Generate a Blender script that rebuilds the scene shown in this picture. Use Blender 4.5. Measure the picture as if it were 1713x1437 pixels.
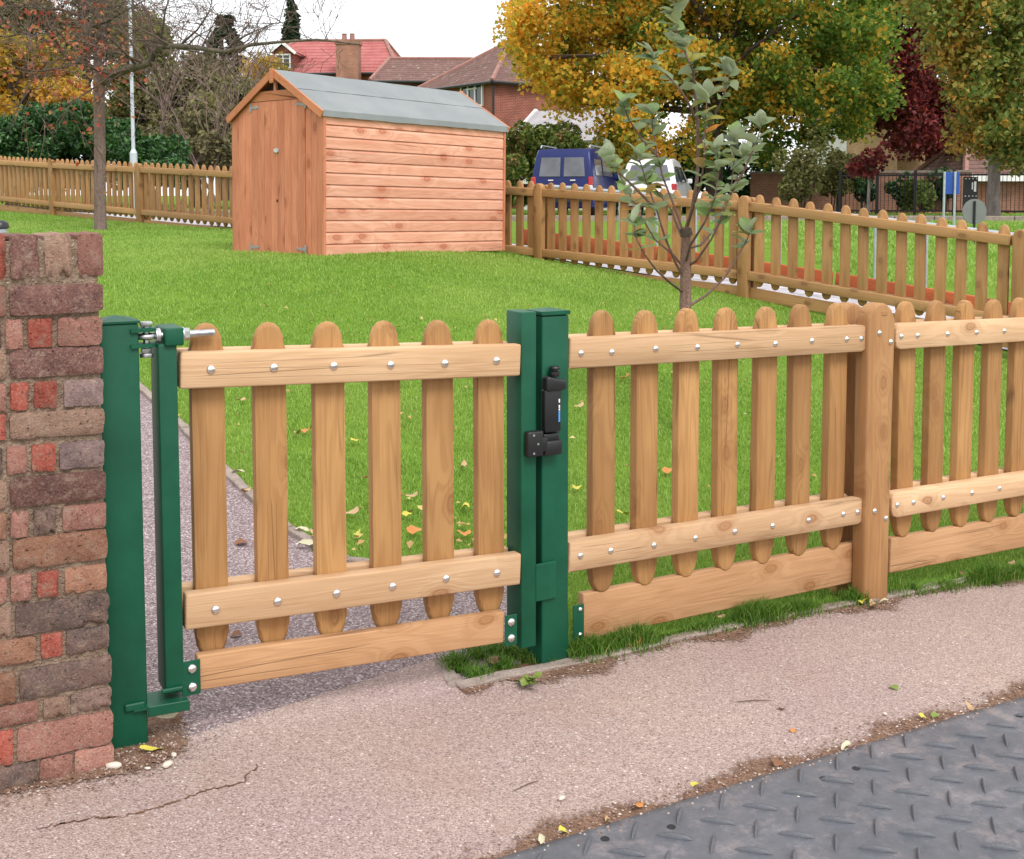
import bpy, bmesh, math, random
import numpy as np
from mathutils import Vector, Matrix, Euler

R = math.radians
random.seed(7)
rng = np.random.default_rng(11)
scn = bpy.context.scene
for o in list(bpy.data.objects):
    bpy.data.objects.remove(o)

# ------------------------------------------------------------------ camera
FPX, CX, CY, TILT, CAMZ = 1960.0, 880.0, 472.0, math.atan(142 / 1960.0), 1.56
cd = bpy.data.cameras.new('camera')
cam = bpy.data.objects.new('camera', cd)
scn.collection.objects.link(cam)
cam.location = (0, 0, CAMZ)
cam.rotation_euler = (math.pi / 2 - TILT, 0, 0)
cd.sensor_fit = 'HORIZONTAL'
cd.sensor_width = 36.0
cd.lens = 36.0 * FPX / 1713
cd.shift_x = (856.5 - CX) / 1713
cd.shift_y = (CY - 718.5) / 1713
cd.clip_start = 0.05
cd.clip_end = 2000
scn.camera = cam

# ------------------------------------------------------------------ sky
SUN_EL, SUN_AZ = 52.0, 150.0      # azimuth clockwise from +Y: behind the camera, to its right
w = bpy.data.worlds.new('World')
scn.world = w
w.use_nodes = True
nt = w.node_tree
nt.nodes.clear()
n_out = nt.nodes.new('ShaderNodeOutputWorld')
n_bg = nt.nodes.new('ShaderNodeBackground')
n_sky = nt.nodes.new('ShaderNodeTexSky')
n_sky.sky_type = 'NISHITA'
n_sky.sun_disc = False
n_sky.sun_elevation = R(SUN_EL)
n_sky.sun_rotation = R(SUN_AZ)
n_sky.dust_density = 3.0
n_tc = nt.nodes.new('ShaderNodeTexCoord')
n_ns = nt.nodes.new('ShaderNodeTexNoise')
n_ns.inputs['Scale'].default_value = 2.2
n_ns.inputs['Detail'].default_value = 5
n_cr = nt.nodes.new('ShaderNodeValToRGB')
n_cr.color_ramp.elements[0].position = 0.3
n_cr.color_ramp.elements[0].color = (8.2, 8.35, 8.7, 1)
n_cr.color_ramp.elements[1].position = 0.7
n_cr.color_ramp.elements[1].color = (9.6, 9.6, 9.6, 1)
n_mx = nt.nodes.new('ShaderNodeMixRGB')
n_mx.inputs[0].default_value = 0.93      # nearly complete cloud cover
nt.links.new(n_tc.outputs['Generated'], n_ns.inputs['Vector'])
nt.links.new(n_ns.outputs['Fac'], n_cr.inputs['Fac'])
nt.links.new(n_sky.outputs['Color'], n_mx.inputs[1])
nt.links.new(n_cr.outputs['Color'], n_mx.inputs[2])
nt.links.new(n_mx.outputs['Color'], n_bg.inputs['Color'])
n_bg.inputs['Strength'].default_value = 0.105
nt.links.new(n_bg.outputs['Background'], n_out.inputs['Surface'])

# ------------------------------------------------------------------ sun (veiled by cloud)
sd = bpy.data.lights.new('sun', 'SUN')
sd.energy = 1.5
sd.angle = R(22)
sd.color = (1.0, 0.965, 0.93)
sun = bpy.data.objects.new('sun', sd)
scn.collection.objects.link(sun)
_az = R(SUN_AZ)
_sv = Vector((math.sin(_az) * math.cos(R(SUN_EL)), math.cos(_az) * math.cos(R(SUN_EL)), math.sin(R(SUN_EL))))
sun.rotation_euler = (-_sv).to_track_quat('-Z', 'Y').to_euler()
sun.location = (5, -8, 14)

vs = scn.view_settings
vs.view_transform = 'Standard'
vs.look = 'None'
vs.exposure = 0.70
vs.gamma = 1.0
vs.use_curve_mapping = False

# ------------------------------------------------------------------ photograph pixel -> place
_c, _s = math.cos(TILT), math.sin(TILT)
def ray(px, py):
    xc, yc = (px - CX) / FPX, -(py - CY) / FPX
    return xc, _c + yc * _s, -_s + yc * _c
def P(px, py, Y):
    a, b, c = ray(px, py)
    k = Y / b
    return Vector((a * k, Y, CAMZ + c * k))
class Line:
    """a vertical plane standing on the line A + u*d; hit() gives (u, z) of a point of it"""
    def __init__(s, pxa, Ya, pxb, Yb, py=700):
        a, b = P(pxa, py, Ya), P(pxb, py, Yb)
        s.A = Vector((a.x, a.y)); s.L = (Vector((b.x, b.y)) - s.A).length
        s.d = (Vector((b.x, b.y)) - s.A) / s.L
        s.n = Vector((-s.d.y, s.d.x))         # away from the camera
        s.yaw = math.atan2(s.d.y, s.d.x)
    def hit(s, px, py):
        a, b, c = ray(px, py)
        r = a / b
        u = (r * s.A.y - s.A.x) / (s.d.x - r * s.d.y)
        Y = s.A.y + u * s.d.y
        return u, CAMZ + c / b * Y
    def pt(s, u, v=0.0, z=0.0):
        q = s.A + s.d * u + s.n * v
        return Vector((q.x, q.y, z))

# ------------------------------------------------------------------ the lie of the land
_ctl = [P(220, 1268, 3.15), P(0, 1318, 2.95), P(930, 1114, 3.88), P(1463, 1006, 4.68), P(1713, 962, 5.3),
        P(542, 426, 11.6), P(840, 420, 13.66), P(390, 421, 12.57),
        P(1243, 497, 11.87), P(900, 438, 13.69), P(388, 384, 17.7), P(230, 373, 19.5), P(85, 360, 21.5), P(20, 355, 22.5),
        P(1705, 606, 10.07), P(168, 385, 17.0), P(950, 364, 31), P(1600, 382, 24), P(520, 940, 4.9), P(380, 800, 5.75)]
_ctl = [tuple(p) for p in _ctl] + [(-4, 0, .11), (0, 0, .0), (4, 0, -.1), (-3.5, 3, .10), (4, 3, -.08), (6.5, 8.1, -.1), (-8, 8, .45), (-14, 14, 1.0),
        (-20, 34, 1.35), (14, 14, .35), (24, 24, .8), (-6, 29, 1.05), (-4.5, 5.5, .22)]
_cp = np.array(_ctl)
def _tk(r2):
    return 0.5 * r2 * np.log(r2 + 1e-9)
def _fit():
    n = len(_cp)
    d2 = ((_cp[:, None, :2] - _cp[None, :, :2]) ** 2).sum(-1)
    K = _tk(d2) + np.eye(n) * 0.6
    Q = np.hstack([np.ones((n, 1)), _cp[:, :2]])
    M = np.zeros((n + 3, n + 3)); M[:n, :n] = K; M[:n, n:] = Q; M[n:, :n] = Q.T
    return np.linalg.solve(M, np.concatenate([_cp[:, 2], np.zeros(3)]))
_wt = _fit()
def sstep(a, b, x):
    t = np.clip((x - a) / (b - a), 0, 1)
    return t * t * (3 - 2 * t)
def ground_z(X, Y):
    X = np.asarray(X, float); Y = np.asarray(Y, float)
    sh = X.shape
    x, y = X.ravel(), Y.ravel()
    xc, yc = np.clip(x, -24, 26), np.clip(y, -3, 36)
    d2 = (xc[:, None] - _cp[None, :, 0]) ** 2 + (yc[:, None] - _cp[None, :, 1]) ** 2
    z = _tk(d2) @ _wt[:-3] + _wt[-3] + _wt[-2] * xc + _wt[-1] * yc
    far = 1.0 + 0.018 * np.clip(-x, 0, 40)
    k = sstep(24, 34, y)
    return (z * (1 - k) + far * k).reshape(sh)
def gz(x, y):
    return float(ground_z(np.array([x]), np.array([y]))[0])
def on_ground(px, py):
    """where the sight line of a pixel meets the ground"""
    a, b, c = ray(px, py)
    lo, hi = 1.2, 60.0
    Ys = np.linspace(lo, hi, 3000)
    g = ground_z(Ys * a / b, Ys) - (CAMZ + c / b * Ys)
    i = int(np.argmax(g >= 0))
    if g[i] < 0: i = len(Ys) - 1
    Y = Ys[i]
    return Vector((Y * a / b, Y, gz(Y * a / b, Y)))

# ------------------------------------------------------------------ object helpers
COL = scn.collection
def tag(o, label=None, cat=None, group=None, kind=None):
    if label: o['label'] = label
    if cat: o['category'] = cat
    if group: o['group'] = group
    if kind: o['kind'] = kind
    return o
def empty(name, loc=(0, 0, 0), yaw=0.0):
    o = bpy.data.objects.new(name, None)
    o.empty_display_size = 0.1
    COL.objects.link(o)
    o.location = loc
    o.rotation_euler = (0, 0, yaw)
    return o
def put(name, mesh, mat=None, parent=None, loc=(0, 0, 0), rot=(0, 0, 0), scl=(1, 1, 1)):
    o = bpy.data.objects.new(name, mesh)
    COL.objects.link(o)
    if mat is not None and len(mesh.materials) == 0:
        mesh.materials.append(mat)
    if parent is not None: o.parent = parent
    o.location = loc; o.rotation_euler = rot; o.scale = scl
    return o
def copy_of(src, parent=None, loc=None, rot=None, scl=None):
    o = src.copy()
    COL.objects.link(o)
    if parent is not None: o.parent = parent
    if loc is not None: o.location = loc
    if rot is not None: o.rotation_euler = rot
    if scl is not None: o.scale = scl
    return o
def copy_tree(src, parent=None):
    o = copy_of(src, parent)
    for c in list(src.children):
        copy_tree(c, o)
    return o
def np_mesh(name, V, F, smooth=False):
    """V (n,3) array, F (m,k) array of equal-sided faces"""
    me = bpy.data.meshes.new(name)
    V = np.asarray(V, np.float32); F = np.asarray(F, np.int32)
    k = F.shape[1]
    me.vertices.add(len(V)); me.vertices.foreach_set('co', V.ravel())
    me.loops.add(F.size); me.loops.foreach_set('vertex_index', F.ravel())
    me.polygons.add(len(F)); me.polygons.foreach_set('loop_start', np.arange(0, F.size, k, dtype=np.int32))
    try:
        me.polygons.foreach_set('loop_total', np.full(len(F), k, np.int32))
    except Exception:
        pass
    if smooth:
        me.polygons.foreach_set('use_smooth', np.ones(len(F), bool))
    me.update(calc_edges=True)
    me.validate()
    return me
class MB:
    """collects shapes into one bmesh"""
    def __init__(s): s.bm = bmesh.new()
    def box(s, c, size, rot=None, bev=0.0, seg=1):
        b = bmesh.new()
        bmesh.ops.create_cube(b, size=1.0)
        for v in b.verts: v.co = Vector((v.co.x * size[0], v.co.y * size[1], v.co.z * size[2]))
        if bev > 0:
            bmesh.ops.bevel(b, geom=list(b.edges), offset=min(bev, min(size) * 0.49), segments=seg, affect='EDGES', profile=0.5)
        s._add(b, c, rot); return s
    def cyl(s, p0, p1, r0, r1=None, n=12, cap=True, bev=0.0):
        r1 = r0 if r1 is None else r1
        p0, p1 = Vector(p0), Vector(p1)
        b = bmesh.new()
        L = (p1 - p0).length
        bmesh.ops.create_cone(b, cap_ends=cap, segments=n, radius1=max(r0, 1e-4), radius2=max(r1, 1e-4), depth=L)
        if bev > 0:
            ee = [e for e in b.edges if abs(e.verts[0].co.z - e.verts[1].co.z) < 1e-6]
            bmesh.ops.bevel(b, geom=ee, offset=bev, segments=2, affect='EDGES', profile=0.5)
        q = (p1 - p0).to_track_quat('Z', 'Y')
        M = Matrix.Translation((p0 + p1) / 2) @ q.to_matrix().to_4x4()
        bmesh.ops.transform(b, matrix=M, verts=b.verts)
        s._merge(b); return s
    def lathe(s, prof, n=14, c=(0, 0, 0), rot=None):
        b = bmesh.new()
        rings = []
        for r, z in prof:
            if r < 1e-5: rings.append([b.verts.new((0, 0, z))])
            else: rings.append([b.verts.new((r * math.cos(2 * math.pi * i / n), r * math.sin(2 * math.pi * i / n), z)) for i in range(n)])
        for a, d in zip(rings, rings[1:]):
            for i in range(n):
                j = (i + 1) % n
                if len(a) == 1 and len(d) > 1: b.faces.new((a[0], d[i], d[j]))
                elif len(d) == 1 and len(a) > 1: b.faces.new((a[i], a[j], d[0]))
                elif len(a) > 1: b.faces.new((a[i], a[j], d[j], d[i]))
        bmesh.ops.recalc_face_normals(b, faces=b.faces)
        s._add(b, c, rot); return s
    def prism(s, pts, y0, y1, bev=0.0, seg=2):
        """outline in the xz plane, pushed along y"""
        b = bmesh.new()
        f = [b.verts.new((x, y0, z)) for x, z in pts]
        k = [b.verts.new((x, y1, z)) for x, z in pts]
        fa = b.faces.new(f); fb = b.faces.new(list(reversed(k)))
        n = len(pts)
        for i in range(n):
            j = (i + 1) % n
            b.faces.new((f[j], f[i], k[i], k[j]))
        if bev > 0:
            ee = list(set(fa.edges) | set(fb.edges))
            bmesh.ops.bevel(b, geom=ee, offset=bev, segments=seg, affect='EDGES', profile=0.5)
        bmesh.ops.recalc_face_normals(b, faces=b.faces)
        s._merge(b); return s
    def poly(s, pts):
        s.bm.faces.new([s.bm.verts.new(p) for p in pts]); return s
    def slab(s, pts, thick):
        """flat polygon with thickness against its normal"""
        b = bmesh.new()
        vs_ = [Vector(p) for p in pts]
        n = (vs_[1] - vs_[0]).cross(vs_[2] - vs_[0]).normalized() * thick
        a = [b.verts.new(p) for p in vs_]; k = [b.verts.new(p - n) for p in vs_]
        b.faces.new(a); b.faces.new(list(reversed(k)))
        for i in range(len(a)):
            j = (i + 1) % len(a)
            b.faces.new((a[j], a[i], k[i], k[j]))
        bmesh.ops.recalc_face_normals(b, faces=b.faces)
        s._merge(b); return s
    def tube(s, pts, radii, n=7):
        pts = [Vector(p) for p in pts]
        b = bmesh.new(); rings = []
        up = Vector((0.31, 0.2, 0.93)).normalized()
        for i, p in enumerate(pts):
            t = (pts[min(i + 1, len(pts) - 1)] - pts[max(i - 1, 0)]).normalized()
            sx = t.cross(up)
            if sx.length < 0.05: sx = t.cross(Vector((1, 0, 0)))
            sx.normalize(); sy = t.cross(sx).normalized()
            rr = radii[i] if hasattr(radii, '__len__') else radii
            rings.append([b.verts.new(p + (sx * math.cos(2 * math.pi * k / n) + sy * math.sin(2 * math.pi * k / n)) * rr) for k in range(n)])
        for a, d in zip(rings, rings[1:]):
            for i in range(n):
                j = (i + 1) % n
                b.faces.new((a[i], a[j], d[j], d[i]))
        if n >= 3:
            b.faces.new(list(reversed(rings[0]))); b.faces.new(rings[-1])
        bmesh.ops.recalc_face_normals(b, faces=b.faces)
        s._merge(b); return s
    def _add(s, b, c, rot):
        M = Matrix.Translation(Vector(c))
        if rot is not None: M = M @ Euler(rot).to_matrix().to_4x4()
        bmesh.ops.transform(b, matrix=M, verts=b.verts)
        s._merge(b)
    def _merge(s, b):
        me = bpy.data.meshes.new('tmp')
        b.to_mesh(me); b.free()
        s.bm.from_mesh(me)
        bpy.data.meshes.remove(me)
    def mesh(s, name, smooth=None):
        me = bpy.data.meshes.new(name)
        s.bm.to_mesh(me); s.bm.free()
        if smooth is not None:
            for p in me.polygons: p.use_smooth = True
            try: me.set_sharp_from_angle(angle=R(smooth))
            except Exception: pass
        return me
    def obj(s, name, mat, parent=None, loc=(0, 0, 0), rot=(0, 0, 0), smooth=None):
        return put(name, s.mesh(name, smooth), mat, parent, loc, rot)
# ------------------------------------------------------------------ materials
class N:
    def __init__(s, name):
        s.m = bpy.data.materials.new(name); s.m.use_nodes = True
        s.t = s.m.node_tree; s.t.nodes.clear()
        s.out = s.t.nodes.new('ShaderNodeOutputMaterial')
        s.b = s.t.nodes.new('ShaderNodeBsdfPrincipled')
        s.t.links.new(s.b.outputs[0], s.out.inputs['Surface'])
    def n(s, typ, **kw):
        nd = s.t.nodes.new('ShaderNode' + typ)
        for k, v in kw.items():
            if k in nd.inputs.keys() if hasattr(nd.inputs, 'keys') else False: nd.inputs[k].default_value = v
            else: setattr(nd, k, v)
        return nd
    def l(s, a, b): s.t.links.new(a, b)
    def setb(s, **kw):
        for k, v in kw.items():
            s.b.inputs[k.replace('_', ' ')].default_value = v
        return s
    def coord(s, kind='Object', scale=(1, 1, 1), shift=False):
        tc = s.n('TexCoord'); mp = s.n('Mapping')
        mp.inputs['Scale'].default_value = scale
        src = tc.outputs[kind]
        if shift:
            oi = s.n('ObjectInfo'); ml = s.n('VectorMath', operation='MULTIPLY')
            cmb = s.n('CombineXYZ')
            for i, k in enumerate((17.3, 29.1, 41.7)):
                mm = s.n('Math', operation='MULTIPLY'); mm.inputs[1].default_value = k
                s.l(oi.outputs['Random'], mm.inputs[0]); s.l(mm.outputs[0], cmb.inputs[i])
            ad = s.n('VectorMath', operation='ADD')
            s.l(src, ad.inputs[0]); s.l(cmb.outputs[0], ad.inputs[1])
            src = ad.outputs[0]
        s.l(src, mp.inputs['Vector'])
        return mp.outputs['Vector']
    def noise(s, vec, scale=5.0, detail=3.0, rough=0.55, dist=0.0):
        x = s.n('TexNoise')
        x.inputs['Scale'].default_value = scale; x.inputs['Detail'].default_value = detail
        x.inputs['Roughness'].default_value = rough; x.inputs['Distortion'].default_value = dist
        if vec is not None: s.l(vec, x.inputs['Vector'])
        return x.outputs['Fac']
    def voro(s, vec, scale, feature='F1'):
        x = s.n('TexVoronoi'); x.feature = feature; x.inputs['Scale'].default_value = scale
        if vec is not None: s.l(vec, x.inputs['Vector'])
        return x
    def ramp(s, fac, stops, interp='LINEAR'):
        r = s.n('ValToRGB'); e = r.color_ramp.elements; r.color_ramp.interpolation = interp
        while len(e) < len(stops): e.new(0.5)
        for i, (p, c) in enumerate(stops):
            e[i].position = p; e[i].color = (c[0], c[1], c[2], 1) if hasattr(c, '__len__') else (c, c, c, 1)
        s.l(fac, r.inputs['Fac'])
        return r.outputs['Color']
    def mix(s, fac, a, b, mode='MIX'):
        m = s.n('MixRGB', blend_type=mode)
        for i, v in ((0, fac), (1, a), (2, b)):
            if hasattr(v, 'is_linked') or hasattr(v, 'links'): s.l(v, m.inputs[i])
            elif hasattr(v, '__len__'): m.inputs[i].default_value = (v[0], v[1], v[2], 1)
            else: m.inputs[i].default_value = v
        return m.outputs[0]
    def math(s, op, a, b=None):
        m = s.n('Math', operation=op)
        for i, v in ((0, a), (1, b)):
            if v is None: continue
            if hasattr(v, 'links'): s.l(v, m.inputs[i])
            else: m.inputs[i].default_value = v
        return m.outputs[0]
    def color(s, c): s.l(c, s.b.inputs['Base Color'])
    def bump(s, h, strength=0.3, dist=0.01):
        b = s.n('Bump'); b.inputs['Strength'].default_value = strength; b.inputs['Distance'].default_value = dist
        s.l(h, b.inputs['Height']); s.l(b.outputs[0], s.b.inputs['Normal'])
MAT = {}
def plain(name, col, rough=0.6, metal=0.0, var=0.12, scale=8.0, bump=0.0, spec=0.5, coat=0.0):
    if name in MAT: return MAT[name]
    k = N(name)
    v = k.coord('Object', shift=True)
    f = k.noise(v, scale, 5, 0.6)
    lo = tuple(max(c * (1 - var), 0) for c in col); hi = tuple(min(c * (1 + var), 1) for c in col)
    k.color(k.ramp(f, [(0.3, lo), (0.7, hi)]))
    k.setb(Roughness=rough, Metallic=metal, Specular_IOR_Level=spec, Coat_Weight=coat)
    if bump: k.bump(k.noise(v, scale * 6, 3), bump, 0.005)
    MAT[name] = k.m
    return k.m
def wood(name, axis, light, dark, knot=(0.16, 0.07, 0.03), knots=0.5, rough=0.62, fine=1.0, contrast=1.0, green=None, knot_scale=1.0, thick=1):
    """grain runs along the local axis 0/1/2; every board gets its own piece of the pattern"""
    if name in MAT: return MAT[name]
    k = N(name)
    def sc(al, ac, th=None):
        q = [ac, ac, ac]; q[axis] = al
        if th is not None: q[thick] = th
        return tuple(q)
    mid = tuple((a + b) / 2 for a, b in zip(light, dark))
    v1 = k.coord('Object', sc(0.75, 10 * fine, 4 * fine), True)       # growth-ring field
    v2 = k.coord('Object', sc(5.0, 220 * fine), True)                 # fibres
    v3 = k.coord('Object', sc(1.6, 5.0), True)                        # stain clouds
    ring = k.noise(v1, 1.0, 2.0, 0.45, 0.5)
    halo = None
    if knots > 0:
        kq = [8.0 * knot_scale] * 3; kq[axis] = 4.4 * knot_scale; kq[thick] = 1.0
        v4 = k.coord('Object', tuple(kq), True)
        warp = k.n('MixRGB'); warp.inputs[0].default_value = 0.07
        nz_ = k.n('TexNoise'); nz_.inputs['Scale'].default_value = 4.0; k.l(v4, nz_.inputs['Vector'])
        k.l(v4, warp.inputs[1]); k.l(nz_.outputs['Color'], warp.inputs[2])
        sw_ = k.n('SeparateXYZ'); k.l(warp.outputs[0], sw_.inputs[0]); cw_ = k.n('CombineXYZ')
        oth = [q for q in (0, 1, 2) if q not in (axis, thick)][0]
        k.l(sw_.outputs[axis], cw_.inputs[0]); k.l(sw_.outputs[oth], cw_.inputs[1])
        vo = k.voro(cw_.outputs[0], 1.0); vo.voronoi_dimensions = '2D'
        d = vo.outputs['Distance']
        sel = k.n('SeparateColor'); k.l(vo.outputs['Color'], sel.inputs[0])
        on = k.math('LESS_THAN', sel.outputs[0], knots)
        halo = k.math('MULTIPLY', k.ramp(d, [(0.0, 1.0), (0.14, 0.62), (0.30, 0.2), (0.5, 0)]), on)
        ring = k.math('ADD', ring, k.math('MULTIPLY', halo, 0.35))
    lines = k.math('ADD', k.math('MULTIPLY', k.math('SINE', k.math('MULTIPLY', ring, 62.0)), 0.5), 0.5)
    fibre = k.noise(v2, 1.0, 3, 0.65)
    cloud = k.noise(v3, 1.0, 3, 0.55)
    c = k.ramp(cloud, [(0.32, tuple(q * 0.4 + p * 0.6 for q, p in zip(dark, mid))), (0.5, mid), (0.68, tuple(q * 0.65 + p * 0.35 for q, p in zip(light, mid)))])
    c = k.mix(k.ramp(lines, [(0.45, 0.0), (0.95, 0.34 * contrast)]), c, dark)
    c = k.mix(k.ramp(fibre, [(0.5, 0.0), (0.75, 0.4 * contrast)]), c, light)
    c = k.mix(k.ramp(fibre, [(0.25, 0.42 * contrast), (0.45, 0.0)]), c, dark)
    oi = k.n('ObjectInfo')
    hv = k.n('HueSaturation')
    k.l(k.math('ADD', k.math('MULTIPLY', oi.outputs['Random'], 0.22), 0.89), hv.inputs['Value'])
    k.l(c, hv.inputs['Color']); c = hv.outputs[0]
    if knots > 0:
        core = k.ramp(d, [(0.0, 0.9), (0.06, 0.6), (0.10, 1.0), (0.135, 0.5), (0.18, 0.28), (0.33, 0)])
        c = k.mix(k.math('MULTIPLY', k.math('MULTIPLY', core, on), 0.85), c, knot)
    # drying checks: narrow dark cracks along the grain on some of the boards
    v5 = k.coord('Object', sc(0.42, 30 * fine, 3), True)
    ck = k.voro(v5, 1.0, 'DISTANCE_TO_EDGE')
    crack = k.ramp(ck.outputs['Distance'], [(0.0, 1), (0.022, 0)])
    gate_ = k.ramp(k.noise(v3, 1.3, 1), [(0.57, 0), (0.63, 1)])
    cr = k.math('MULTIPLY', crack, gate_)
    c = k.mix(k.math('MULTIPLY', cr, 0.6), c, tuple(q * 0.35 for q in dark))
    if green is not None:
        g = k.ramp(k.noise(v3, 2.3, 4), [(0.5, 0), (0.75, 0.5)])
        c = k.mix(g, c, green)
    k.color(c)
    k.setb(Roughness=rough, Specular_IOR_Level=0.28)
    k.bump(k.math('SUBTRACT', k.math('ADD', fibre, k.math('MULTIPLY', lines, 0.35)), k.math('MULTIPLY', cr, 1.5)), 0.35, 0.003)
    MAT[name] = k.m
    return k.m
def leaf_mat(name, stops, patch=None, trans=0.35, rough=0.55, patch_scale=0.35, patch_lo=0.42, patch_hi=0.6, spec=0.35, grad=0.0, mixr=0.16):
    """leaf colour varies leaf by leaf; `patch` is a second palette that takes over in parts of the crown"""
    if name in MAT: return MAT[name]
    k = N(name)
    g = k.n('NewGeometry')
    r = g.outputs['Random Per Island']
    c = k.ramp(r, stops)
    if patch:
        v = k.coord('Object')
        f = k.noise(v, patch_scale, 3, 0.6)
        rr = k.math('ADD', f, k.math('MULTIPLY', k.math('SUBTRACT', r, 0.5), mixr))
        if grad:
            sx_ = k.n('SeparateXYZ'); k.l(v, sx_.inputs[0]); rr = k.math('ADD', rr, k.math('MULTIPLY', sx_.outputs[0], grad))
        c2 = k.ramp(k.math('FRACT', k.math('MULTIPLY', r, 7.13)), patch)
        c = k.mix(k.ramp(rr, [(patch_lo, 0), (patch_hi, 1)]), c, c2)
    k.color(c)
    k.setb(Roughness=rough, Specular_IOR_Level=spec)
    tr = k.n('BsdfTranslucent'); k.l(c, tr.inputs['Color'])
    ms = k.n('MixShader'); ms.inputs[0].default_value = trans
    k.l(k.b.outputs[0], ms.inputs[1]); k.l(tr.outputs[0], ms.inputs[2])
    k.l(ms.outputs[0], k.out.inputs['Surface'])
    MAT[name] = k.m
    return k.m

RAIL = wood('rail_wood_x', 0, (0.69, 0.47, 0.285), (0.45, 0.258, 0.128), knots=0.3, knot=(0.30, 0.13, 0.05))
PALE = wood('pale_wood_z', 2, (0.51, 0.285, 0.112), (0.265, 0.122, 0.042), knots=0.36, knot=(0.26, 0.12, 0.045))
POSTW = wood('post_wood_z', 2, (0.50, 0.275, 0.12), (0.27, 0.125, 0.047), knots=0.36, knot=(0.26, 0.12, 0.045))
KICK = wood('kickboard_wood_x', 0, (0.58, 0.34, 0.18), (0.35, 0.178, 0.078), knots=0.5, knot=(0.28, 0.12, 0.04))
PALEF = wood('weathered_pale_wood', 2, (0.46, 0.25, 0.10), (0.28, 0.135, 0.05), knots=0.35, green=(0.29, 0.20, 0.075))
RAILF = wood('weathered_rail_wood', 0, (0.53, 0.30, 0.13), (0.33, 0.168, 0.065), knots=0.35, green=(0.33, 0.225, 0.09))
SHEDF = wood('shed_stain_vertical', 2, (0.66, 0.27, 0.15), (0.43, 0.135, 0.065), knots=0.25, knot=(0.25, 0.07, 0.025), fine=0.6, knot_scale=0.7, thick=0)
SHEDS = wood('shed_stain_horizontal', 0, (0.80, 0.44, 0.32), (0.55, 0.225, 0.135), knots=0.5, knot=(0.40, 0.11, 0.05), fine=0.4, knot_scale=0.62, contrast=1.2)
SHEDT = wood('shed_trim', 1, (0.64, 0.26, 0.125), (0.44, 0.145, 0.06), knots=0.1, fine=0.6)
REDB = wood('red_stained_board', 0, (0.50, 0.13, 0.045), (0.30, 0.06, 0.02), knots=0.3, fine=0.6)

def m_green():
    k = N('green_paint'); v = k.coord('Object', shift=True)
    f = k.noise(v, 9, 4); sp = k.noise(v, 160, 2)
    c = k.ramp(f, [(0.28, (0.004, 0.064, 0.032)), (0.72, (0.007, 0.092, 0.047))])
    k.color(c); k.setb(Roughness=0.45, Specular_IOR_Level=0.3)
    k.bump(sp, 0.06, 0.002); return k.m
GREEN = m_green()
ZINC = plain('zinc_plated_steel', (0.55, 0.55, 0.56), 0.38, 1.0, 0.2, 60)
CHROME = plain('polished_bolt_steel', (0.78, 0.77, 0.76), 0.16, 1.0, 0.08, 40)
BLACKP = plain('black_plastic', (0.012, 0.012, 0.014), 0.38, 0, 0.2, 20, 0.05)
BLACKM = plain('black_metal', (0.01, 0.01, 0.012), 0.45, 0.0, 0.2, 10)
GREYM = plain('galvanised_grey', (0.42, 0.46, 0.50), 0.45, 0.4, 0.15, 10)
LAMPG = plain('grey_lamp_paint', (0.50, 0.54, 0.60), 0.45, 0.1, 0.1, 6)
WHITEP = plain('white_gloss_paint', (0.78, 0.78, 0.77), 0.35, 0, 0.05, 5)
RENDERW = plain('white_render', (0.74, 0.73, 0.71), 0.8, 0, 0.1, 2, 0.2)
GLASS = plain('dark_window_glass', (0.035, 0.045, 0.055), 0.06, 0, 0.4, 1.5, spec=0.8)
SIGNB = plain('blue_sign_paint', (0.015, 0.075, 0.36), 0.4, 0, 0.08, 5)
GREYD = plain('grey_disc_paint', (0.17, 0.18, 0.175), 0.55, 0, 0.06, 4)
GUTTER = plain('dark_gutter', (0.018, 0.018, 0.02), 0.4)
MARKW = plain('white_print', (0.75, 0.78, 0.82), 0.5)
MARKB = plain('blue_print', (0.08, 0.28, 0.62), 0.5)

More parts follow.
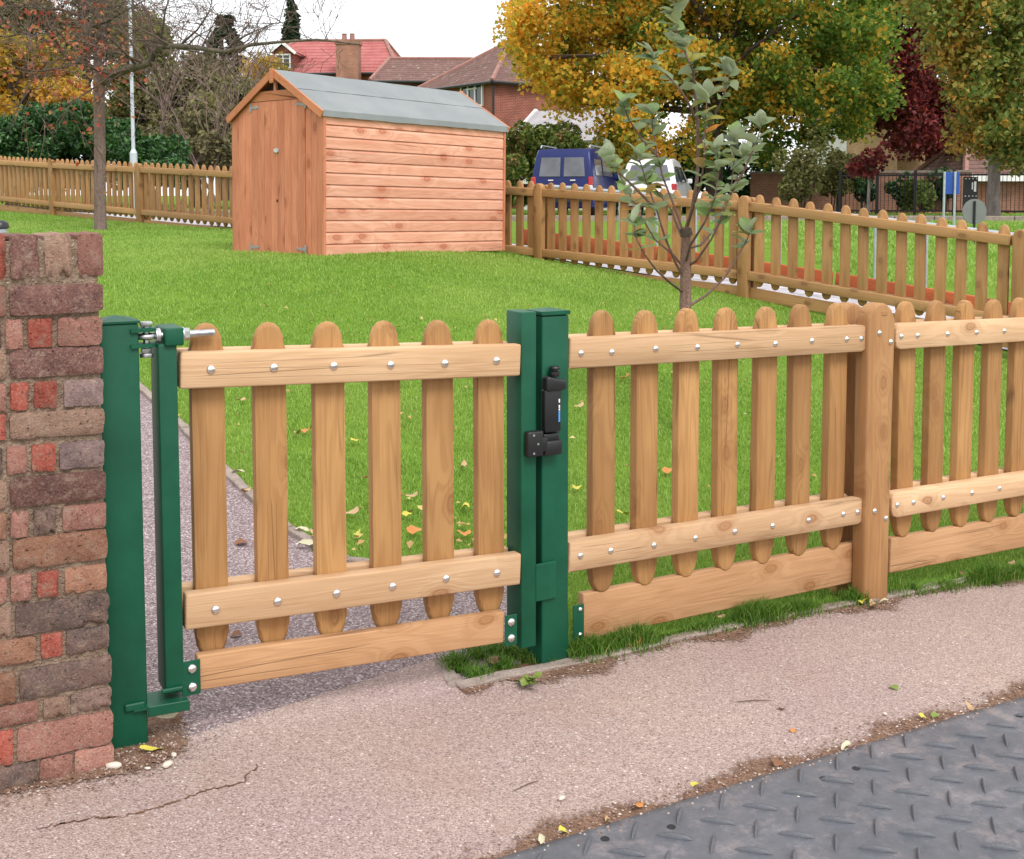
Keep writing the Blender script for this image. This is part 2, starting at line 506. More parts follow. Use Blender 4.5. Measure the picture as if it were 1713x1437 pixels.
def m_brick(name, a, b, spot):
    k = N(name)
    g_ = k.n('NewGeometry'); oi = k.n('ObjectInfo')
    ad = k.n('VectorMath', operation='ADD'); cm = k.n('CombineXYZ')
    k.l(k.math('MULTIPLY', oi.outputs['Random'], 31.0), cm.inputs[0]); k.l(k.math('MULTIPLY', oi.outputs['Random'], 57.0), cm.inputs[2])
    k.l(g_.outputs['Position'], ad.inputs[0]); k.l(cm.outputs[0], ad.inputs[1]); v = ad.outputs[0]
    f = k.noise(v, 9, 5, 0.65); g = k.noise(v, 42, 6, 0.75); h = k.noise(v, 170, 4, 0.75)
    c = k.ramp(k.math('ADD', k.math('MULTIPLY', f, 0.5), k.math('MULTIPLY', g, 0.5)), [(0.38, a), (0.6, b)])
    c = k.mix(k.ramp(h, [(0.52, 0), (0.66, 0.75)]), c, spot)
    c = k.mix(k.ramp(k.noise(v, 90, 3, 0.6), [(0.3, 0.7), (0.42, 0)]), c, tuple(q * 0.45 for q in a))
    pit = k.ramp(k.noise(v, 120, 2, 0.5), [(0.26, 1), (0.32, 0)])
    c = k.mix(k.math('MULTIPLY', pit, 0.85), c, tuple(q * 0.2 for q in a))
    lime = k.ramp(k.noise(v, 28, 6, 0.75), [(0.52, 0), (0.68, 0.7)])
    c = k.mix(lime, c, (0.40, 0.29, 0.22))
    hv = k.n('HueSaturation'); k.l(k.math('ADD', k.math('MULTIPLY', oi.outputs['Random'], 0.4), 0.8), hv.inputs['Value']); k.l(c, hv.inputs['Color'])
    k.color(hv.outputs[0]); k.setb(Roughness=0.9, Specular_IOR_Level=0.15)
    k.bump(k.math('SUBTRACT', k.math('ADD', g, k.math('MULTIPLY', h, 0.5)), k.math('MULTIPLY', pit, 0.6)), 0.9, 0.012); return k.m
BRICK = {'red': m_brick('brick_bright_red', (0.30, 0.065, 0.045), (0.44, 0.12, 0.085), (0.46, 0.25, 0.19)),
         'pur': m_brick('brick_purple_brown', (0.125, 0.066, 0.06), (0.225, 0.108, 0.088), (0.36, 0.245, 0.205)),
         'pin': m_brick('brick_dusty_pink', (0.30, 0.135, 0.105), (0.42, 0.20, 0.155), (0.50, 0.36, 0.30)),
         'tan': m_brick('brick_pale_brown', (0.27, 0.16, 0.115), (0.36, 0.225, 0.165), (0.48, 0.36, 0.28)),
         'ora': m_brick('brick_orange_brown', (0.27, 0.125, 0.08), (0.37, 0.19, 0.12), (0.42, 0.28, 0.21)),
         'drk': m_brick('brick_burnt_grey', (0.11, 0.085, 0.08), (0.24, 0.15, 0.12), (0.36, 0.27, 0.23)),
         'gry': m_brick('brick_blue_grey', (0.18, 0.125, 0.125), (0.28, 0.19, 0.175), (0.38, 0.28, 0.25))}
def m_mortar():
    k = N('lime_mortar'); v = k.coord('Object')
    f = k.noise(v, 7, 5, 0.7); g = k.noise(v, 90, 3, 0.7)
    c = k.ramp(k.math('ADD', k.math('MULTIPLY', f, 0.6), k.math('MULTIPLY', g, 0.4)), [(0.32, (0.17, 0.115, 0.08)), (0.55, (0.34, 0.245, 0.18)), (0.72, (0.46, 0.37, 0.29))])
    fl = k.ramp(k.noise(v, 150, 1), [(0.7, 0), (0.74, 0.8)])
    c = k.mix(fl, c, (0.62, 0.56, 0.50))
    k.color(c); k.setb(Roughness=0.95, Specular_IOR_Level=0.1); k.bump(k.math('ADD', f, g), 0.9, 0.02); return k.m
MORTAR = m_mortar()
def m_path():
    k = N('pink_aggregate_asphalt'); v = k.coord('Object')
    vo = k.voro(v, 230); v2 = k.voro(v, 95)
    sp = k.n('SeparateColor'); k.l(vo.outputs['Color'], sp.inputs[0])
    s2 = k.n('SeparateColor'); k.l(v2.outputs['Color'], s2.inputs[0])
    c = k.ramp(sp.outputs[0], [(0.0, (0.18, 0.135, 0.13)), (0.2, (0.335, 0.26, 0.238)), (0.6, (0.445, 0.355, 0.325)), (0.9, (0.53, 0.44, 0.40)), (1.0, (0.62, 0.56, 0.53))])
    edge = k.ramp(vo.outputs['Distance'], [(0.30, 0), (0.62, 0.4)])
    c = k.mix(edge, c, (0.24, 0.175, 0.16))
    chip = k.math('MULTIPLY', k.math('GREATER_THAN', s2.outputs[1], 0.96), k.ramp(v2.outputs['Distance'], [(0.28, 1), (0.4, 0)]))
    c = k.mix(chip, c, (0.66, 0.60, 0.56))
    big = k.noise(v, 0.8, 5, 0.6)
    tint = k.ramp(big, [(0.35, (0.93, 0.865, 0.88)), (0.55, (1.0, 0.96, 0.935)), (0.7, (1.06, 1.0, 0.91))])
    c = k.mix(1.0, c, tint, 'MULTIPLY')
    st = k.ramp(k.noise(v, 2.2, 7, 0.72), [(0.52, 0), (0.75, 0.42)])
    c = k.mix(st, c, (0.34, 0.22, 0.16))
    k.color(c); k.setb(Roughness=0.92, Specular_IOR_Level=0.2)
    k.bump(k.math('SUBTRACT', 1.0, vo.outputs['Distance']), 0.6, 0.004); return k.m
PATH = m_path()
def m_backpath():
    k = N('mauve_gravel_asphalt'); v = k.coord('Object')
    vo = k.voro(v, 150)
    sp = k.n('SeparateColor'); k.l(vo.outputs['Color'], sp.inputs[0])
    c = k.ramp(sp.outputs[0], [(0.0, (0.12, 0.09, 0.095)), (0.35, (0.28, 0.21, 0.215)), (0.75, (0.39, 0.305, 0.305)), (0.93, (0.55, 0.47, 0.47)), (1.0, (0.68, 0.62, 0.62))])
    edge = k.ramp(vo.outputs['Distance'], [(0.30, 0), (0.6, 0.5)])
    c = k.mix(edge, c, (0.12, 0.085, 0.085))
    k.color(c); k.setb(Roughness=0.9, Specular_IOR_Level=0.25)
    k.bump(k.math('SUBTRACT', 1.0, vo.outputs['Distance']), 0.7, 0.005); return k.m
BACKPATH = m_backpath()
def m_soil():
    k = N('brown_soil'); v = k.coord('Object')
    f = k.noise(v, 14, 6, 0.75); g = k.noise(v, 90, 3, 0.7)
    c = k.ramp(k.math('ADD', k.math('MULTIPLY', f, 0.55), k.math('MULTIPLY', g, 0.45)), [(0.33, (0.09, 0.045, 0.026)), (0.52, (0.22, 0.12, 0.075)), (0.7, (0.36, 0.235, 0.16))])
    k.color(c); k.setb(Roughness=0.97, Specular_IOR_Level=0.1); k.bump(k.math('ADD', f, g), 0.9, 0.02); return k.m
SOIL = m_soil()
def m_soil_fade():
    k = N('scattered_soil'); v = k.coord('Object')
    f = k.noise(v, 14, 6, 0.75); g = k.noise(v, 90, 4, 0.75)
    c = k.ramp(k.math('ADD', k.math('MULTIPLY', f, 0.55), k.math('MULTIPLY', g, 0.45)), [(0.33, (0.13, 0.07, 0.045)), (0.52, (0.29, 0.175, 0.12)), (0.7, (0.44, 0.31, 0.24))])
    k.color(c); k.setb(Roughness=0.97, Specular_IOR_Level=0.1); k.bump(k.math('ADD', f, g), 0.9, 0.02)
    at = k.n('Attribute'); at.attribute_name = 'fade'
    e = k.math('ADD', at.outputs['Fac'], k.math('MULTIPLY', k.math('SUBTRACT', k.math('ADD', k.math('MULTIPLY', f, 0.3), k.math('MULTIPLY', g, 0.7)), 0.5), 2.6))
    al = k.ramp(e, [(0.36, 0), (0.46, 1)])
    k.l(al, k.b.inputs['Alpha']); return k.m
SOILF = m_soil_fade()

def m_ground():
    k = N('turf_earth'); v = k.coord('Object')
    f = k.noise(v, 3, 6, 0.7); g = k.noise(v, 60, 3, 0.7)
    c = k.ramp(k.math('ADD', k.math('MULTIPLY', f, 0.5), k.math('MULTIPLY', g, 0.5)), [(0.35, (0.10, 0.175, 0.02)), (0.6, (0.18, 0.30, 0.035)), (0.75, (0.24, 0.36, 0.055))])
    k.color(c); k.setb(Roughness=0.95, Specular_IOR_Level=0.1); k.bump(g, 0.8, 0.03); return k.m
TURF = m_ground()
GRASSM = leaf_mat('lawn_blade', [(0.0, (0.15, 0.27, 0.035)), (0.45, (0.24, 0.425, 0.065)), (0.85, (0.335, 0.525, 0.105)), (1.0, (0.48, 0.55, 0.20))],
                  patch=[(0.0, (0.29, 0.46, 0.08)), (1.0, (0.45, 0.58, 0.16))], patch_scale=0.5, trans=0.45, rough=0.5, spec=0.25)
VERGEM = leaf_mat('verge_blade', [(0.0, (0.05, 0.13, 0.014)), (0.5, (0.10, 0.225, 0.022)), (0.9, (0.19, 0.34, 0.05)), (1.0, (0.42, 0.38, 0.15))], trans=0.4)
def m_mat():
    k = N('grey_rubber'); v = k.coord('Object')
    f = k.noise(v, 3.0, 6, 0.7); g = k.noise(v, 16, 6, 0.75); h = k.noise(v, 120, 2, 0.6)
    c = k.ramp(k.math('ADD', k.math('MULTIPLY', f, 0.45), k.math('MULTIPLY', g, 0.55)), [(0.36, (0.072, 0.077, 0.09)), (0.55, (0.115, 0.118, 0.134)), (0.68, (0.205, 0.195, 0.20))])
    dust = k.ramp(k.noise(v, 7, 8, 0.8), [(0.52, 0), (0.72, 0.75)])
    c = k.mix(dust, c, (0.30, 0.25, 0.24))
    c = k.mix(k.ramp(h, [(0.72, 0), (0.78, 0.5)]), c, (0.40, 0.37, 0.35))
    k.color(c); k.setb(Roughness=0.5, Specular_IOR_Level=0.45); k.bump(k.math('ADD', g, k.math('MULTIPLY', h, 0.3)), 0.25, 0.006); return k.m
RUBBER = m_mat()
def m_stone():
    k = N('concrete_edging'); v = k.coord('Object', shift=True)
    f = k.noise(v, 8, 6, 0.7); g = k.noise(v, 120, 2, 0.7)
    c = k.ramp(k.math('ADD', k.math('MULTIPLY', f, 0.6), k.math('MULTIPLY', g, 0.4)), [(0.35, (0.17, 0.13, 0.105)), (0.55, (0.32, 0.26, 0.225)), (0.7, (0.42, 0.36, 0.32))])
    k.color(c); k.setb(Roughness=0.92, Specular_IOR_Level=0.2); k.bump(k.math('ADD', f, g), 0.6, 0.008); return k.m
STONE = m_stone()
def m_bark(name, a, b, sc=1.0):
    if name in MAT: return MAT[name]
    k = N(name); v = k.coord('Object', (10 * sc, 10 * sc, 3 * sc)); v2 = k.coord('Object', (40 * sc, 40 * sc, 30 * sc))
    f = k.noise(v, 1.0, 5, 0.7, 0.6); g = k.noise(v2, 1.0, 3, 0.7)
    k.color(k.ramp(k.math('ADD', k.math('MULTIPLY', f, 0.6), k.math('MULTIPLY', g, 0.4)), [(0.34, a), (0.64, b)]))
    k.setb(Roughness=0.9, Specular_IOR_Level=0.2); k.bump(k.math('ADD', f, g), 0.7, 0.03); MAT[name] = k.m; return k.m
BARK = m_bark('pinkish_bark', (0.12, 0.075, 0.065), (0.30, 0.215, 0.19))
BARKS = m_bark('sapling_bark', (0.16, 0.095, 0.075), (0.33, 0.21, 0.165), 2.0)
BARKD = m_bark('dark_bark', (0.045, 0.033, 0.028), (0.13, 0.10, 0.08))
BARKG = m_bark('grey_bark', (0.14, 0.12, 0.10), (0.34, 0.30, 0.27))
TWIG = plain('twig_bark', (0.11, 0.072, 0.055), 0.85, 0, 0.3, 6)
TWIGS = plain('sapling_twig', (0.14, 0.075, 0.06), 0.7, 0, 0.3, 20)
def m_felt():
    k = N('green_grey_felt'); v = k.coord('Object')
    g = k.noise(v, 260, 2, 0.7); f = k.noise(v, 1.6, 5, 0.6)
    c = k.ramp(k.math('ADD', k.math('MULTIPLY', f, 0.6), k.math('MULTIPLY', g, 0.4)), [(0.35, (0.19, 0.205, 0.21)), (0.65, (0.265, 0.28, 0.285))])
    k.color(c); k.setb(Roughness=0.85, Specular_IOR_Level=0.3); k.bump(g, 0.35, 0.004); return k.m
FELT = m_felt()
def m_tiles(name, a, b, lich=None, rows=9.0):
    """clay tiles too far off to tell apart: courses and joints in the object's z and along the eave"""
    k = N(name); v = k.coord('Object')
    sx = k.n('SeparateXYZ'); k.l(v, sx.inputs[0])
    row = k.math('FRACT', k.math('MULTIPLY', sx.outputs[2], rows))
    f = k.noise(v, 1.3, 5, 0.65); g = k.noise(v, 5, 5, 0.7)
    c = k.ramp(k.math('ADD', k.math('MULTIPLY', f, 0.5), k.math('MULTIPLY', g, 0.5)), [(0.36, a), (0.64, b)])
    c = k.mix(k.ramp(row, [(0.0, 0.85), (0.3, 0.0)]), c, tuple(q * 0.35 for q in a))
    if lich: c = k.mix(k.ramp(k.noise(v, 3.5, 5, 0.75), [(0.58, 0), (0.66, 0.8)]), c, lich)
    k.color(c); k.setb(Roughness=0.85, Specular_IOR_Level=0.2); k.bump(row, 0.6, 0.04); return k.m
TILER = m_tiles('red_pantiles', (0.34, 0.095, 0.09), (0.46, 0.17, 0.155), rows=4.6)
TILEB = m_tiles('lichened_brown_tiles', (0.13, 0.075, 0.065), (0.22, 0.125, 0.105), (0.40, 0.34, 0.30), rows=7.0)
def m_wallbrick(name, a, b, mortar):
    k = N(name); v = k.coord('Object')
    br = k.n('TexBrick'); br.inputs['Scale'].default_value = 1.0
    br.inputs['Brick Width'].default_value = 0.23; br.inputs['Row Height'].default_value = 0.08; br.inputs['Mortar Size'].default_value = 0.012
    br.inputs['Color1'].default_value = (*a, 1); br.inputs['Color2'].default_value = (*b, 1); br.inputs['Mortar'].default_value = (*mortar, 1)
    sx = k.n('SeparateXYZ'); k.l(v, sx.inputs[0])
    cb = k.n('CombineXYZ'); k.l(k.math('ADD', sx.outputs[0], sx.outputs[1]), cb.inputs[0]); k.l(sx.outputs[2], cb.inputs[1])
    k.l(cb.outputs[0], br.inputs['Vector'])
    f = k.noise(v, 1.2, 5, 0.6)
    k.color(k.mix(1.0, br.outputs['Color'], k.ramp(f, [(0.35, 0.75), (0.65, 1.1)]), 'MULTIPLY'))
    k.setb(Roughness=0.9, Specular_IOR_Level=0.15); return k.m
WBRED = m_wallbrick('far_red_brickwork', (0.34, 0.085, 0.055), (0.27, 0.065, 0.045), (0.30, 0.20, 0.16))
WBTAN = m_wallbrick('far_tan_brickwork', (0.56, 0.33, 0.16), (0.47, 0.26, 0.12), (0.52, 0.40, 0.28))
WBBRN = m_wallbrick('far_brown_brickwork', (0.40, 0.17, 0.11), (0.33, 0.135, 0.09), (0.32, 0.23, 0.18))
def m_road():
    k = N('pale_road'); v = k.coord('Object')
    f = k.noise(v, 0.7, 5, 0.6); g = k.noise(v, 80, 2)
    k.color(k.ramp(k.math('ADD', k.math('MULTIPLY', f, 0.5), k.math('MULTIPLY', g, 0.5)), [(0.35, (0.24, 0.22, 0.23)), (0.65, (0.36, 0.335, 0.34))]))
    k.setb(Roughness=0.9, Specular_IOR_Level=0.2); return k.m
ROADM = m_road()
PAVEM = plain('pale_paving', (0.40, 0.38, 0.40), 0.9, 0, 0.4, 6)
# ------------------------------------------------------------------ lines of the place
GATE = Line(303, 3.27, 873, 3.80)
FENCE = Line(960, 3.92, 1440, 4.64)
FAR = Line(385, 17.8, 1255, 11.83, 400)
def in_poly(X, Y, poly):
    X = np.asarray(X); Y = np.asarray(Y)
    ins = np.zeros(X.shape, bool)
    n = len(poly)
    for i in range(n):
        x0, y0 = poly[i][0], poly[i][1]; x1, y1 = poly[(i + 1) % n][0], poly[(i + 1) % n][1]
        c = ((y0 > Y) != (y1 > Y)) & (X < (x1 - x0) * (Y - y0) / (y1 - y0 + 1e-12) + x0)
        ins ^= c
    return ins
kerb_px = [(765, 1158), (880, 1134), (1000, 1106), (1130, 1074), (1260, 1046), (1390, 1021), (1463, 1008), (1590, 982), (1713, 957), (1900, 922)]
KERB = [on_ground(*p) for p in kerb_px]
KERB.append(KERB[-1] + (KERB[-1] - KERB[-2]) * 2.2)
edge_px = [(905, 968), (760, 962), (640, 955), (545, 938), (455, 868), (380, 797), (300, 712), (236, 652), (150, 590)]
LAWN_EDGE = [on_ground(*p) for p in edge_px]
LAWN_EDGE.append(LAWN_EDGE[-1] + (LAWN_EDGE[-1] - LAWN_EDGE[-2]) * 3)
patch_px = [(735, 1108), (765, 1158)]
PATCH = [on_ground(*p) for p in patch_px]
# the mauve path behind the gate
hp = GATE.pt(-0.2); lp = FENCE.pt(-0.1)
back_poly = [(PATCH[0].x, PATCH[0].y), (GATE.pt(0.9, 0.03).x, GATE.pt(0.9, 0.03).y), (lp.x + 0.02, lp.y + 0.12)] + [(p.x, p.y) for p in LAWN_EDGE] \
    + [(LAWN_EDGE[-1].x - 2.5, LAWN_EDGE[-1].y - 0.6), (-4.5, 3.6), (GATE.pt(-0.9).x, GATE.pt(-0.9).y), (GATE.pt(0).x, GATE.pt(0).y - 0.1)]

def sheet(name, xs, ys, mat, lift=0.0, keep=None, smooth=True):
    X, Y = np.meshgrid(xs, ys)
    Z = ground_z(X, Y) + lift
    V = np.stack([X, Y, Z], -1).reshape(-1, 3)
    ny, nx = X.shape
    i = np.arange((ny - 1) * (nx - 1)); r, c = i // (nx - 1), i % (nx - 1)
    F = np.stack([r * nx + c, r * nx + c + 1, (r + 1) * nx + c + 1, (r + 1) * nx + c], -1)
    if keep is not None:
        ctr = V[F].mean(1)
        F = F[keep(ctr[:, 0], ctr[:, 1])]
        used = np.unique(F); mp = np.full(len(V), -1); mp[used] = np.arange(len(used))
        V = V[used]; F = mp[F]
    return tag(put(name, np_mesh(name, V, F, smooth), mat), kind='structure')
gx = np.concatenate([np.linspace(-600, -40, 12), np.linspace(-36, -12, 13), np.linspace(-11, 11, 111), np.linspace(12, 36, 13), np.linspace(40, 600, 12)])
gy = np.concatenate([np.linspace(-30, -4, 8), np.linspace(-3, 24, 136), np.linspace(25, 40, 11), np.linspace(45, 900, 14)])
sheet('ground', gx, gy, TURF)

def strip(name, left, right, mat, lift=0.006, kind='structure', nsub=10, across=8, fade=None):
    """sheet between two polylines of equal length, lying on the land"""
    rows = []
    for i in range(len(left) - 1):
        for k in range(nsub):
            t = k / nsub
            rows.append((left[i].lerp(left[i + 1], t), right[i].lerp(right[i + 1], t)))
    rows.append((left[-1], right[-1]))
    V = []
    for a, b in rows:
        for j in range(across + 1):
            q = a.lerp(b, j / across); V.append((q.x, q.y, 0))
    V = np.array(V); V[:, 2] = ground_z(V[:, 0], V[:, 1]) + lift
    nx = across + 1
    F = [(r * nx + c, r * nx + c + 1, (r + 1) * nx + c + 1, (r + 1) * nx + c) for r in range(len(rows) - 1) for c in range(across)]
    o = tag(put(name, np_mesh(name, V, F, True), mat), kind=kind)
    if fade is not None:
        at = o.data.attributes.new('fade', 'FLOAT', 'POINT')
        at.data.foreach_set('value', np.array([fade(j / across) for _ in rows for j in range(nx)], np.float32))
    return o
# footpath in front: from well behind the camera up to the wall, the gate line and the kerb
base_w = on_ground(0, 1312); wall_dir = GATE.d
pw0 = Vector((GATE.pt(-3.2).x, GATE.pt(-3.2).y - 0.22, 0)); pw1 = Vector((GATE.pt(-0.3).x, GATE.pt(-0.3).y - 0.02, 0)); pw2 = Vector((GATE.pt(0).x, GATE.pt(0).y + 0.0, 0))
pw3 = Vector((PATCH[0].x - 0.02, PATCH[0].y + 0.0, 0))
top = [pw0, pw1, pw2, pw3] + [Vector((p.x, p.y, 0)) for p in KERB]
bot = [Vector((p.x * 1.1, -3.0, 0)) for p in top]
bot[0].x = -4.5
strip('footpath', top, bot, PATH, 0.008, across=40, nsub=6)
xs = np.arange(-5.2, 1.2, 0.035); ys = np.arange(2.9, 9.5, 0.035)
sheet('garden_path', xs, ys, BACKPATH, 0.005, keep=lambda x, y: in_poly(x, y, back_poly))

# concrete edging pieces along the verge and along the lawn
def edging(root_name, pts, seg, wd, h, lift, drop=0.0):
    root = tag(empty(root_name, (pts[0].x, pts[0].y, gz(pts[0].x, pts[0].y))), kind='structure')
    acc = [0.0]
    for a, b in zip(pts, pts[1:]): acc.append(acc[-1] + (Vector((b.x, b.y)) - Vector((a.x, a.y))).length)
    def at(s):
        for i in range(len(pts) - 1):
            if s <= acc[i + 1] or i == len(pts) - 2:
                t = (s - acc[i]) / (acc[i + 1] - acc[i]); q = pts[i].lerp(pts[i + 1], t); return Vector((q.x, q.y))
    s = 0.0
    while s < acc[-1] - 0.1:
        ln = seg * random.uniform(0.86, 1.1); e = min(s + ln, acc[-1])
        a, b = at(s), at(e - 0.008)
        za, zb = gz(a.x, a.y), gz(b.x, b.y)
        L = (b - a).length
        mb = MB()
        b_ = bmesh.new(); bmesh.ops.create_cube(b_, size=1)
        bmesh.ops.subdivide_edges(b_, edges=[x for x in b_.edges if abs(x.verts[0].co.x - x.verts[1].co.x) > 0.5], cuts=6)
        for v in b_.verts:
            v.co = Vector((v.co.x * L + random.uniform(-.003, .003), v.co.y * wd + random.uniform(-.004, .004), v.co.z * h + random.uniform(-.004, .003)))
        bmesh.ops.bevel(b_, geom=list(b_.edges), offset=0.004, segments=1, affect='EDGES')
        mb._merge(b_)
        m = (a + b) / 2
        me = mb.mesh('edging_stone', 35)
        o = put('edging_stone', me, STONE, root, Vector((m.x, m.y, (za + zb) / 2 + lift - h / 2)) - root.location,
                (0, -math.atan2(zb - za, L), math.atan2(b.y - a.y, b.x - a.x)))
        s = e
    return root
edging('kerb', KERB, 0.62, 0.05, 0.10, 0.022)
edging('patch_edging', [PATCH[0], PATCH[1]], 0.3, 0.05, 0.08, 0.016)
edging('lawn_edging', LAWN_EDGE[1:], 0.5, 0.05, 0.08, 0.028)

# dirt washed up along the kerb and the rubber mat, bare soil at the hinge post
def dirt(name, line, width0, width1, seed, lift):
    r = np.random.default_rng(seed)
    pts = []
    n = 60
    acc = np.linspace(0, len(line) - 1.001, n)
    L, Rr = [], []
    for s in acc:
        i = int(s); a, b = line[i], line[i + 1]
        q = a.lerp(b, s - i); d = (b - a); d.z = 0; d.normalize(); nn = Vector((d.y, -d.x, 0))
        L.append(q + nn * width0); Rr.append(q + nn * (width0 + (width1 - width0) * (1.0 + 0.5 * math.sin(s * 3.1 + seed) + 0.3 * math.sin(s * 7.7))))
    return strip(name, L, Rr, SOILF, lift, nsub=2, across=8, fade=lambda t: 1.0 - t * 1.15)
dirt('kerb_dirt', KERB, 0.0, 0.13, 3, 0.0125)
# ------------------------------------------------------------------ wooden pieces
def pale_outline(wd, h, cap, n=7, sharp=1.25):
    r = wd / 2
    pts = []
    for i in range(n + 1):
        a = math.pi * i / n
        pts.append((r * math.cos(a), h - cap + cap * math.sin(a) ** (1 / sharp)))
    for i in range(n + 1):
        a = math.pi + math.pi * i / n
        pts.append((r * math.cos(a), cap * 0.95 - cap * 0.95 * abs(math.sin(a)) ** (1 / sharp)))
    return pts
def pale_mesh(name, wd, h, th, cap=0.085, bev=0.011, n=8, seg=2):
    mb = MB(); mb.prism(pale_outline(wd, h, cap, n), 0, th, bev, seg)
    return mb.mesh(name, 50)
def rail_mesh(name, L, h, th, bev=0.008, ends=0.0):
    """board along x from 0 to L, top edge at z=0, front at y=0"""
    mb = MB()
    if ends > 0:
        e = ends; pts = []
        q = [(0.0, -h), (L - e, -h)]
        arc = [(L - e + e * math.sin(a), -h + e - e * math.cos(a)) for a in [math.pi / 2 * i / 5 for i in range(1, 6)]]
        arc2 = [(L - e + e * math.cos(a), -e + e * math.sin(a)) for a in [math.pi / 2 * i / 5 for i in range(0, 6)]]
        pts = q + arc + arc2 + [(0.0, 0.0)]
        mb.prism(pts, 0, th, bev, 2)
    else:
        mb.box((L / 2, th / 2, -h / 2), (L, th, h), None, bev, 2)
    return mb.mesh(name, 50)
def bolt_mesh():
    mb = MB()
    r = 0.012
    prof = [(0, 0.0078)] + [(r * math.sin(a), 0.0078 * math.cos(a)) for a in [R(x) for x in (20, 40, 60, 78, 90)]] + [(r, -0.002)]
    mb.lathe(prof, 14, rot=(math.pi / 2, 0, 0))
    return mb.mesh('bolt', 60)
BOLT = bolt_mesh(); BOLT.materials.append(CHROME)

# ------------------------------------------------------------------ near picket fence right of the gate
FT, RH, PT = 0.045, 0.104, 0.038        # rail thickness and height, pale thickness
def fence_frame(line, u0, z0):
    return line.pt(u0, 0, z0)
u_l, _ = FENCE.hit(954, 566)
zt0 = FENCE.hit(960, 566)[1]; ub, zt1 = FENCE.hit(1440, 544.5)
slope1 = (zt1 - zt0) / (ub - FENCE.hit(960, 566)[0])
u_post0, _ = FENCE.hit(1443, 760); u_post1, _ = FENCE.hit(1492, 760)
zb0 = FENCE.hit(960, 917)[1]
print('fence slope', slope1, 'S', zt0 - zb0, 'post', u_post0, u_post1)
base = FENCE.pt(u_l); base.z = gz(base.x, base.y)
fence = empty('picket_fence', base, FENCE.yaw)
tag(fence, 'new honey-brown picket fence with bolted double rails right of the green latch post', 'fence')
def zrail(u, low=False):
    return zt0 + slope1 * u - (0.70 if low else 0.0)
def loc_f(u, v, z): return (u - u_l, v, z - base.z)
PALE_N = pale_mesh('pale', 0.094, 1.0, PT, 0.085, 0.008); PALE_N.materials.append(PALE)
def near_panel(ua, ub_, pale_us, round_left=False, round_right=True, bolts_end=True):
    L = ub_ - ua
    ang = -math.atan(slope1)
    for low in (False, True):
        for back in (False, True):
            me = rail_mesh('rail', L, RH, FT, 0.006, 0.03 if (round_right or round_left) else 0)
            v = 0.0 if not back else FT + PT
            o = put('rail', me, RAIL, fence, loc_f(ua, v, zrail(ua, low)), (0, ang, 0))
            if round_left:     # mirror the rounded end to the other side
                o.location = loc_f(ub_, v + FT, zrail(ub_, low)); o.rotation_euler = (0, -ang, math.pi)
            if not back:
                us = list(pale_us)
                if bolts_end: us = ([ua + 0.045] if not round_left else [ua + 0.03]) + us + ([ub_ - 0.04] if round_right else [])
                for u in us:
                    b = bpy.data.objects.new('bolt', BOLT); COL.objects.link(b); b.parent = o
                    if round_left: b.location = (ub_ - u, FT, -RH * 0.5); b.rotation_euler = (0, 0, math.pi)
                    else: b.location = (u - ua, 0.0, -RH * 0.5 + random.uniform(-.004, .004))
                    b.rotation_euler[1] = 0.0
    for u in pale_us:
        put('pale', PALE_N, PALE, fence, loc_f(u, FT, zrail(u) + 0.085 - 1.0 + random.uniform(-.004, .004)), (0, random.uniform(-.006, .006), 0))
b0 = FENCE.hit(1024, 587)[0]; b6 = FENCE.hit(1417, 566)[0]
pale_us = [b0 + (b6 - b0) * i / 6 for i in range(7)]
pitch = (b6 - b0) / 6
near_panel(u_l, FENCE.hit(1453, 570)[0], pale_us)
u_r0 = FENCE.hit(1499, 565)[0]
_p2 = (FENCE.hit(1680, 558)[0] - FENCE.hit(1535, 563)[0]) / 3
us2 = [FENCE.hit(1535, 563)[0] + _p2 * i for i in range(12)]
near_panel(u_r0, us2[-1] + 0.12, us2, round_left=True, round_right=False)
# kickboards
def kick(ua, ub_, za, zb_, h, v):
    L = ub_ - ua; a = -math.atan2(zb_ - za, L)
    put('kickboard', rail_mesh('kickboard', L, h, 0.035, 0.005), KICK, fence, loc_f(ua, v, za), (0, a, 0))
kv = FT + 0.004
def on_off(line, px, py, v):
    """(u, z) on the plane standing v behind the line"""
    a, b, c = ray(px, py); r = a / b
    A = line.A + line.n * v
    u = (r * A.y - A.x) / (line.d.x - r * line.d.y)
    Y = A.y + u * line.d.y
    return u, CAMZ + c / b * Y
ka = on_off(FENCE, 976, 994, kv); kb = on_off(FENCE, 1440, 906, kv)
kick(ka[0], kb[0] - 0.004, ka[1], kb[1], 0.165, kv)
ka2 = on_off(FENCE, 1490, 901, kv); kb2 = on_off(FENCE, 1713, 862, kv)
sl = (kb2[1] - ka2[1]) / (kb2[0] - ka2[0])
kick(ka2[0] + 0.004, us2[-1] + 0.12, ka2[1], ka2[1] + sl * (us2[-1] + 0.12 - ka2[0]), 0.15, kv)
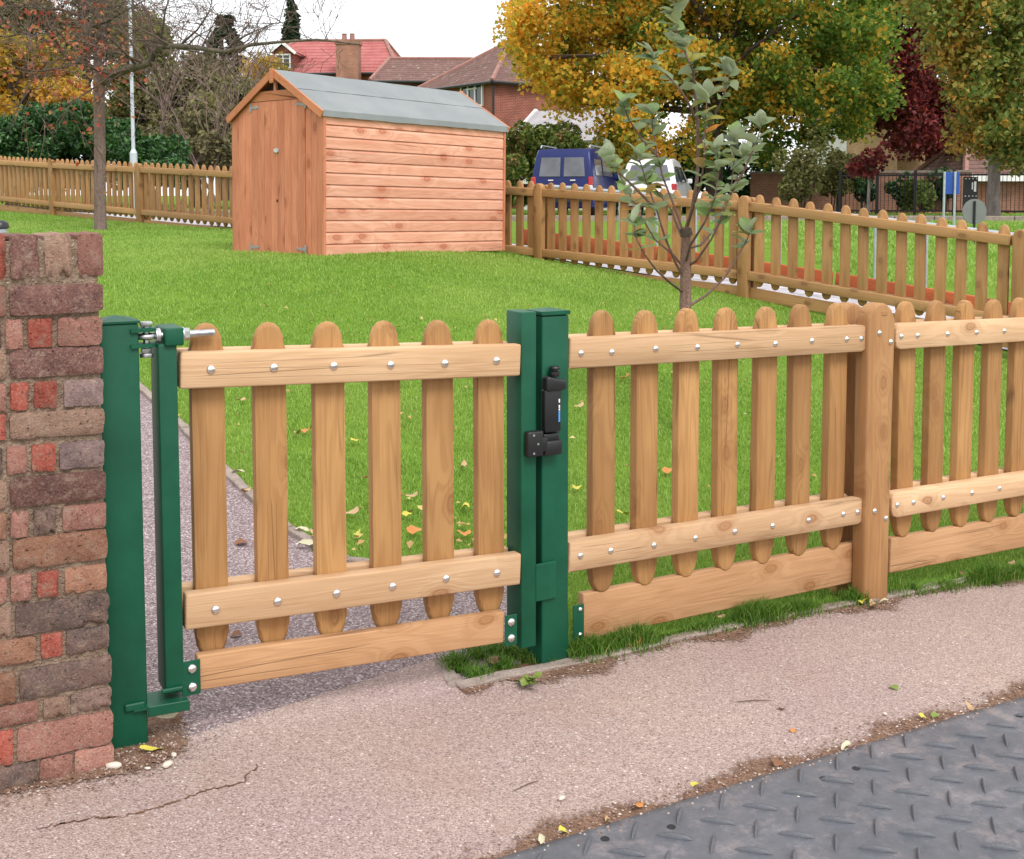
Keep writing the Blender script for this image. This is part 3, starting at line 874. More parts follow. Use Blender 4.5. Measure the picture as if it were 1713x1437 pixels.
# wooden post with a round head, and its partner behind the rails
def post_mesh(name, wd, h, dp, bev=0.012):
    r = wd / 2
    pts = [(r, 0.0)] + [(r * math.cos(a), h - r + r * math.sin(a)) for a in [math.pi * i / 12 for i in range(13)]] + [(-r, 0.0)]
    mb = MB(); mb.prism(list(reversed(pts)), 0, dp, bev, 2)
    return mb.mesh(name, 50)
def on_off0(px, py, v):
    a, b, c = ray(px, py); r = a / b; A = FENCE.A + FENCE.n * v
    return (r * A.y - A.x) / (FENCE.d.x - r * FENCE.d.y)
pa_, pb_ = on_off0(1454, 560, -.02), on_off0(1496, 560, -.02)
um = (pa_ + pb_) / 2
pz = gz(FENCE.pt(um).x, FENCE.pt(um).y)
ph = FENCE.hit(1474, 506)[1] - pz + 0.10
pw = pb_ - pa_
print('post height', ph, 'width', pw)
po = put('post', post_mesh("post", pw, ph, 0.07), POSTW, fence, loc_f(um, -0.02, pz - 0.10))
for px, py in ((1471, 557), (1490, 572), (1463, 855), (1482, 867)):
    u, z = on_off(FENCE, px, py, -0.02)
    put('bolt', BOLT, CHROME, po, (u - um, 0.0, z - pz + 0.10))
pl = MB(); pl.box((0, 0, 0), (0.033, 0.003, 0.018), None, 0.001)
u, z = on_off(FENCE, 1480, 524, -0.02)
pl.obj('maker_plate', wood('plate_wood', 0, (0.45, 0.24, 0.1), (0.3, 0.15, 0.06), knots=0), po, (u - um, -0.0005, z - pz + 0.10))
put('back_post', post_mesh('back_post', pw, ph - 0.012, 0.075), POSTW, fence, loc_f(um - 0.0, 0.128, pz - 0.10))

# ------------------------------------------------------------------ green latch post
ul0 = FENCE.hit(907, 800)[0]; ul1 = FENCE.hit(951.5, 800)[0]
pwid = ul1 - ul0; lu = (ul0 + ul1) / 2
lb = FENCE.pt(lu, 0.05); lb.z = gz(lb.x, lb.y)
ltop = FENCE.hit(930, 523)[1] - lb.z
print('latch post', pwid, ltop)
lpost = empty('latch_post', lb, FENCE.yaw)
tag(lpost, 'green square steel post carrying the black latch, standing on the kerb', 'gate post')
mb = MB(); mb.box((0, 0, ltop / 2 - 0.06), (pwid, 0.10, ltop + 0.10), None, 0.006, 2); mb.obj('shaft', GREEN, lpost, smooth=50)
mb = MB()
q = pwid / 2 + 0.004; t = ltop - 0.008
prof = [(-q, t), (q, t), (q, t + 0.014), (0, t + 0.022), (-q, t + 0.014)]
b = bmesh.new()
lo = [b.verts.new((x, y, t)) for x, y in ((-q, -0.054), (q, -0.054), (q, 0.054), (-q, 0.054))]
hi = [b.verts.new((x, y, t + 0.013)) for x, y in ((-q, -0.054), (q, -0.054), (q, 0.054), (-q, 0.054))]
ap = b.verts.new((0, 0, t + 0.022))
b.faces.new(list(reversed(lo)))
for i in range(4):
    j = (i + 1) % 4
    b.faces.new((lo[i], lo[j], hi[j], hi[i])); b.faces.new((hi[i], hi[j], ap))
bmesh.ops.bevel(b, geom=[e for e in b.edges if ap not in e.verts], offset=0.002, segments=2, affect='EDGES')
mb._merge(b); mb.obj('cap', GREEN, lpost)
# stop plate low on the post, fixing angle for the kickboard
def lp_loc(px, py, v): 
    u, z = on_off(FENCE, px, py, v); return Vector((u - lu, v - 0.05, z - lb.z))
a_ = lp_loc(897, 945, -0.012); c_ = lp_loc(931, 1000, -0.012)
mb = MB(); mb.box(((a_.x + c_.x) / 2, -0.05 - 0.006, (a_.z + c_.z) / 2), (c_.x - a_.x, 0.012, a_.z - c_.z), None, 0.003, 2)
mb.obj('stop_plate', GREEN, lpost)
br = lp_loc(968, 1040, kv - 0.004)
mb = MB(); mb.box((pwid / 2 + 0.002, br.y - 0.01, br.z), (0.004, 0.06, 0.125), None, 0.001)
mb.box((br.x - 0.004, br.y - 0.004, br.z), (0.046, 0.004, 0.125), None, 0.001)
bk = mb.obj('fixing_angle', GREEN, lpost)
for dz in (0.045, -0.045):
    put('bolt', BOLT, CHROME, bk, (br.x + 0.002, br.y - 0.006, br.z + dz), scl=(0.75, 0.75, 0.75))

# ------------------------------------------------------------------ magnetic latch on the post
lt = FENCE.pt(lu, -0.001); lt.z = FENCE.hit(925, 690)[1]
latch = empty('gate_latch', lt, FENCE.yaw)
tag(latch, 'black plastic pull-up gate latch with white and blue marks on the green post', 'latch')
mpp = 3.87 / FPX
def lx(px): return FENCE.hit(px, 690)[0] - lu
def lz(py): return FENCE.hit(925, py)[1] - lt.z
cxl = lx(917)
mb = MB()
mb.box((cxl, -0.016, (lz(650) + lz(718)) / 2), (lx(931) - lx(904), 0.032, lz(650) - lz(722)), None, 0.008, 3)
mb.box((cxl - 0.002, -0.012, (lz(722) + lz(735)) / 2), (lx(931) - lx(904) - 0.002, 0.026, lz(722) - lz(735)), None, 0.004, 2)
mb.obj('body', BLACKP, latch, smooth=50)
mb = MB(); mb.box((lx(921), -0.021, (lz(626) + lz(651)) / 2), (lx(939) - lx(906), 0.04, lz(626) - lz(651)), None, 0.009, 3)
b = mb.bm
for v in b.verts:
    if v.co.z > (lz(626) + lz(651)) / 2 and v.co.x > cxl: v.co.z -= (v.co.x - cxl) * 0.35
mb.obj('hood', BLACKP, latch, smooth=50)
mb = MB(); r_ = 0.5 * (lx(930) - lx(914))
mb.lathe([(0, lz(610)), (r_ * 0.8, lz(611)), (r_, lz(613.5)), (r_ * 0.9, lz(616)), (r_ * 0.55, lz(617)), (r_ * 0.55, lz(619)), (r_ * 0.95, lz(620.5)), (r_, lz(622)), (r_ * 0.8, lz(628))], 16, (lx(922), -0.02, 0))
mb.obj('pull_knob', BLACKP, latch, smooth=45)
mb = MB()
mb.box((lx(916), -0.019, (lz(733) + lz(757)) / 2), (lx(931) - lx(902), 0.04, lz(733) - lz(757)), None, 0.006, 2)
mb.obj('magnet_housing', BLACKP, latch, smooth=50)
for z0_, z1_, m_ in ((665, 671, MARKW), (675, 680, MARKW), (681, 684, MARKW), (684.5, 703, MARKB)):
    mb = MB(); wx = 0.0062 if m_ is MARKB else 0.005
    mb.box((lx(926.5), -0.0325, (lz(z0_) + lz(z1_)) / 2), (wx, 0.001, lz(z0_) - lz(z1_)))
    mb.obj('printed_mark', m_, latch)

# ------------------------------------------------------------------ the gate
gu = lambda px, py: GATE.hit(px, py)
u0g, z0g = gu(303, 590); u1g, z1g = gu(873, 576)
gs = (z1g - z0g) / (u1g - u0g)
GS = 0.697
gb = GATE.pt(0, 0.05); gb.z = gz(gb.x, gb.y)
print('gate len', u1g - u0g, 'slope', gs, z0g)
gate = empty('picket_gate', gb, GATE.yaw)
tag(gate, 'wooden picket gate in a green steel frame hung beside the brick wall', 'gate')
def gl(u, v, z): return (u, v - 0.05, z - gb.z)
gang = -math.atan(gs)
GL = u1g - u0g
def gzr(u, low): return z0g + gs * (u - u0g) - (GS if low else 0)
gp0 = gu(354, 618)[0]; gp5 = gu(832, 603)[0]
gus = [gp0 + (gp5 - gp0) * i / 5 for i in range(6)]
for low in (False, True):
    for back in (False, True):
        off = 0.004 if back else 0.0
        me = rail_mesh('rail', GL - off, RH, FT, 0.006)
        o = put('rail', me, RAIL, gate, gl(u0g, FT + PT if back else 0, gzr(u0g, low)), (0, gang, 0))
        if not back:
            for u in gus:
                b = bpy.data.objects.new('bolt', BOLT); COL.objects.link(b); b.parent = o
                b.location = (u - u0g, 0, -RH * 0.5 + random.uniform(-.003, .003)); b.scale = (1.12, 1.12, 1.12)
PALE_G = pale_mesh('pale', 0.094, 0.99, PT, 0.078, 0.0135, 8, 3); PALE_G.materials.append(PALE)
for u in gus:
    put('pale', PALE_G, PALE, gate, gl(u, FT, gzr(u, False) + 0.078 - 0.99), (0, 0, 0))
# kickboard, its plates and bolts
k0 = gu(331, 1098); k1 = gu(846, 1024)
k0b = gu(331, 1157)
kh = k0[1] - k0b[1]
ksl = (k1[1] - k0[1]) / (k1[0] - k0[0])
put('kickboard', rail_mesh('kickboard', k1[0] - k0[0], kh, 0.035, 0.005), KICK, gate, gl(k0[0], 0.004, k0[1]), (0, -math.atan(ksl), 0))
# stiles: square steel tube
us0, us1 = gu(270, 850)[0], gu(302, 850)[0] - 0.001
zst = gu(285, 575)[1]; zsb = gu(290, 1160)[1]
mb = MB(); mb.box(((us0 + us1) / 2, 0, (zst + zsb) / 2 - gb.z), (us1 - us0, 0.106, zst - zsb), None, 0.004, 2); mb.obj('hinge_stile', GREEN, gate, smooth=50)
bz0, bz1 = gu(285, 548)[1], gu(285, 578)[1]
ub0, ub1 = gu(274, 560)[0], gu(306, 560)[0]
mb = MB(); mb.box(((ub0 + ub1) / 2, -0.002, (bz0 + bz1) / 2 - gb.z), (ub1 - ub0, 0.125, bz0 - bz1), None, 0.004, 2); mb.obj('eye_bolt_block', GREEN, gate, smooth=50)
ul_0, ul_1 = gu(872.5, 800)[0] + 0.001, gu(898, 800)[0]
zlt, zlb = gu(885, 522)[1], gu(885, 1084)[1]
mb = MB(); mb.box(((ul_0 + ul_1) / 2, 0.006, (zlt + zlb) / 2 - gb.z), (ul_1 - ul_0, 0.106, zlt - zlb), None, 0.004, 2); mb.obj('latch_stile', GREEN, gate, smooth=50)
for (px, nm) in ((320, 0), (855, 1)):
    c = gu(px, 1134 if nm == 0 else 1054)
    mb = MB(); hw = 0.026
    mb.box((c[0], -0.05 + 0.001, c[1] - gb.z), (hw * 2 if nm == 0 else hw * 1.7, 0.004, kh * 0.98), None, 0.001)
    pl_ = mb.obj('fixing_plate', GREEN, gate)
    for dz in (0.26, -0.26):
        put('bolt', BOLT, CHROME, pl_, (c[0] + (0.002 if nm == 0 else 0), -0.051, c[1] - gb.z + dz * kh), scl=(1.2, 1.2, 1.2))
# eye bolt through the top block
zb_ = gu(330, 559)[1] - gb.z
mb = MB()
x0 = gu(262, 559)[0]; x1 = gu(362, 559)[0]
mb.cyl((x0, -0.03, zb_), (x1, -0.03, zb_), 0.0095, n=14, bev=0.002)
for i in range(26):
    xx = gu(322, 559)[0] + i * (x1 - gu(322, 559)[0] - 0.004) / 26
    mb.cyl((xx, -0.03, zb_), (xx + 0.0014, -0.03, zb_), 0.0103, n=12)
mb.obj('eye_bolt_shank', ZINC, gate, smooth=40)
for (pa, pb) in ((306, 310), (310, 319), (266, 270), (262, 266)):
    mb = MB(); wash = pb - pa < 5
    mb.cyl((gu(pa, 559)[0], -0.03, zb_), (gu(pb, 559)[0], -0.03, zb_), 0.021 if wash else 0.0175, n=16 if wash else 6, bev=0.001)
    mb.obj('washer' if wash else 'nut', ZINC, gate, smooth=30)
ex = gu(247, 560)[0]
mb = MB()
pts = [(ex + 0.021 * math.cos(2 * math.pi * i / 20), -0.03 + 0.021 * math.sin(2 * math.pi * i / 20), zb_) for i in range(21)]
mb.tube(pts, 0.0085, 8); mb.obj('eye', ZINC, gate, smooth=50)
# bottom pivot plate
pz0 = gu(250, 1178)[1] - gb.z
xa = gu(222, 1190)[0]; xb = gu(312, 1150)[0]
mb = MB()
pts = [(xa, -0.065), (xb, -0.078), (xb, 0.03), (xa + 0.05, 0.03), (xa, -0.01)]
b = bmesh.new(); lo = [b.verts.new((x, y, pz0 - 0.008)) for x, y in pts]; hi = [b.verts.new((x, y, pz0)) for x, y in pts]
b.faces.new(hi); b.faces.new(list(reversed(lo)))
for i in range(5):
    j = (i + 1) % 5; b.faces.new((lo[i], lo[j], hi[j], hi[i]))
bmesh.ops.recalc_face_normals(b, faces=b.faces)
mb._merge(b)
mb.box(((xa + xb) / 2 + 0.02, -0.072, pz0 - 0.014), (xb - xa - 0.035, 0.008, 0.03), (0, 0, -0.08), 0.002)
mb.obj('pivot_plate', GREEN, gate)
mb = MB(); mb.cyl((gu(240, 1170)[0], -0.03, pz0 - 0.02), (gu(240, 1170)[0], -0.03, pz0 + 0.02), 0.012, n=14, bev=0.003); mb.obj('pivot_pin', GREEN, gate, smooth=40)
sp = gu(287, 1152)
mb = MB(); mb.box((sp[0], -0.058, sp[1] - gb.z), (us1 - us0 + 0.008, 0.012, 0.012), None, 0.003); mb.obj('stile_foot', GREEN, gate)
# striker of the latch, screwed to the latch stile
mb = MB(); su0 = gu(877, 740)[0]; su1 = gu(903, 740)[0]; sz0 = gu(888, 720)[1]; sz1 = gu(888, 762)[1]
mb.box(((su0 + su1) / 2, -0.062, (sz0 + sz1) / 2 - gb.z), (su1 - su0, 0.03, sz0 - sz1), None, 0.006, 3)
mb.box((su1 + 0.0, -0.07, (sz0 + sz1) / 2 - gb.z - 0.004), (0.03, 0.012, (sz0 - sz1) * 0.55), (0, 0.15, 0), 0.003, 2)
st = mb.obj('latch_striker', BLACKP, gate, smooth=50)
for dx, dz in ((-0.008, 0.03), (-0.008, -0.03), (0.008, -0.0)):
    mb = MB(); mb.cyl(((su0 + su1) / 2 + dx, -0.0765, (sz0 + sz1) / 2 - gb.z + dz), ((su0 + su1) / 2 + dx, -0.0785, (sz0 + sz1) / 2 - gb.z + dz), 0.004, n=10)
    mb.obj('screw', ZINC, st)

# ------------------------------------------------------------------ hinge post against the wall
HP = GATE
hu0 = gu(172, 800)[0]; hu1 = gu(240, 850)[0]
hu1 = gu(239, 850)[0]; hu0 = hu1 - 0.105
hb = GATE.pt((hu0 + hu1) / 2, 0.05); hb.z = gz(hb.x, hb.y)
htop = gu(210, 541)[1] - hb.z
print('hinge post h', htop)
hpost = empty('hinge_post', hb, GATE.yaw)
tag(hpost, 'green square steel hinge post set against the brick wall', 'gate post')
mb = MB(); mb.box((0, 0, htop / 2 - 0.08), (0.105, 0.105, htop + 0.16), None, 0.006, 2); mb.obj('shaft', GREEN, hpost, smooth=50)
mb = MB(); b = bmesh.new(); q = 0.056; t = htop
lo = [b.verts.new((x, y, t)) for x, y in ((-q, -q), (q, -q), (q, q), (-q, q))]; hi = [b.verts.new((v.co.x, v.co.y, t + 0.006)) for v in lo]
ap = b.verts.new((0, 0, t + 0.02)); b.faces.new(list(reversed(lo)))
for i in range(4):
    j = (i + 1) % 4; b.faces.new((lo[i], lo[j], hi[j], hi[i])); b.faces.new((hi[i], hi[j], ap))
mb._merge(b); mb.obj('cap', GREEN, hpost)
def hx(px, py): return gu(px, py)[0] - (hu0 + hu1) / 2
def hz(px, py): return gu(px, py)[1] - hb.z
for py in (552, 578):
    mb = MB()
    zc = hz(247, py)
    b = bmesh.new(); c0 = hx(247, 560); pts = [(0.03, -0.062)] + [(c0 + 0.028 * math.sin(a), -0.03 - 0.028 * math.cos(a)) for a in [math.pi * i / 8 for i in range(9)]] + [(0.03, 0.0)]
    lo = [b.verts.new((x, y - 0.05 + 0.05, zc - 0.005)) for x, y in pts]; hi = [b.verts.new((x, y, zc + 0.005)) for x, y in pts]
    b.faces.new(lo); b.faces.new(hi)
    for i in range(len(pts)):
        j = (i + 1) % len(pts); b.faces.new((lo[i], lo[j], hi[j], hi[i]))
    bmesh.ops.recalc_face_normals(b, faces=b.faces)
    mb._merge(b); mb.obj('hinge_lug', GREEN, hpost)
mb = MB(); xx = hx(247, 560)
mb.cyl((xx, -0.03, hz(247, 593)), (xx, -0.03, hz(247, 545)), 0.009, n=12)
mb.cyl((xx, -0.03, hz(247, 547)), (xx, -0.03, hz(247, 539)), 0.018, n=6, bev=0.002)
mb.cyl((xx, -0.03, hz(247, 592)), (xx, -0.03, hz(247, 583)), 0.016, n=6, bev=0.002)
mb.cyl((xx, -0.03, hz(247, 599)), (xx, -0.03, hz(247, 592)), 0.019, n=12, bev=0.002)
mb.obj('hinge_bolt', ZINC, hpost, smooth=30)
mb = MB(); mb.box((hx(225, 1186), -0.058, hz(225, 1180)), (0.055, 0.012, 0.02), None, 0.003); mb.obj('pivot_bracket', GREEN, hpost)
mb = MB(); mb.lathe([(0, 0.01), (0.007, 0.006), (0.008, 0)], 10, (0.0525, 0.0, hz(235, 632)), (0, math.pi / 2, 0)); mb.obj('stop_button', BLACKP, hpost)

# ------------------------------------------------------------------ brick wall
WALL = Line(0, 2.93, 185, 3.075, 900)
wu = lambda px, py: WALL.hit(px, py)
wend = wu(173, 560)[0]
wb = WALL.pt(wend - 0.4, 0.11); wb.z = gz(wb.x, wb.y)
wall = empty('brick_wall', wb, WALL.yaw)
tag(wall, 'old weathered red and purple brick wall end beside the gate', 'wall')
wo = wend - 0.4
WT = 0.225
wtop = wu(150, 393)[1]
mb = MB()
gx0 = wu(-420, 800)[0]
# mortar core with a rough face
nx_, nz_ = 60, 70
fv = np.zeros((nz_ + 1, nx_ + 1, 3))
for iz in range(nz_ + 1):
    for ix in range(nx_ + 1):
        fv[iz, ix] = (gx0 + (wend - 0.006 - gx0) * ix / nx_ - wo, -0.11 + 0.012 + rng.uniform(-.0035, .0035), (wb.z - 0.2 + (wtop - 0.012 - wb.z + 0.2) * iz / nz_) - wb.z)
fv[:, -1, 1] = -0.09
V = fv.reshape(-1, 3); F = [(r * (nx_ + 1) + c, r * (nx_ + 1) + c + 1, (r + 1) * (nx_ + 1) + c + 1, (r + 1) * (nx_ + 1) + c) for r in range(nz_) for c in range(nx_)]
core = bmesh.new()
vv = [core.verts.new(p) for p in V]
for f in F: core.faces.new([vv[i] for i in f])
mb._merge(core)
zc0, zc1 = -0.2, wtop - 0.012 - wb.z
mb.box(((gx0 + wend - 0.006) / 2 - wo, 0.012, (zc0 + zc1) / 2), (wend - 0.006 - gx0, 0.2, zc1 - zc0 - 0.002))
mb.obj('mortar', MORTAR, wall)
def brick_mesh(i, nx=7, ny=2, nz=3):
    r = np.random.default_rng(100 + i)
    b = bmesh.new(); bmesh.ops.create_cube(b, size=1)
    for ax, cuts in ((0, 9), (2, 4)):
        bmesh.ops.subdivide_edges(b, edges=[e for e in b.edges if abs(e.verts[0].co[ax] - e.verts[1].co[ax]) > 0.5], cuts=cuts)
    ph = r.uniform(0, 6, 6)
    for v in b.verts:
        x, y, z = v.co
        ex, ez = abs(x) > 0.49, abs(z) > 0.49
        chip = max(0.0, r.normal(0, 1) - 1.35)
        if ex: x *= 1 - abs(r.normal(0, 0.012)) - 0.006 * math.sin(z * 5 + ph[0])
        if ez: z *= 1 - abs(r.normal(0, 0.03)) - 0.10 * chip - 0.03 * (0.5 + 0.5 * math.sin(x * 5 + ph[1]))
        if ex and ez: x *= 0.992 - 0.02 * r.random(); z *= 0.95 - 0.09 * r.random()
        if y < -0.4:
            y += 0.03 * r.random() + 0.09 * chip * (1 if (ex or ez) else .3) + (0.015 + 0.05 * r.random() if (ex or ez) else 0) + 0.02 * math.sin(x * 7 + z * 4 + ph[2])
        v.co = (x, y, z)
    me = bpy.data.meshes.new('brick'); b.to_mesh(me); b.free()
    for p in me.polygons: p.use_smooth = True
    me.set_sharp_from_angle(angle=R(55))
    return me
BM = {}
for k, m in BRICK.items():
    BM[k] = []
    for i in range(4):
        me = brick_mesh(len(BM) * 7 + i); me.materials.append(m); BM[k].append(me)
rows = [
 (393, 462, [(18, 66, 'pur'), (76, 121, 'tan'), (132, 174, 'pin')]),
 (477, 523, [(18, 172, 'pur')]),
 (532, 578, [(10, 38, 'pin'), (48, 88, 'red'), (98, 171, 'pin')]),
 (582, 627, [(18, 173, 'pur')]),
 (637, 680, [(18, 48, 'red'), (58, 96, 'red'), (108, 173, 'gry')]),
 (687, 728, [(18, 174, 'tan')]),
 (741, 784, [(12, 45, 'pin'), (54, 93, 'red'), (101, 175, 'gry')]),
 (793, 839, [(18, 177, 'pur')]),
 (848, 888, [(18, 47, 'pin'), (57, 94, 'drk'), (106, 178, 'pin')]),
 (893, 941, [(23, 179, 'ora')]),
 (952, 993, [(18, 52, 'pin'), (63, 98, 'red'), (110, 179, 'ora')]),
 (1001, 1050, [(27, 182, 'drk')]),
 (1056, 1094, [(-30, 59, 'ora'), (69, 105, 'red'), (112, 183, 'drk')]),
 (1109, 1156, [(34, 187, 'drk')]),
 (1163, 1195, [(-50, 64, 'pin'), (73, 113, 'tan'), (120, 187, 'drk')]),
 (1203, 1257, [(30, 189, 'pin')]),
 (1262, 1300, [(-60, 63, 'drk'), (67, 121, 'pin'), (126, 191, 'pin')]),
 (1310, 1356, [(-150, 30, 'pur'), (40, 190, 'drk')]),
]
wsl = -0.03
rb = random.Random(5)
for i, (y0, y1, bl) in enumerate(rows):
    left = min(b[0] for b in bl)
    ext = list(bl); x = left - 8
    while x > -330:
        wd = rb.choice([150, 72, 72, 40]) if i % 2 else rb.choice([72, 40, 72])
        if i == 0: wd = 45
        ext.append((x - wd, x, rb.choice(['pur', 'pin', 'red', 'tan', 'ora', 'pin', 'drk']))); x -= wd + 9
    for (xa, xb_, kk) in ext:
        # courses follow the fall of the wall: keep each brick level along the wall line
        ym = (y0 + y1) / 2
        xr = 120
        u0_, u1_ = wu(xa, ym)[0], wu(xb_, ym)[0]
        zt_, zb2 = wu(xr, y0)[1], wu(xr, y1)[1]
        um_ = (u0_ + u1_) / 2
        dz = wsl * (um_ - wu(xr, ym)[0]) * min(1.0, i / 5)
        me = rb.choice(BM[kk])
        hgt = zt_ - zb2 + 0.002
        o = put('brick', me, None, wall, (um_ - wo, -0.11 + (0.05 if i else 0.097) + rb.uniform(-.003, .003), (zt_ + zb2) / 2 + dz - wb.z),
                (0, -math.atan(wsl) * min(1.0, i / 5) + rb.uniform(-.006, .006), 0), ((u1_ - u0_) * 1.02, 0.105 if i else 0.2, hgt * 1.05 if i else hgt * 1.06))
# coping course seen from above: the soldier bricks run through the wall
for j in range(14):
    pass
mb = MB()
nn = 26
b = bmesh.new()
g0, g1 = gx0 - wo, wend - 0.004 - wo
grid = [[b.verts.new((g0 + (g1 - g0) * i / 40, -0.09 + 0.2 * j / 6, wtop - wb.z - 0.012 + rng.uniform(-.004, .004))) for i in range(41)] for j in range(7)]
for j in range(6):
    for i in range(40): b.faces.new((grid[j][i], grid[j][i + 1], grid[j + 1][i + 1], grid[j + 1][i]))
mb._merge(b); mb.obj('coping_mortar', MORTAR, wall, smooth=60)
# ------------------------------------------------------------------ long picket fence across the back of the lawn
fu = lambda px, py: FAR.hit(px, py)
tops = [fu(20, 269), fu(85, 272.7), fu(235, 279.5), fu(385, 286.7), fu(910, 316), fu(1255, 338), fu(1583, 377.6), fu(1700, 395)]
tu = np.array([t[0] for t in tops]); tz = np.array([t[1] for t in tops])
def zfar(u):
    if u > tu[-1]: return float(tz[-1] + (tz[-1] - tz[-3]) / (tu[-1] - tu[-3]) * (u - tu[-1]))
    if u < tu[0]: return float(tz[0] + (tz[1] - tz[0]) / (tu[1] - tu[0]) * (u - tu[0]))
    return float(np.interp(u, tu, tz))
p_r = [fu(900, 380)[0], fu(1243, 400)[0], fu(1705, 440)[0]]
p_l = [fu(85, 310)[0], fu(231, 320)[0]]
print('far posts', p_l, p_r)
gap = (p_r[0] - p_l[1]) / 3
posts = [p_l[0] - 2.8, p_l[0], p_l[1], p_l[1] + gap, p_l[1] + 2 * gap] + p_r + [p_r[2] + 2.75, p_r[2] + 5.4]
fb = FAR.pt(posts[2]); fb.z = gz(fb.x, fb.y)
ffence = empty('picket_fence', fb, FAR.yaw)
tag(ffence, 'long weathered picket fence crossing behind the shed at the back of the lawn', 'fence')
def loc_b(u, v, z): return (u - posts[2], v, z - fb.z)
PALE_F = pale_mesh('pale', 0.094, 0.935, 0.035, 0.08, 0.008, 6, 1); PALE_F.materials.append(PALEF)
POST_F = post_mesh('post', 0.115, 1.15, 0.08, 0.01); POST_F.materials.append(PALEF)
for i, u in enumerate(posts):
    z = zfar(u)
    put('post', POST_F, PALEF, ffence, loc_b(u, -0.015, z + 0.06 - 1.15))
    put('post', POST_F, PALEF, ffence, loc_b(u + 0.0, 0.12, z + 0.045 - 1.15))
    if i == len(posts) - 1: break
    a, b_ = u + 0.062, posts[i + 1] - 0.062
    za, zb2 = zfar(a), zfar(b_)
    L = b_ - a; ang = -math.atan2(zb2 - za, L)
    for low in (0, 1):
        for back in (0, 1):
            put('rail', rail_mesh('rail', L, 0.092, 0.045, 0.006), RAILF, ffence, loc_b(a, 0.081 if back else 0, za - (0.70 if low else 0)), (0, ang, 0))
    n = max(3, round(L / 0.181))
    for k in range(n):
        uu = a + L * (k + 0.5) / n
        zz = za + (zb2 - za) * (uu - a) / L
        put('pale', PALE_F, PALEF, ffence, loc_b(uu, 0.0455, zz + 0.082 - 0.935 + random.uniform(-.006, .006)), (0, random.uniform(-.008, .008), 0))
    zg = [gz(FAR.pt(q).x, FAR.pt(q).y) for q in (a, b_)]
    put('kickboard', rail_mesh('kickboard', L, 0.12, 0.03, 0.005), RAILF, ffence, loc_b(a, 0.05, za - 0.70 - 0.092 - 0.075), (0, ang, 0))

# ------------------------------------------------------------------ garden shed
sc0 = P(542, 424, 11.6)
sa = R(50)
sd_ = Vector((math.cos(sa), math.sin(sa))); sf_ = Vector((-math.sin(sa), math.cos(sa)))
def along(d, px, py):
    a, b, c = ray(px, py); r = a / b
    return (r * sc0.y - sc0.x) / (d.x - r * d.y)
SL = along(sd_, 841, 300); SW = along(sf_, 389, 300)
sz = P(542, 425, 11.6).z - 0.02
SE = P(543, 187, 11.6).z - sz            # wall height at the eave
def zon(px, py, d, t):
    q = Vector((sc0.x, sc0.y)) + d * t
    a, b, c = ray(px, py); return CAMZ + c / b * q.y
SR = zon(461, 122, sf_, SW / 2) - sz     # ridge
print('shed L W eave ridge', SL, SW, SE, SR)
shed = empty('garden_shed', (sc0.x, sc0.y, sz), sa); shed.rotation_euler[1] = 0.014
tag(shed, 'orange-stained timber shed with double doors and green-grey felt roof on the lawn', 'shed')
# local x along the side, local y along the front towards the left; front face is x=0, near side is y=0
DULL = plain('dull_galvanised_hinge', (0.30, 0.29, 0.28), 0.65, 0.3, 0.25, 30)
DARKIN = plain('dark_shed_inside', (0.03, 0.02, 0.015), 0.9)
mb = MB(); mb.box((SL / 2, SW / 2, SE / 2), (SL - 0.06, SW - 0.06, SE - 0.02))
pts = [(0.03, SE - 0.01), (SW - 0.03, SE - 0.01), (SW / 2, SR - 0.05)]
b = bmesh.new(); fa = [b.verts.new((0.03, y, z)) for y, z in pts]; fb_ = [b.verts.new((SL - 0.03, y, z)) for y, z in pts]
b.faces.new(fa); b.faces.new(list(reversed(fb_)))
for i in range(3):
    j = (i + 1) % 3; b.faces.new((fa[i], fa[j], fb_[j], fb_[i]))
bmesh.ops.recalc_face_normals(b, faces=b.faces); mb._merge(b)
mb.obj('carcass', DARKIN, shed)
NB = 12
bh = SE / NB
for i in range(NB):
    # lapped board: thin at the top edge, thick at the bottom edge
    mb = MB()
    z0_ = i * bh + 0.002
    pr = [(-0.012, z0_), (-0.036, z0_), (-0.036, z0_ + bh * 0.74), (-0.020, z0_ + bh * 0.98), (-0.012, z0_ + bh * 0.98)]
    b = bmesh.new(); fa = [b.verts.new((0.001, y + 0.03, z)) for y, z in pr]; fb_ = [b.verts.new((SL, y + 0.03, z)) for y, z in pr]
    b.faces.new(fa); b.faces.new(list(reversed(fb_)))
    for k in range(5):
        j = (k + 1) % 5; b.faces.new((fa[k], fa[j], fb_[j], fb_[k]))
    bmesh.ops.recalc_face_normals(b, faces=b.faces); mb._merge(b)
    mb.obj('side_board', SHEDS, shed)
    mb = MB(); mb.box((SL / 2, SW - 0.01, z0_ + bh / 2), (SL, 0.03, bh - 0.006)); mb.obj('side_board', SHEDS, shed)
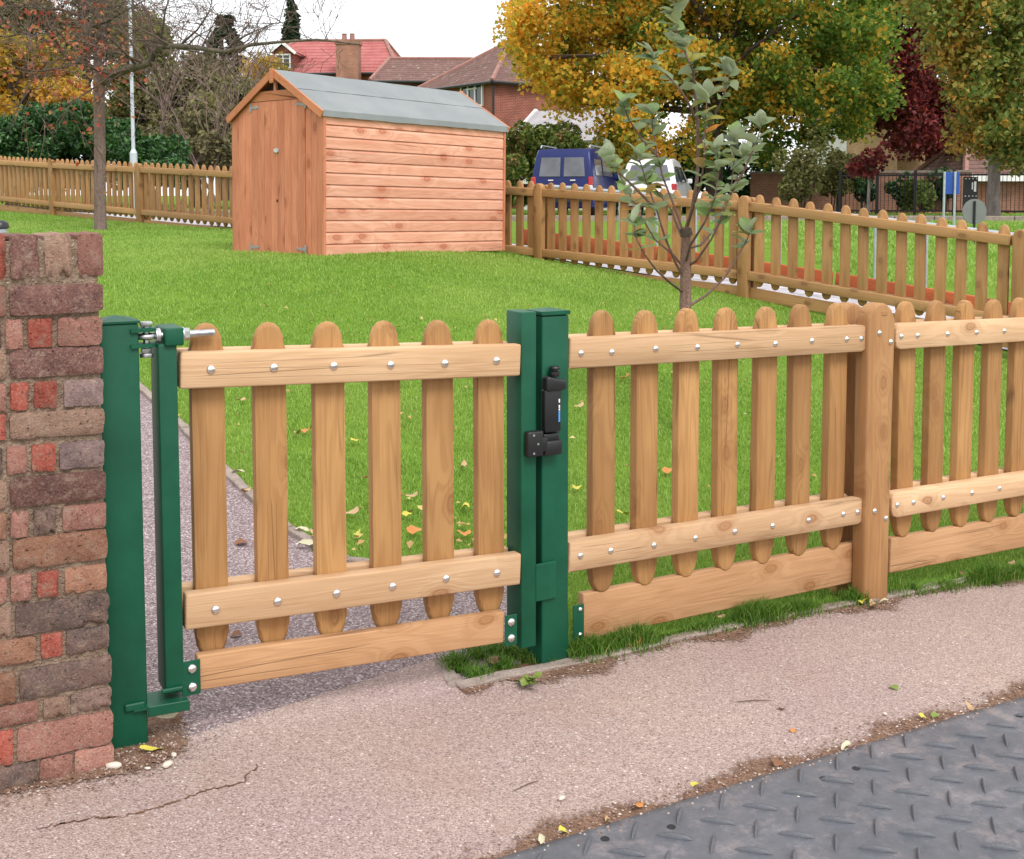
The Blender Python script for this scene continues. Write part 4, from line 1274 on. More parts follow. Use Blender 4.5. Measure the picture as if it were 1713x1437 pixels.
# gable front: vertical boards either side of the doors
def ft(px): return along(sf_, px, 300)
yl0, yl1 = ft(512), ft(423)              # door opening, right and left as seen
def gable_z(y): return SE + (SR - SE) * (1 - abs(y - SW / 2) / (SW / 2)) - 0.03
def vboard(name, ya, yb, z0_, za, zb_, mat, x=-0.008, th=0.018, parent=shed):
    b = bmesh.new(); g = 0.0018
    f = [(ya + g, z0_), (yb - g, z0_), (yb - g, zb_), (ya + g, za)]
    A = [b.verts.new((x - th / 2, y, z)) for y, z in f]; B = [b.verts.new((x + th / 2, y, z)) for y, z in f]
    b.faces.new(A); b.faces.new(list(reversed(B)))
    for k in range(4):
        j = (k + 1) % 4; b.faces.new((A[k], A[j], B[j], B[k]))
    bmesh.ops.recalc_face_normals(b, faces=b.faces)
    bmesh.ops.bevel(b, geom=list(b.edges), offset=0.0022, segments=1, affect='EDGES')
    m = MB(); m._merge(b); return m.obj(name, mat, parent)
zh = zon(468, 168, sf_, SW / 2) - sz      # door head
for (ya, yb, n) in ((0.0, yl0, 3), (yl1, SW, 3)):
    for i in range(n):
        a, b_ = ya + (yb - ya) * i / n, ya + (yb - ya) * (i + 1) / n
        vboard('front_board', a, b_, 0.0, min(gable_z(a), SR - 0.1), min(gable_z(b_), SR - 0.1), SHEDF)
# header board with the two small vents above it
zh2 = zh + 0.10
mid = SW / 2
mb = MB(); b = bmesh.new()
f = [(yl0, zh), (yl1, zh), (yl1, min(zh2, gable_z(yl1))), (mid + (SW / 2) * (1 - (zh2 + .03 - SE) / (SR - SE)), zh2), (mid - (SW / 2) * (1 - (zh2 + .03 - SE) / (SR - SE)), zh2), (yl0, min(zh2, gable_z(yl0)))]
A = [b.verts.new((-0.026, y, z)) for y, z in f]; B = [b.verts.new((0.0, y, z)) for y, z in f]
b.faces.new(A); b.faces.new(list(reversed(B)))
for k in range(6):
    j = (k + 1) % 6; b.faces.new((A[k], A[j], B[j], B[k]))
bmesh.ops.recalc_face_normals(b, faces=b.faces); mb._merge(b); mb.obj('header_board', wood('shed_header', 1, (0.60, 0.245, 0.115), (0.42, 0.14, 0.055), knots=0.1, fine=0.6, thick=0), shed)
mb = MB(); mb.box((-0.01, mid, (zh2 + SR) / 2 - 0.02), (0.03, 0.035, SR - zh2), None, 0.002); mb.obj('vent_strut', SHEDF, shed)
# double doors, each of four planks with two tee hinges
ym = (yl0 + yl1) / 2
for side, (ya, yb) in enumerate(((yl0, ym), (ym, yl1))):
    dr = empty('door', (0, 0, 0)); dr.parent = shed
    for i in range(4):
        a, b_ = ya + (yb - ya) * i / 4, ya + (yb - ya) * (i + 1) / 4
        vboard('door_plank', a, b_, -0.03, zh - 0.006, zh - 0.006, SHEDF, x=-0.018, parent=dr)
    for zz in (0.06, zh - 0.06):
        yh = yl0 + 0.0 if side == 0 else yl1
        sgn = 1 if side == 0 else -1
        m = MB(); m.box((-0.030, yh + sgn * 0.06, zz), (0.004, 0.13, 0.028), (0.05 * sgn, 0, 0), 0.001); m.box((-0.030, yh - sgn * 0.012, zz), (0.005, 0.028, 0.085), None, 0.001)
        m.obj('hinge', DULL, dr)
m = MB(); m.box((-0.032, ym + 0.012, zon(463, 252, sf_, ym) - sz), (0.012, 0.075, 0.038), None, 0.004, 2); m.box((-0.04, ym, zon(463, 252, sf_, ym) - sz), (0.014, 0.02, 0.05), None, 0.003); m.obj('hasp', ZINC, shed)
m = MB(); m.cyl((-0.0262, ym + 0.004, zon(463, 336, sf_, ym) - sz), (-0.0285, ym + 0.004, zon(463, 336, sf_, ym) - sz), 0.017, n=12); m.obj('knot_hole', DARKIN, shed)
# corner posts
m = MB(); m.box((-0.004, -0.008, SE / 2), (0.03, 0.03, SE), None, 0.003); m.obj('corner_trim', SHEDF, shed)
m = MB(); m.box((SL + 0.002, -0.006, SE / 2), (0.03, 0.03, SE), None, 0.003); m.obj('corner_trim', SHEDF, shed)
# roof: two decks with felt turned down at the eave
ov, ovx = 0.05, 0.03
pitch_ = math.atan2(SR - SE, SW / 2)
rise = (SR - SE) / (SW / 2)
for sgn, y0_ in ((1, 0.0), (-1, SW)):
    ye = y0_ - sgn * ov * 0.6; zed = SE - ov * 0.6 * rise + 0.03
    def rp(x, t, up=0.0): return (x, ye + (mid - ye) * t, zed + (SR + 0.025 - zed) * t + up)
    m = MB()
    x0_, x1_ = -ovx, SL + ovx
    order = [rp(x0_, 0), rp(x1_, 0), rp(x1_, 1), rp(x0_, 1)]
    if sgn < 0: order = list(reversed(order))
    m.slab(order, 0.022); m.obj('roof_deck', SHEDT, shed)
    for (ta, tb, up) in ((0.0, 0.56, 0.004), (0.52, 1.0, 0.009)):
        m = MB(); nxs = 30
        b = bmesh.new()
        g = [[b.verts.new(Vector(rp(x0_ - 0.012 + (x1_ - x0_ + 0.024) * i / nxs, ta + (tb - ta) * j / 3, up + rng.uniform(-.001, .0022)))) for i in range(nxs + 1)] for j in range(4)]
        for j in range(3):
            for i in range(nxs): b.faces.new((g[j][i], g[j][i + 1], g[j + 1][i + 1], g[j + 1][i]))
        if ta == 0.0:
            dn = [b.verts.new(Vector(rp(x0_ - 0.012 + (x1_ - x0_ + 0.024) * i / nxs, 0.0, 0)) + Vector((0, -sgn * 0.006, -0.058 + rng.uniform(-.004, .004)))) for i in range(nxs + 1)]
            for i in range(nxs): b.faces.new((dn[i], dn[i + 1], g[0][i + 1], g[0][i]))
        bmesh.ops.recalc_face_normals(b, faces=b.faces)
        m._merge(b); m.obj('felt_sheet', FELT, shed, smooth=40)
    # barge boards on both gables
    for xg in (-ovx - 0.02, SL + ovx + 0.02):
        a3 = Vector((xg, ye - sgn * 0.012, zed - 0.02)); c3 = Vector((xg, mid, SR + 0.025))
        L = (c3 - a3).length
        m = MB(); m.box((0, 0, -0.02), (0.018, L + 0.005, 0.075), None, 0.002)
        md = (a3 + c3) / 2
        m.obj('barge_board', SHEDT, shed, md, (math.atan2(c3.z - a3.z, c3.y - a3.y), 0, 0) if sgn > 0 else (-math.atan2(c3.z - a3.z, abs(c3.y - a3.y)), 0, 0))
for xg in (-ovx - 0.034, SL + ovx + 0.034):
    m = MB(); m.box((xg, mid, SR - 0.03), (0.02, 0.05, 0.15), None, 0.003); m.obj('finial', SHEDT, shed)
# ------------------------------------------------------------------ plants: helpers
def leaf_cloud(name, pts, size, mat, parent, origin, seed=0, up=0.45, aspect=0.7, jitter=0.35, bent=True):
    """one small folded leaf (4 triangles as 2 quads) at each point"""
    r = np.random.default_rng(seed)
    n = len(pts)
    pts = np.asarray(pts) - np.array(origin)
    nrm = r.normal(size=(n, 3)); nrm[:, 2] += up * 2; nrm /= np.linalg.norm(nrm, axis=1)[:, None]
    t = r.normal(size=(n, 3)); t -= (t * nrm).sum(1)[:, None] * nrm; t /= np.linalg.norm(t, axis=1)[:, None]
    bt = np.cross(nrm, t)
    s = size * (1 + jitter * r.uniform(-1, 1, n))[:, None]
    w_ = s * aspect
    fold = 0.28
    a = pts - t * s * 0.5
    c = pts + t * s * 0.5
    l1 = pts + bt * w_ * 0.5 + nrm * w_ * fold - t * s * 0.08
    r1 = pts - bt * w_ * 0.5 + nrm * w_ * fold - t * s * 0.08
    V = np.stack([a, l1, c, r1], 1).reshape(-1, 3)
    i = np.arange(n) * 4
    F = np.concatenate([np.stack([i, i + 1, i + 2], 1), np.stack([i, i + 2, i + 3], 1)])
    return put(name, np_mesh(name, V, F, False), mat, parent)
def blob_points(blobs, n, seed=0, shell=0.55):
    """points spread through a set of ellipsoids (x, y, z, rx, ry, rz), denser towards their skins"""
    r = np.random.default_rng(seed)
    B = np.array(blobs, float)
    vol = (B[:, 3] * B[:, 4] * B[:, 5]) ** 0.75
    idx = r.choice(len(B), n, p=vol / vol.sum())
    d = r.normal(size=(n, 3)); d /= np.linalg.norm(d, axis=1)[:, None]
    if shell < 0: return B[idx, :3] + np.clip(r.normal(size=(n, 3)), -2.2, 2.2) * B[idx, 3:] * 0.55
    rad = r.uniform(0, 1, n) ** (1 / 3.0) * (1 - shell) + shell * r.uniform(0.75, 1.05, n)
    return B[idx, :3] + d * B[idx, 3:] * rad[:, None]
def branches(mb, p0, dir0, length, r0, depth, rr, spread=0.6, n_child=3, droop=0.0, nseg=4, tips=None, sides=6, shrink=0.68, wob=0.25, minr=0.004):
    pts, rad = [Vector(p0)], [r0]
    d = Vector(dir0).normalized(); p = Vector(p0)
    for i in range(nseg):
        d = (d + Vector((rr.gauss(0, wob), rr.gauss(0, wob), rr.gauss(0, wob) - droop)) * 0.5).normalized()
        p = p + d * length / nseg
        pts.append(p.copy()); rad.append(max(r0 * (1 - 0.55 * (i + 1) / nseg), minr))
    mb.tube(pts, rad, max(3, sides))
    if depth <= 0:
        if tips is not None: tips.append(pts[-1].copy())
        return
    for k in range(n_child):
        t = rr.uniform(0.35, 1.0) if k else 1.0
        i = min(int(t * nseg), nseg - 1); f = t * nseg - i
        q = pts[i].lerp(pts[i + 1], f)
        ax = Vector((rr.gauss(0, 1), rr.gauss(0, 1), rr.gauss(0, 0.8))).normalized()
        nd = (d + ax * spread * rr.uniform(0.7, 1.4)).normalized()
        branches(mb, q, nd, length * shrink * rr.uniform(0.75, 1.2), max(rad[min(i + 1, nseg)] * 0.75, minr), depth - 1, rr, spread, n_child, droop, max(2, nseg - 1), tips, max(3, sides - 1), shrink, wob, minr)
def px_blob(px, py, rpx, Y, ry=None, asp=1.0):
    c = P(px, py, Y); k = rpx * Y / FPX
    return (c.x, c.y, c.z, k, (ry if ry else k), k * asp)
def tree(name, label, cat, px, Y, blobs, n, leaf, mat, trunk_r, trunk_top, bark, seed, group=None, base_py=None, limbs=6, shell=0.5, up=0.45, leaf_asp=0.7):
    b = P(px, 330, Y); bz = gz(b.x, b.y)
    root = empty(name, (b.x, b.y, bz))
    tag(root, label, cat, group)
    rr = random.Random(seed)
    mb = MB()
    top_ = Vector((b.x, b.y, trunk_top)) - root.location
    pts = [Vector((0, 0, -0.1)).lerp(top_, t) + Vector((rr.gauss(0, .06), rr.gauss(0, .06), 0)) * t * trunk_r * 6 for t in (0, .1, .3, .6, 1)]
    mb.tube(pts, [trunk_r * 1.35, trunk_r * 1.05, trunk_r * 0.95, trunk_r * 0.8, trunk_r * 0.55], 9)
    for i in range(limbs):
        q = rr.choice(blobs); tgt = Vector(q[:3]) - root.location
        st = pts[2].lerp(pts[-1], rr.uniform(0.3, 1))
        m1 = st.lerp(tgt, 0.5) + Vector((rr.gauss(0, .2), rr.gauss(0, .2), rr.uniform(0, .5)))
        mb.tube([st, st.lerp(m1, .5), m1, tgt], [trunk_r * 0.45, trunk_r * 0.36, trunk_r * 0.25, trunk_r * 0.1], 6)
        for k in range(3):
            e = tgt + Vector((rr.gauss(0, q[3] * .6), rr.gauss(0, q[4] * .6), rr.gauss(0, q[5] * .6)))
            mb.tube([m1.lerp(tgt, rr.uniform(.2, .9)), e], [trunk_r * 0.14, trunk_r * 0.04], 4)
    mb.obj('trunk', bark, root, smooth=60)
    pts_ = blob_points(blobs, n, seed, shell)
    leaf_cloud('crown', pts_, leaf, mat, root, root.location, seed + 1, up, leaf_asp)
    return root

# ------------------------------------------------------------------ the young tree on the lawn
LEAFT = leaf_mat('sapling_leaf', [(0, (0.09, 0.14, 0.055)), (1, (0.09, 0.14, 0.055))])
def m_sap(name, top, under):
    k = N(name); g = k.n('NewGeometry'); v = k.coord('Object', shift=True)
    oi = k.n('ObjectInfo')
    f = k.noise(v, 14, 3, 0.6)
    c = k.mix(k.ramp(f, [(0.3, 0), (0.7, 1)]), tuple(q * 0.75 for q in top), top)
    hv = k.n('HueSaturation'); k.l(k.math('ADD', k.math('MULTIPLY', oi.outputs['Random'], 0.7), 0.65), hv.inputs['Value']); k.l(c, hv.inputs['Color'])
    c = k.mix(g.outputs['Backfacing'], hv.outputs[0], under)
    k.color(c); k.setb(Roughness=0.45, Specular_IOR_Level=0.5)
    tr = k.n('BsdfTranslucent'); k.l(c, tr.inputs['Color']); ms = k.n('MixShader'); ms.inputs[0].default_value = 0.25
    k.l(k.b.outputs[0], ms.inputs[1]); k.l(tr.outputs[0], ms.inputs[2]); k.l(ms.outputs[0], k.out.inputs['Surface'])
    return k.m
SAPG = m_sap('sapling_leaf_green', (0.185, 0.275, 0.085), (0.48, 0.53, 0.38))
SAPD = m_sap('sapling_leaf_deep', (0.13, 0.21, 0.055), (0.42, 0.47, 0.32))
SAPO = m_sap('sapling_leaf_orange', (0.55, 0.21, 0.03), (0.55, 0.34, 0.16))
SAPY = m_sap('sapling_leaf_yellow', (0.40, 0.36, 0.04), (0.48, 0.46, 0.22))
def big_leaf(seed, mat, curl):
    r = random.Random(seed); b = bmesh.new(); n = 6; rowsv = []
    for i in range(n + 1):
        t = i / n; wdt = 0.36 * math.sin(math.pi * min(1, t ** 0.8 * 0.97 + 0.02)) ** 0.75
        y = t; z = -curl * t * t * 0.5 + 0.03 * math.sin(t * 6 + seed)
        rowsv.append([b.verts.new((-wdt, y, z + 0.10 + 0.02 * r.uniform(-1, 1) - (0.06 if t in (0, 1) else 0))), b.verts.new((0, y, z)), b.verts.new((wdt, y, z + 0.10 + 0.02 * r.uniform(-1, 1) - (0.06 if t in (0, 1) else 0)))])
    for a, c in zip(rowsv, rowsv[1:]):
        b.faces.new((a[0], a[1], c[1], c[0])); b.faces.new((a[1], a[2], c[2], c[1]))
    me = bpy.data.meshes.new('leaf'); b.to_mesh(me); b.free()
    for p in me.polygons: p.use_smooth = True
    me.materials.append(mat); return me
LV = {m: [big_leaf(i * 3 + j, m, cu) for i, cu in enumerate((0.25, 0.6, 0.95))] for j, m in enumerate((SAPG, SAPD, SAPO, SAPY))}
SY = 7.6
sb = on_ground(1147, 560)
SY = 7.2
sb = P(1147, 500, SY); sbz = gz(sb.x, sb.y)
sap = empty('young_tree', (sb.x, sb.y, sbz))
tag(sap, 'young tree with grey-green oval leaves standing on the lawn behind the near fence', 'tree')
def sp(px, py, dy=0.0): return P(px, py, SY + dy) - sap.location
mb = MB()
mb.tube([Vector((0, 0, -0.05)), sp(1146, 560), sp(1147, 480), sp(1147, 415), sp(1148, 380)], [0.043, 0.040, 0.036, 0.032, 0.027], 12)
mb.obj('trunk', BARKS, sap, smooth=60)
mb = MB(); mb.tube([sp(1147, 382), sp(1149, 395)], [0.034, 0.037], 12); mb.obj('pruned_collar', BARKD, sap, smooth=60)
# branches traced: each a polyline of (px, py, depth offset)
br = [
 [(1147, 470, 0), (1130, 440, -.05), (1112, 395, -.12), (1098, 350, -.18), (1080, 300, -.22), (1068, 262, -.25)],
 [(1147, 452, 0), (1125, 425, .05), (1095, 400, .12), (1072, 360, .2), (1048, 315, .25), (1020, 262, .3)],
 [(1150, 446, 0), (1165, 436, -.05), (1190, 400, -.1), (1208, 365, -.12), (1222, 325, -.1), (1228, 270, -.1), (1229, 230, -.1)],
 [(1148, 416, 0), (1172, 410, .1), (1200, 378, .2), (1213, 340, .22), (1232, 300, .25), (1246, 262, .25)],
 [(1148, 382, 0), (1158, 350, 0), (1166, 300, .0), (1168, 245, .02), (1166, 190, .03), (1162, 150, .02), (1160, 120, 0), (1145, 85, 0), (1132, 60, 0), (1130, 20, 0), (1128, -20, 0)],
 [(1144, 392, 0), (1135, 365, .05), (1124, 335, .1), (1110, 300, .12), (1100, 262, .15), (1092, 215, .15), (1090, 190, .15)],
 [(1150, 378, 0), (1160, 345, -.1), (1172, 310, -.15), (1178, 270, -.15), (1180, 200, -.15), (1183, 160, -.12)],
 [(1147, 492, 0), (1120, 472, -.1), (1098, 452, -.15), (1078, 425, -.2), (1065, 400, -.2), (1060, 372, -.2)],
 [(1152, 512, 0), (1180, 495, .1), (1212, 465, .15), (1233, 430, .18), (1250, 400, .18), (1254, 388, .18)],
 [(1140, 395, 0), (1122, 350, .1), (1100, 320, .15), (1082, 305, .2)],
 [(1166, 200, .03), (1150, 170, .0), (1138, 150, -.03), (1120, 130, -.05), (1100, 110, -.05), (1092, 98, -.05)],
 [(1168, 245, .02), (1185, 215, .0), (1200, 185, -.05), (1214, 150, -.08), (1220, 125, -.08)],
 [(1222, 325, -.1), (1245, 285, -.15), (1262, 245, -.2), (1274, 210, -.2)],
 [(1100, 262, .15), (1075, 235, .1), (1052, 200, .05), (1042, 172, .0)],
 [(1098, 350, -.18), (1060, 312, -.25), (1035, 288, -.3), (1012, 268, -.3)],
 [(1147, 440, 0), (1155, 410, -.2), (1180, 370, -.3), (1196, 330, -.32), (1202, 290, -.3), (1200, 250, -.3)],
]
tips_ = []
for k, pl_ in enumerate(br):
    pts = [sp(a, b_, c) for a, b_, c in pl_]
    r0 = 0.0125 if k in (4,) else 0.009
    rad = [r0 * (1 - 0.7 * i / (len(pts) - 1)) for i in range(len(pts))]
    mb = MB(); mb.tube(pts, rad, 6); mb.obj('branch', TWIGS, sap, smooth=60)
rl = random.Random(21)
lvpx = []
# leaf rosettes along the upper half of every branch
def add_leaf(pos, d, size, mat):
    d = d.normalized()
    q = d.to_track_quat('Y', 'Z').to_matrix().to_4x4() @ Matrix.Rotation(rl.uniform(-0.7, 0.7), 4, 'Y')
    o = put('leaf', rl.choice(LV[mat]), None, sap)
    o.location = pos; o.rotation_euler = q.to_euler(); o.scale = (size,) * 3
nleaf = 0
for k, pl_ in enumerate(br):
    pts = [sp(a, b_, c) for a, b_, c in pl_]
    L = sum((b - a).length for a, b in zip(pts, pts[1:]))
    n = int(L / (0.058 if k == 4 else 0.08))
    lo = 0.42 if k == 4 else 0.34
    if k in (7, 8): lo, n = 0.55, 4
    for i in range(n):
        t = lo + (1 - lo) * ((i + rl.random()) / n) ** 0.8
        s = t * (len(pts) - 1); j = min(int(s), len(pts) - 2); p = pts[j].lerp(pts[j + 1], s - j)
        tang = (pts[j + 1] - pts[j]).normalized()
        for q in range(2 if t > 0.5 else 1):
            a = rl.uniform(0, 2 * math.pi)
            out = Vector((math.cos(a), math.sin(a) * 0.9, 0.0))
            d = out + Vector((0, 0, rl.uniform(-0.15, 0.75))) + tang * rl.uniform(0.1, 0.6)
            h = p.z + sap.location.z
            low = t < 0.75 and k != 4
            u_ = rl.random()
            mat = SAPO if (low and u_ < 0.13) else SAPY if u_ < 0.17 else SAPD if (u_ < 0.42 or (k in (7, 8))) else SAPG
            add_leaf(p, d, rl.uniform(0.075, 0.135) * (0.95 if t < 0.9 else 1.0), mat); nleaf += 1
    for q in range(4):
        d = Vector((rl.gauss(0, .6), rl.gauss(0, .6), rl.uniform(0.4, 1.2)))
        add_leaf(pts[-1], d, rl.uniform(0.09, 0.13), SAPG); nleaf += 1
print('sapling leaves', nleaf)

# ------------------------------------------------------------------ bare tree on the left of the lawn
TY = 17.0
tb = P(168, 384, TY); tbz = gz(tb.x, tb.y)
bare = empty('bare_tree', (tb.x, tb.y, tbz))
tag(bare, 'nearly leafless tree with pinkish trunk and long crooked limb left of the shed', 'tree')
def bp(px, py, dy=0.0): return P(px, py, TY + dy) - bare.location
mb = MB()
mb.tube([Vector((0, 0, -0.1)), bp(168, 375), bp(167, 330), bp(167, 250), bp(166, 180), bp(166, 130), bp(163, 95)], [0.10, 0.088, 0.080, 0.080, 0.076, 0.085, 0.055], 14)
mb.obj('trunk', BARK, bare, smooth=60)
limbs = [
 [(168, 140, 0), (185, 125, -.1), (215, 115, -.3), (250, 105, -.5), (258, 88, -.55), (268, 78, -.6), (300, 77, -.7), (345, 82, -.9), (375, 87, -1), (420, 75, -1.2), (470, 70, -1.4), (530, 66, -1.5), (600, 74, -1.6)],
 [(165, 120, 0), (140, 105, .3), (112, 98, .5), (100, 80, .6), (70, 65, .7), (40, 55, .9), (10, 62, 1), (-60, 50, 1.2)],
 [(163, 100, 0), (158, 80, .1), (150, 60, .1), (152, 45, .1), (130, 25, .3), (100, 16, .5), (50, 12, .7), (0, 10, .9), (-60, 0, 1)],
 [(164, 100, 0), (170, 70, .2), (176, 40, .3), (172, 10, .4), (180, -40, .5), (178, -110, .6)],
 [(268, 78, -.6), (272, 50, -.65), (276, 20, -.7), (285, -10, -.7), (300, -60, -.7)],
 [(152, 45, .1), (180, 36, -.1), (205, 20, -.3), (235, 5, -.4), (260, -15, -.5)],
 [(375, 87, -1), (395, 68, -1.1), (420, 55, -1.1), (455, 40, -1.2), (485, 35, -1.2)],
 [(163, 98, 0), (150, 95, -.4), (110, 112, -.8), (60, 120, -1.1), (20, 110, -1.3)],
 [(166, 110, 0), (190, 90, .5), (220, 55, .8), (255, 40, 1.0)],
 [(100, 80, .6), (85, 50, .5), (60, 20, .4), (40, -20, .4)],
 [(300, 77, -.7), (330, 50, -.8), (350, 20, -.8), (360, -20, -.8)],
]
mbb = MB(); rr = random.Random(77); tips = []
for k, pl_ in enumerate(limbs):
    pts = [bp(a, b_, c) for a, b_, c in pl_]
    r0 = (0.068, 0.045, 0.042, 0.045, 0.022, 0.022, 0.018, 0.025, 0.02, 0.02, 0.018)[k]
    rad = [max(r0 * (1 - 0.85 * i / (len(pts) - 1)), 0.006) for i in range(len(pts))]
    mb = MB(); mb.tube(pts, rad, 8); mb.obj('limb', BARKD if k else m_bark('limb_bark', (0.07, 0.055, 0.042), (0.20, 0.17, 0.125)), bare, smooth=60)
    for i in range(1, len(pts)):
        for q in range(4 if i > 1 else 1):
            st = pts[i - 1].lerp(pts[i], rr.random())
            d = Vector((rr.gauss(0, 1), rr.gauss(0, 1), rr.gauss(0.35, 0.8)))
            branches(mbb, st, d, rr.uniform(0.35, 0.85), max(rad[i] * 0.4, 0.006), 2, rr, 0.75, 3, 0.0, 3, tips, 4, 0.66, 0.4, 0.0035)
tag(mbb.obj('twigs', TWIG, bare), kind='stuff')
tp = np.array([tuple(t + bare.location) for t in tips])
sel = tp[(tp[:, 0] < bp(240, 100).x + bare.location.x)]
r_ = np.random.default_rng(5)
cl = np.array([tuple(bp(x, y, dz) + bare.location) for x, y, dz in ((150, 95, -.3), (100, 55, .2), (75, 50, .3), (200, 108, -.3), (130, 150, -.2), (95, 105, -.2), (160, 80, 0), (60, 110, 0), (145, 165, -.3))])
pp = np.concatenate([sel[r_.choice(len(sel), 240)] + r_.normal(0, .08, (240, 3)), cl[r_.integers(0, len(cl), 420)] + r_.normal(0, .26, (420, 3))])
REDL = leaf_mat('red_autumn_leaf', [(0, (0.36, 0.06, 0.04)), (0.5, (0.50, 0.12, 0.07)), (1, (0.58, 0.28, 0.12))], trans=0.4)
leaf_cloud('crown', pp, 0.075, REDL, bare, bare.location, 3)
# ------------------------------------------------------------------ trees and hedges beyond the fence
MAPLE = leaf_mat('maple_leaf', [(0, (0.075, 0.155, 0.025)), (0.35, (0.14, 0.25, 0.035)), (0.8, (0.23, 0.34, 0.05)), (1, (0.42, 0.43, 0.07))],
                 patch=[(0, (0.84, 0.36, 0.035)), (0.35, (0.90, 0.54, 0.07)), (0.65, (0.80, 0.58, 0.08)), (1, (0.40, 0.44, 0.06))], patch_scale=0.75, patch_lo=0.44, patch_hi=0.58, trans=0.6, grad=-0.026, mixr=0.30)
PURPLE = leaf_mat('purple_leaf', [(0, (0.085, 0.015, 0.018)), (0.6, (0.19, 0.028, 0.03)), (1, (0.36, 0.07, 0.05))], trans=0.35)
BIRCH = leaf_mat('birch_leaf', [(0, (0.09, 0.165, 0.03)), (0.5, (0.20, 0.25, 0.05)), (1, (0.40, 0.35, 0.08))],
                 patch=[(0, (0.66, 0.29, 0.05)), (0.5, (0.50, 0.32, 0.06)), (1, (0.27, 0.23, 0.05))], patch_scale=0.5, patch_lo=0.47, patch_hi=0.6, trans=0.4)
LAUREL = leaf_mat('laurel_leaf', [(0, (0.012, 0.05, 0.012)), (0.5, (0.03, 0.095, 0.02)), (1, (0.075, 0.18, 0.04))], trans=0.2, rough=0.4, spec=0.5)
OLIVE = leaf_mat('olive_leaf', [(0, (0.12, 0.125, 0.045)), (0.5, (0.22, 0.21, 0.075)), (1, (0.38, 0.32, 0.13))],
                 patch=[(0, (0.19, 0.22, 0.06)), (1, (0.32, 0.32, 0.11))], patch_scale=0.4, trans=0.35)
BROWNL = leaf_mat('brown_twiggy_leaf', [(0, (0.09, 0.085, 0.045)), (0.5, (0.19, 0.17, 0.08)), (1, (0.33, 0.28, 0.14))], trans=0.3)
ORANGE = leaf_mat('orange_leaf', [(0, (0.30, 0.24, 0.03)), (0.4, (0.58, 0.36, 0.04)), (0.8, (0.66, 0.28, 0.03)), (1, (0.70, 0.46, 0.08))],
                  patch=[(0, (0.20, 0.20, 0.04)), (1, (0.42, 0.34, 0.06))], patch_scale=0.5, trans=0.45)
CONIF = leaf_mat('conifer_needle', [(0, (0.012, 0.028, 0.014)), (0.6, (0.03, 0.055, 0.028)), (1, (0.06, 0.085, 0.045))], trans=0.15)
HEDGEG = leaf_mat('hedge_leaf', [(0, (0.07, 0.115, 0.025)), (0.5, (0.14, 0.20, 0.035)), (1, (0.25, 0.28, 0.06))],
                  patch=[(0, (0.20, 0.11, 0.05)), (1, (0.28, 0.17, 0.07))], patch_scale=0.9, patch_lo=0.55, patch_hi=0.64, trans=0.3)
rb2 = random.Random(31)
def scatter_blobs(px0, px1, top_fn, bot_fn, Y0, Y1, n, r0, r1, seed):
    rr = random.Random(seed); out = []
    while len(out) < n:
        px = rr.uniform(px0, px1); t, b_ = top_fn(px), bot_fn(px)
        if b_ <= t: continue
        out.append(px_blob(px, rr.uniform(t, b_), rr.uniform(r0, r1), rr.uniform(Y0, Y1), asp=rr.uniform(0.65, 0.95)))
    return out
def pl(*pts):
    xs_ = [p[0] for p in pts]; ys_ = [p[1] for p in pts]
    return lambda x: float(np.interp(x, xs_, ys_))
# great maple behind the young tree
mpl = scatter_blobs(858, 1480, pl((858, 20), (900, -60), (1000, -220), (1200, -300), (1400, -220), (1480, -120)),
                    pl((858, 90), (880, 105), (905, 135), (930, 170), (960, 185), (1000, 215), (1040, 262), (1110, 285), (1200, 280), (1300, 268), (1400, 238), (1500, 215)), 36, 43, 260, 16, 40, 1)
mpl += scatter_blobs(980, 1460, pl((980, -120), (1460, -120)), pl((980, 170), (1460, 190)), 39, 43, 70, 24, 46, 91)
tree('maple_tree', 'large maple with mixed green and orange foliage behind the young tree', 'tree', 1195, 40, mpl, 125000, 0.155, MAPLE, 0.3, P(1195, 40, 40).z, BARKD, 11, limbs=18, shell=-1, leaf_asp=0.9, up=0.25)
ppl = scatter_blobs(1440, 1615, pl((1440, 80), (1490, -60), (1615, -80)), pl((1440, 170), (1480, 225), (1530, 250), (1615, 262)), 43, 48, 90, 18, 36, 2)
tree('purple_tree', 'dark purple-leaved tree between the maple and the birch', 'tree', 1556, 47.5, ppl, 36000, 0.2, PURPLE, 0.26, P(1556, 120, 47.5).z, BARKD, 12, limbs=8, shell=-1, up=0.25)
bpl = scatter_blobs(1545, 1800, pl((1545, -100), (1650, -200), (1800, -150)), pl((1545, 0), (1575, 60), (1600, 150), (1622, 250), (1700, 275), (1800, 285)), 28, 33, 130, 22, 46, 3) + scatter_blobs(1600, 1760, pl((1600, 60), (1760, 40)), pl((1600, 235), (1640, 262), (1760, 275)), 28, 31, 60, 18, 36, 33)
tree('birch_tree', 'birch with mottled grey trunk and ragged green and amber leaves at right edge', 'tree', 1662, 32.5, bpl, 44000, 0.14, BIRCH, 0.17, P(1645, 0, 32.5).z, BARKG, 13, limbs=14, shell=-1, up=0.25)
# thin young street tree on the far grass
ypl = [px_blob(1455 + dx, 262 + dy, 16, 33) for dx, dy in ((0, 0), (-14, 12), (14, 10), (0, 24), (-25, 18), (22, -10))]
tree('street_sapling', 'thin staked sapling with dull red leaves on the far grass', 'tree', 1453, 33, ypl, 420, 0.15, PURPLE, 0.05, P(1453, 270, 33).z, BARKG, 14, limbs=3)
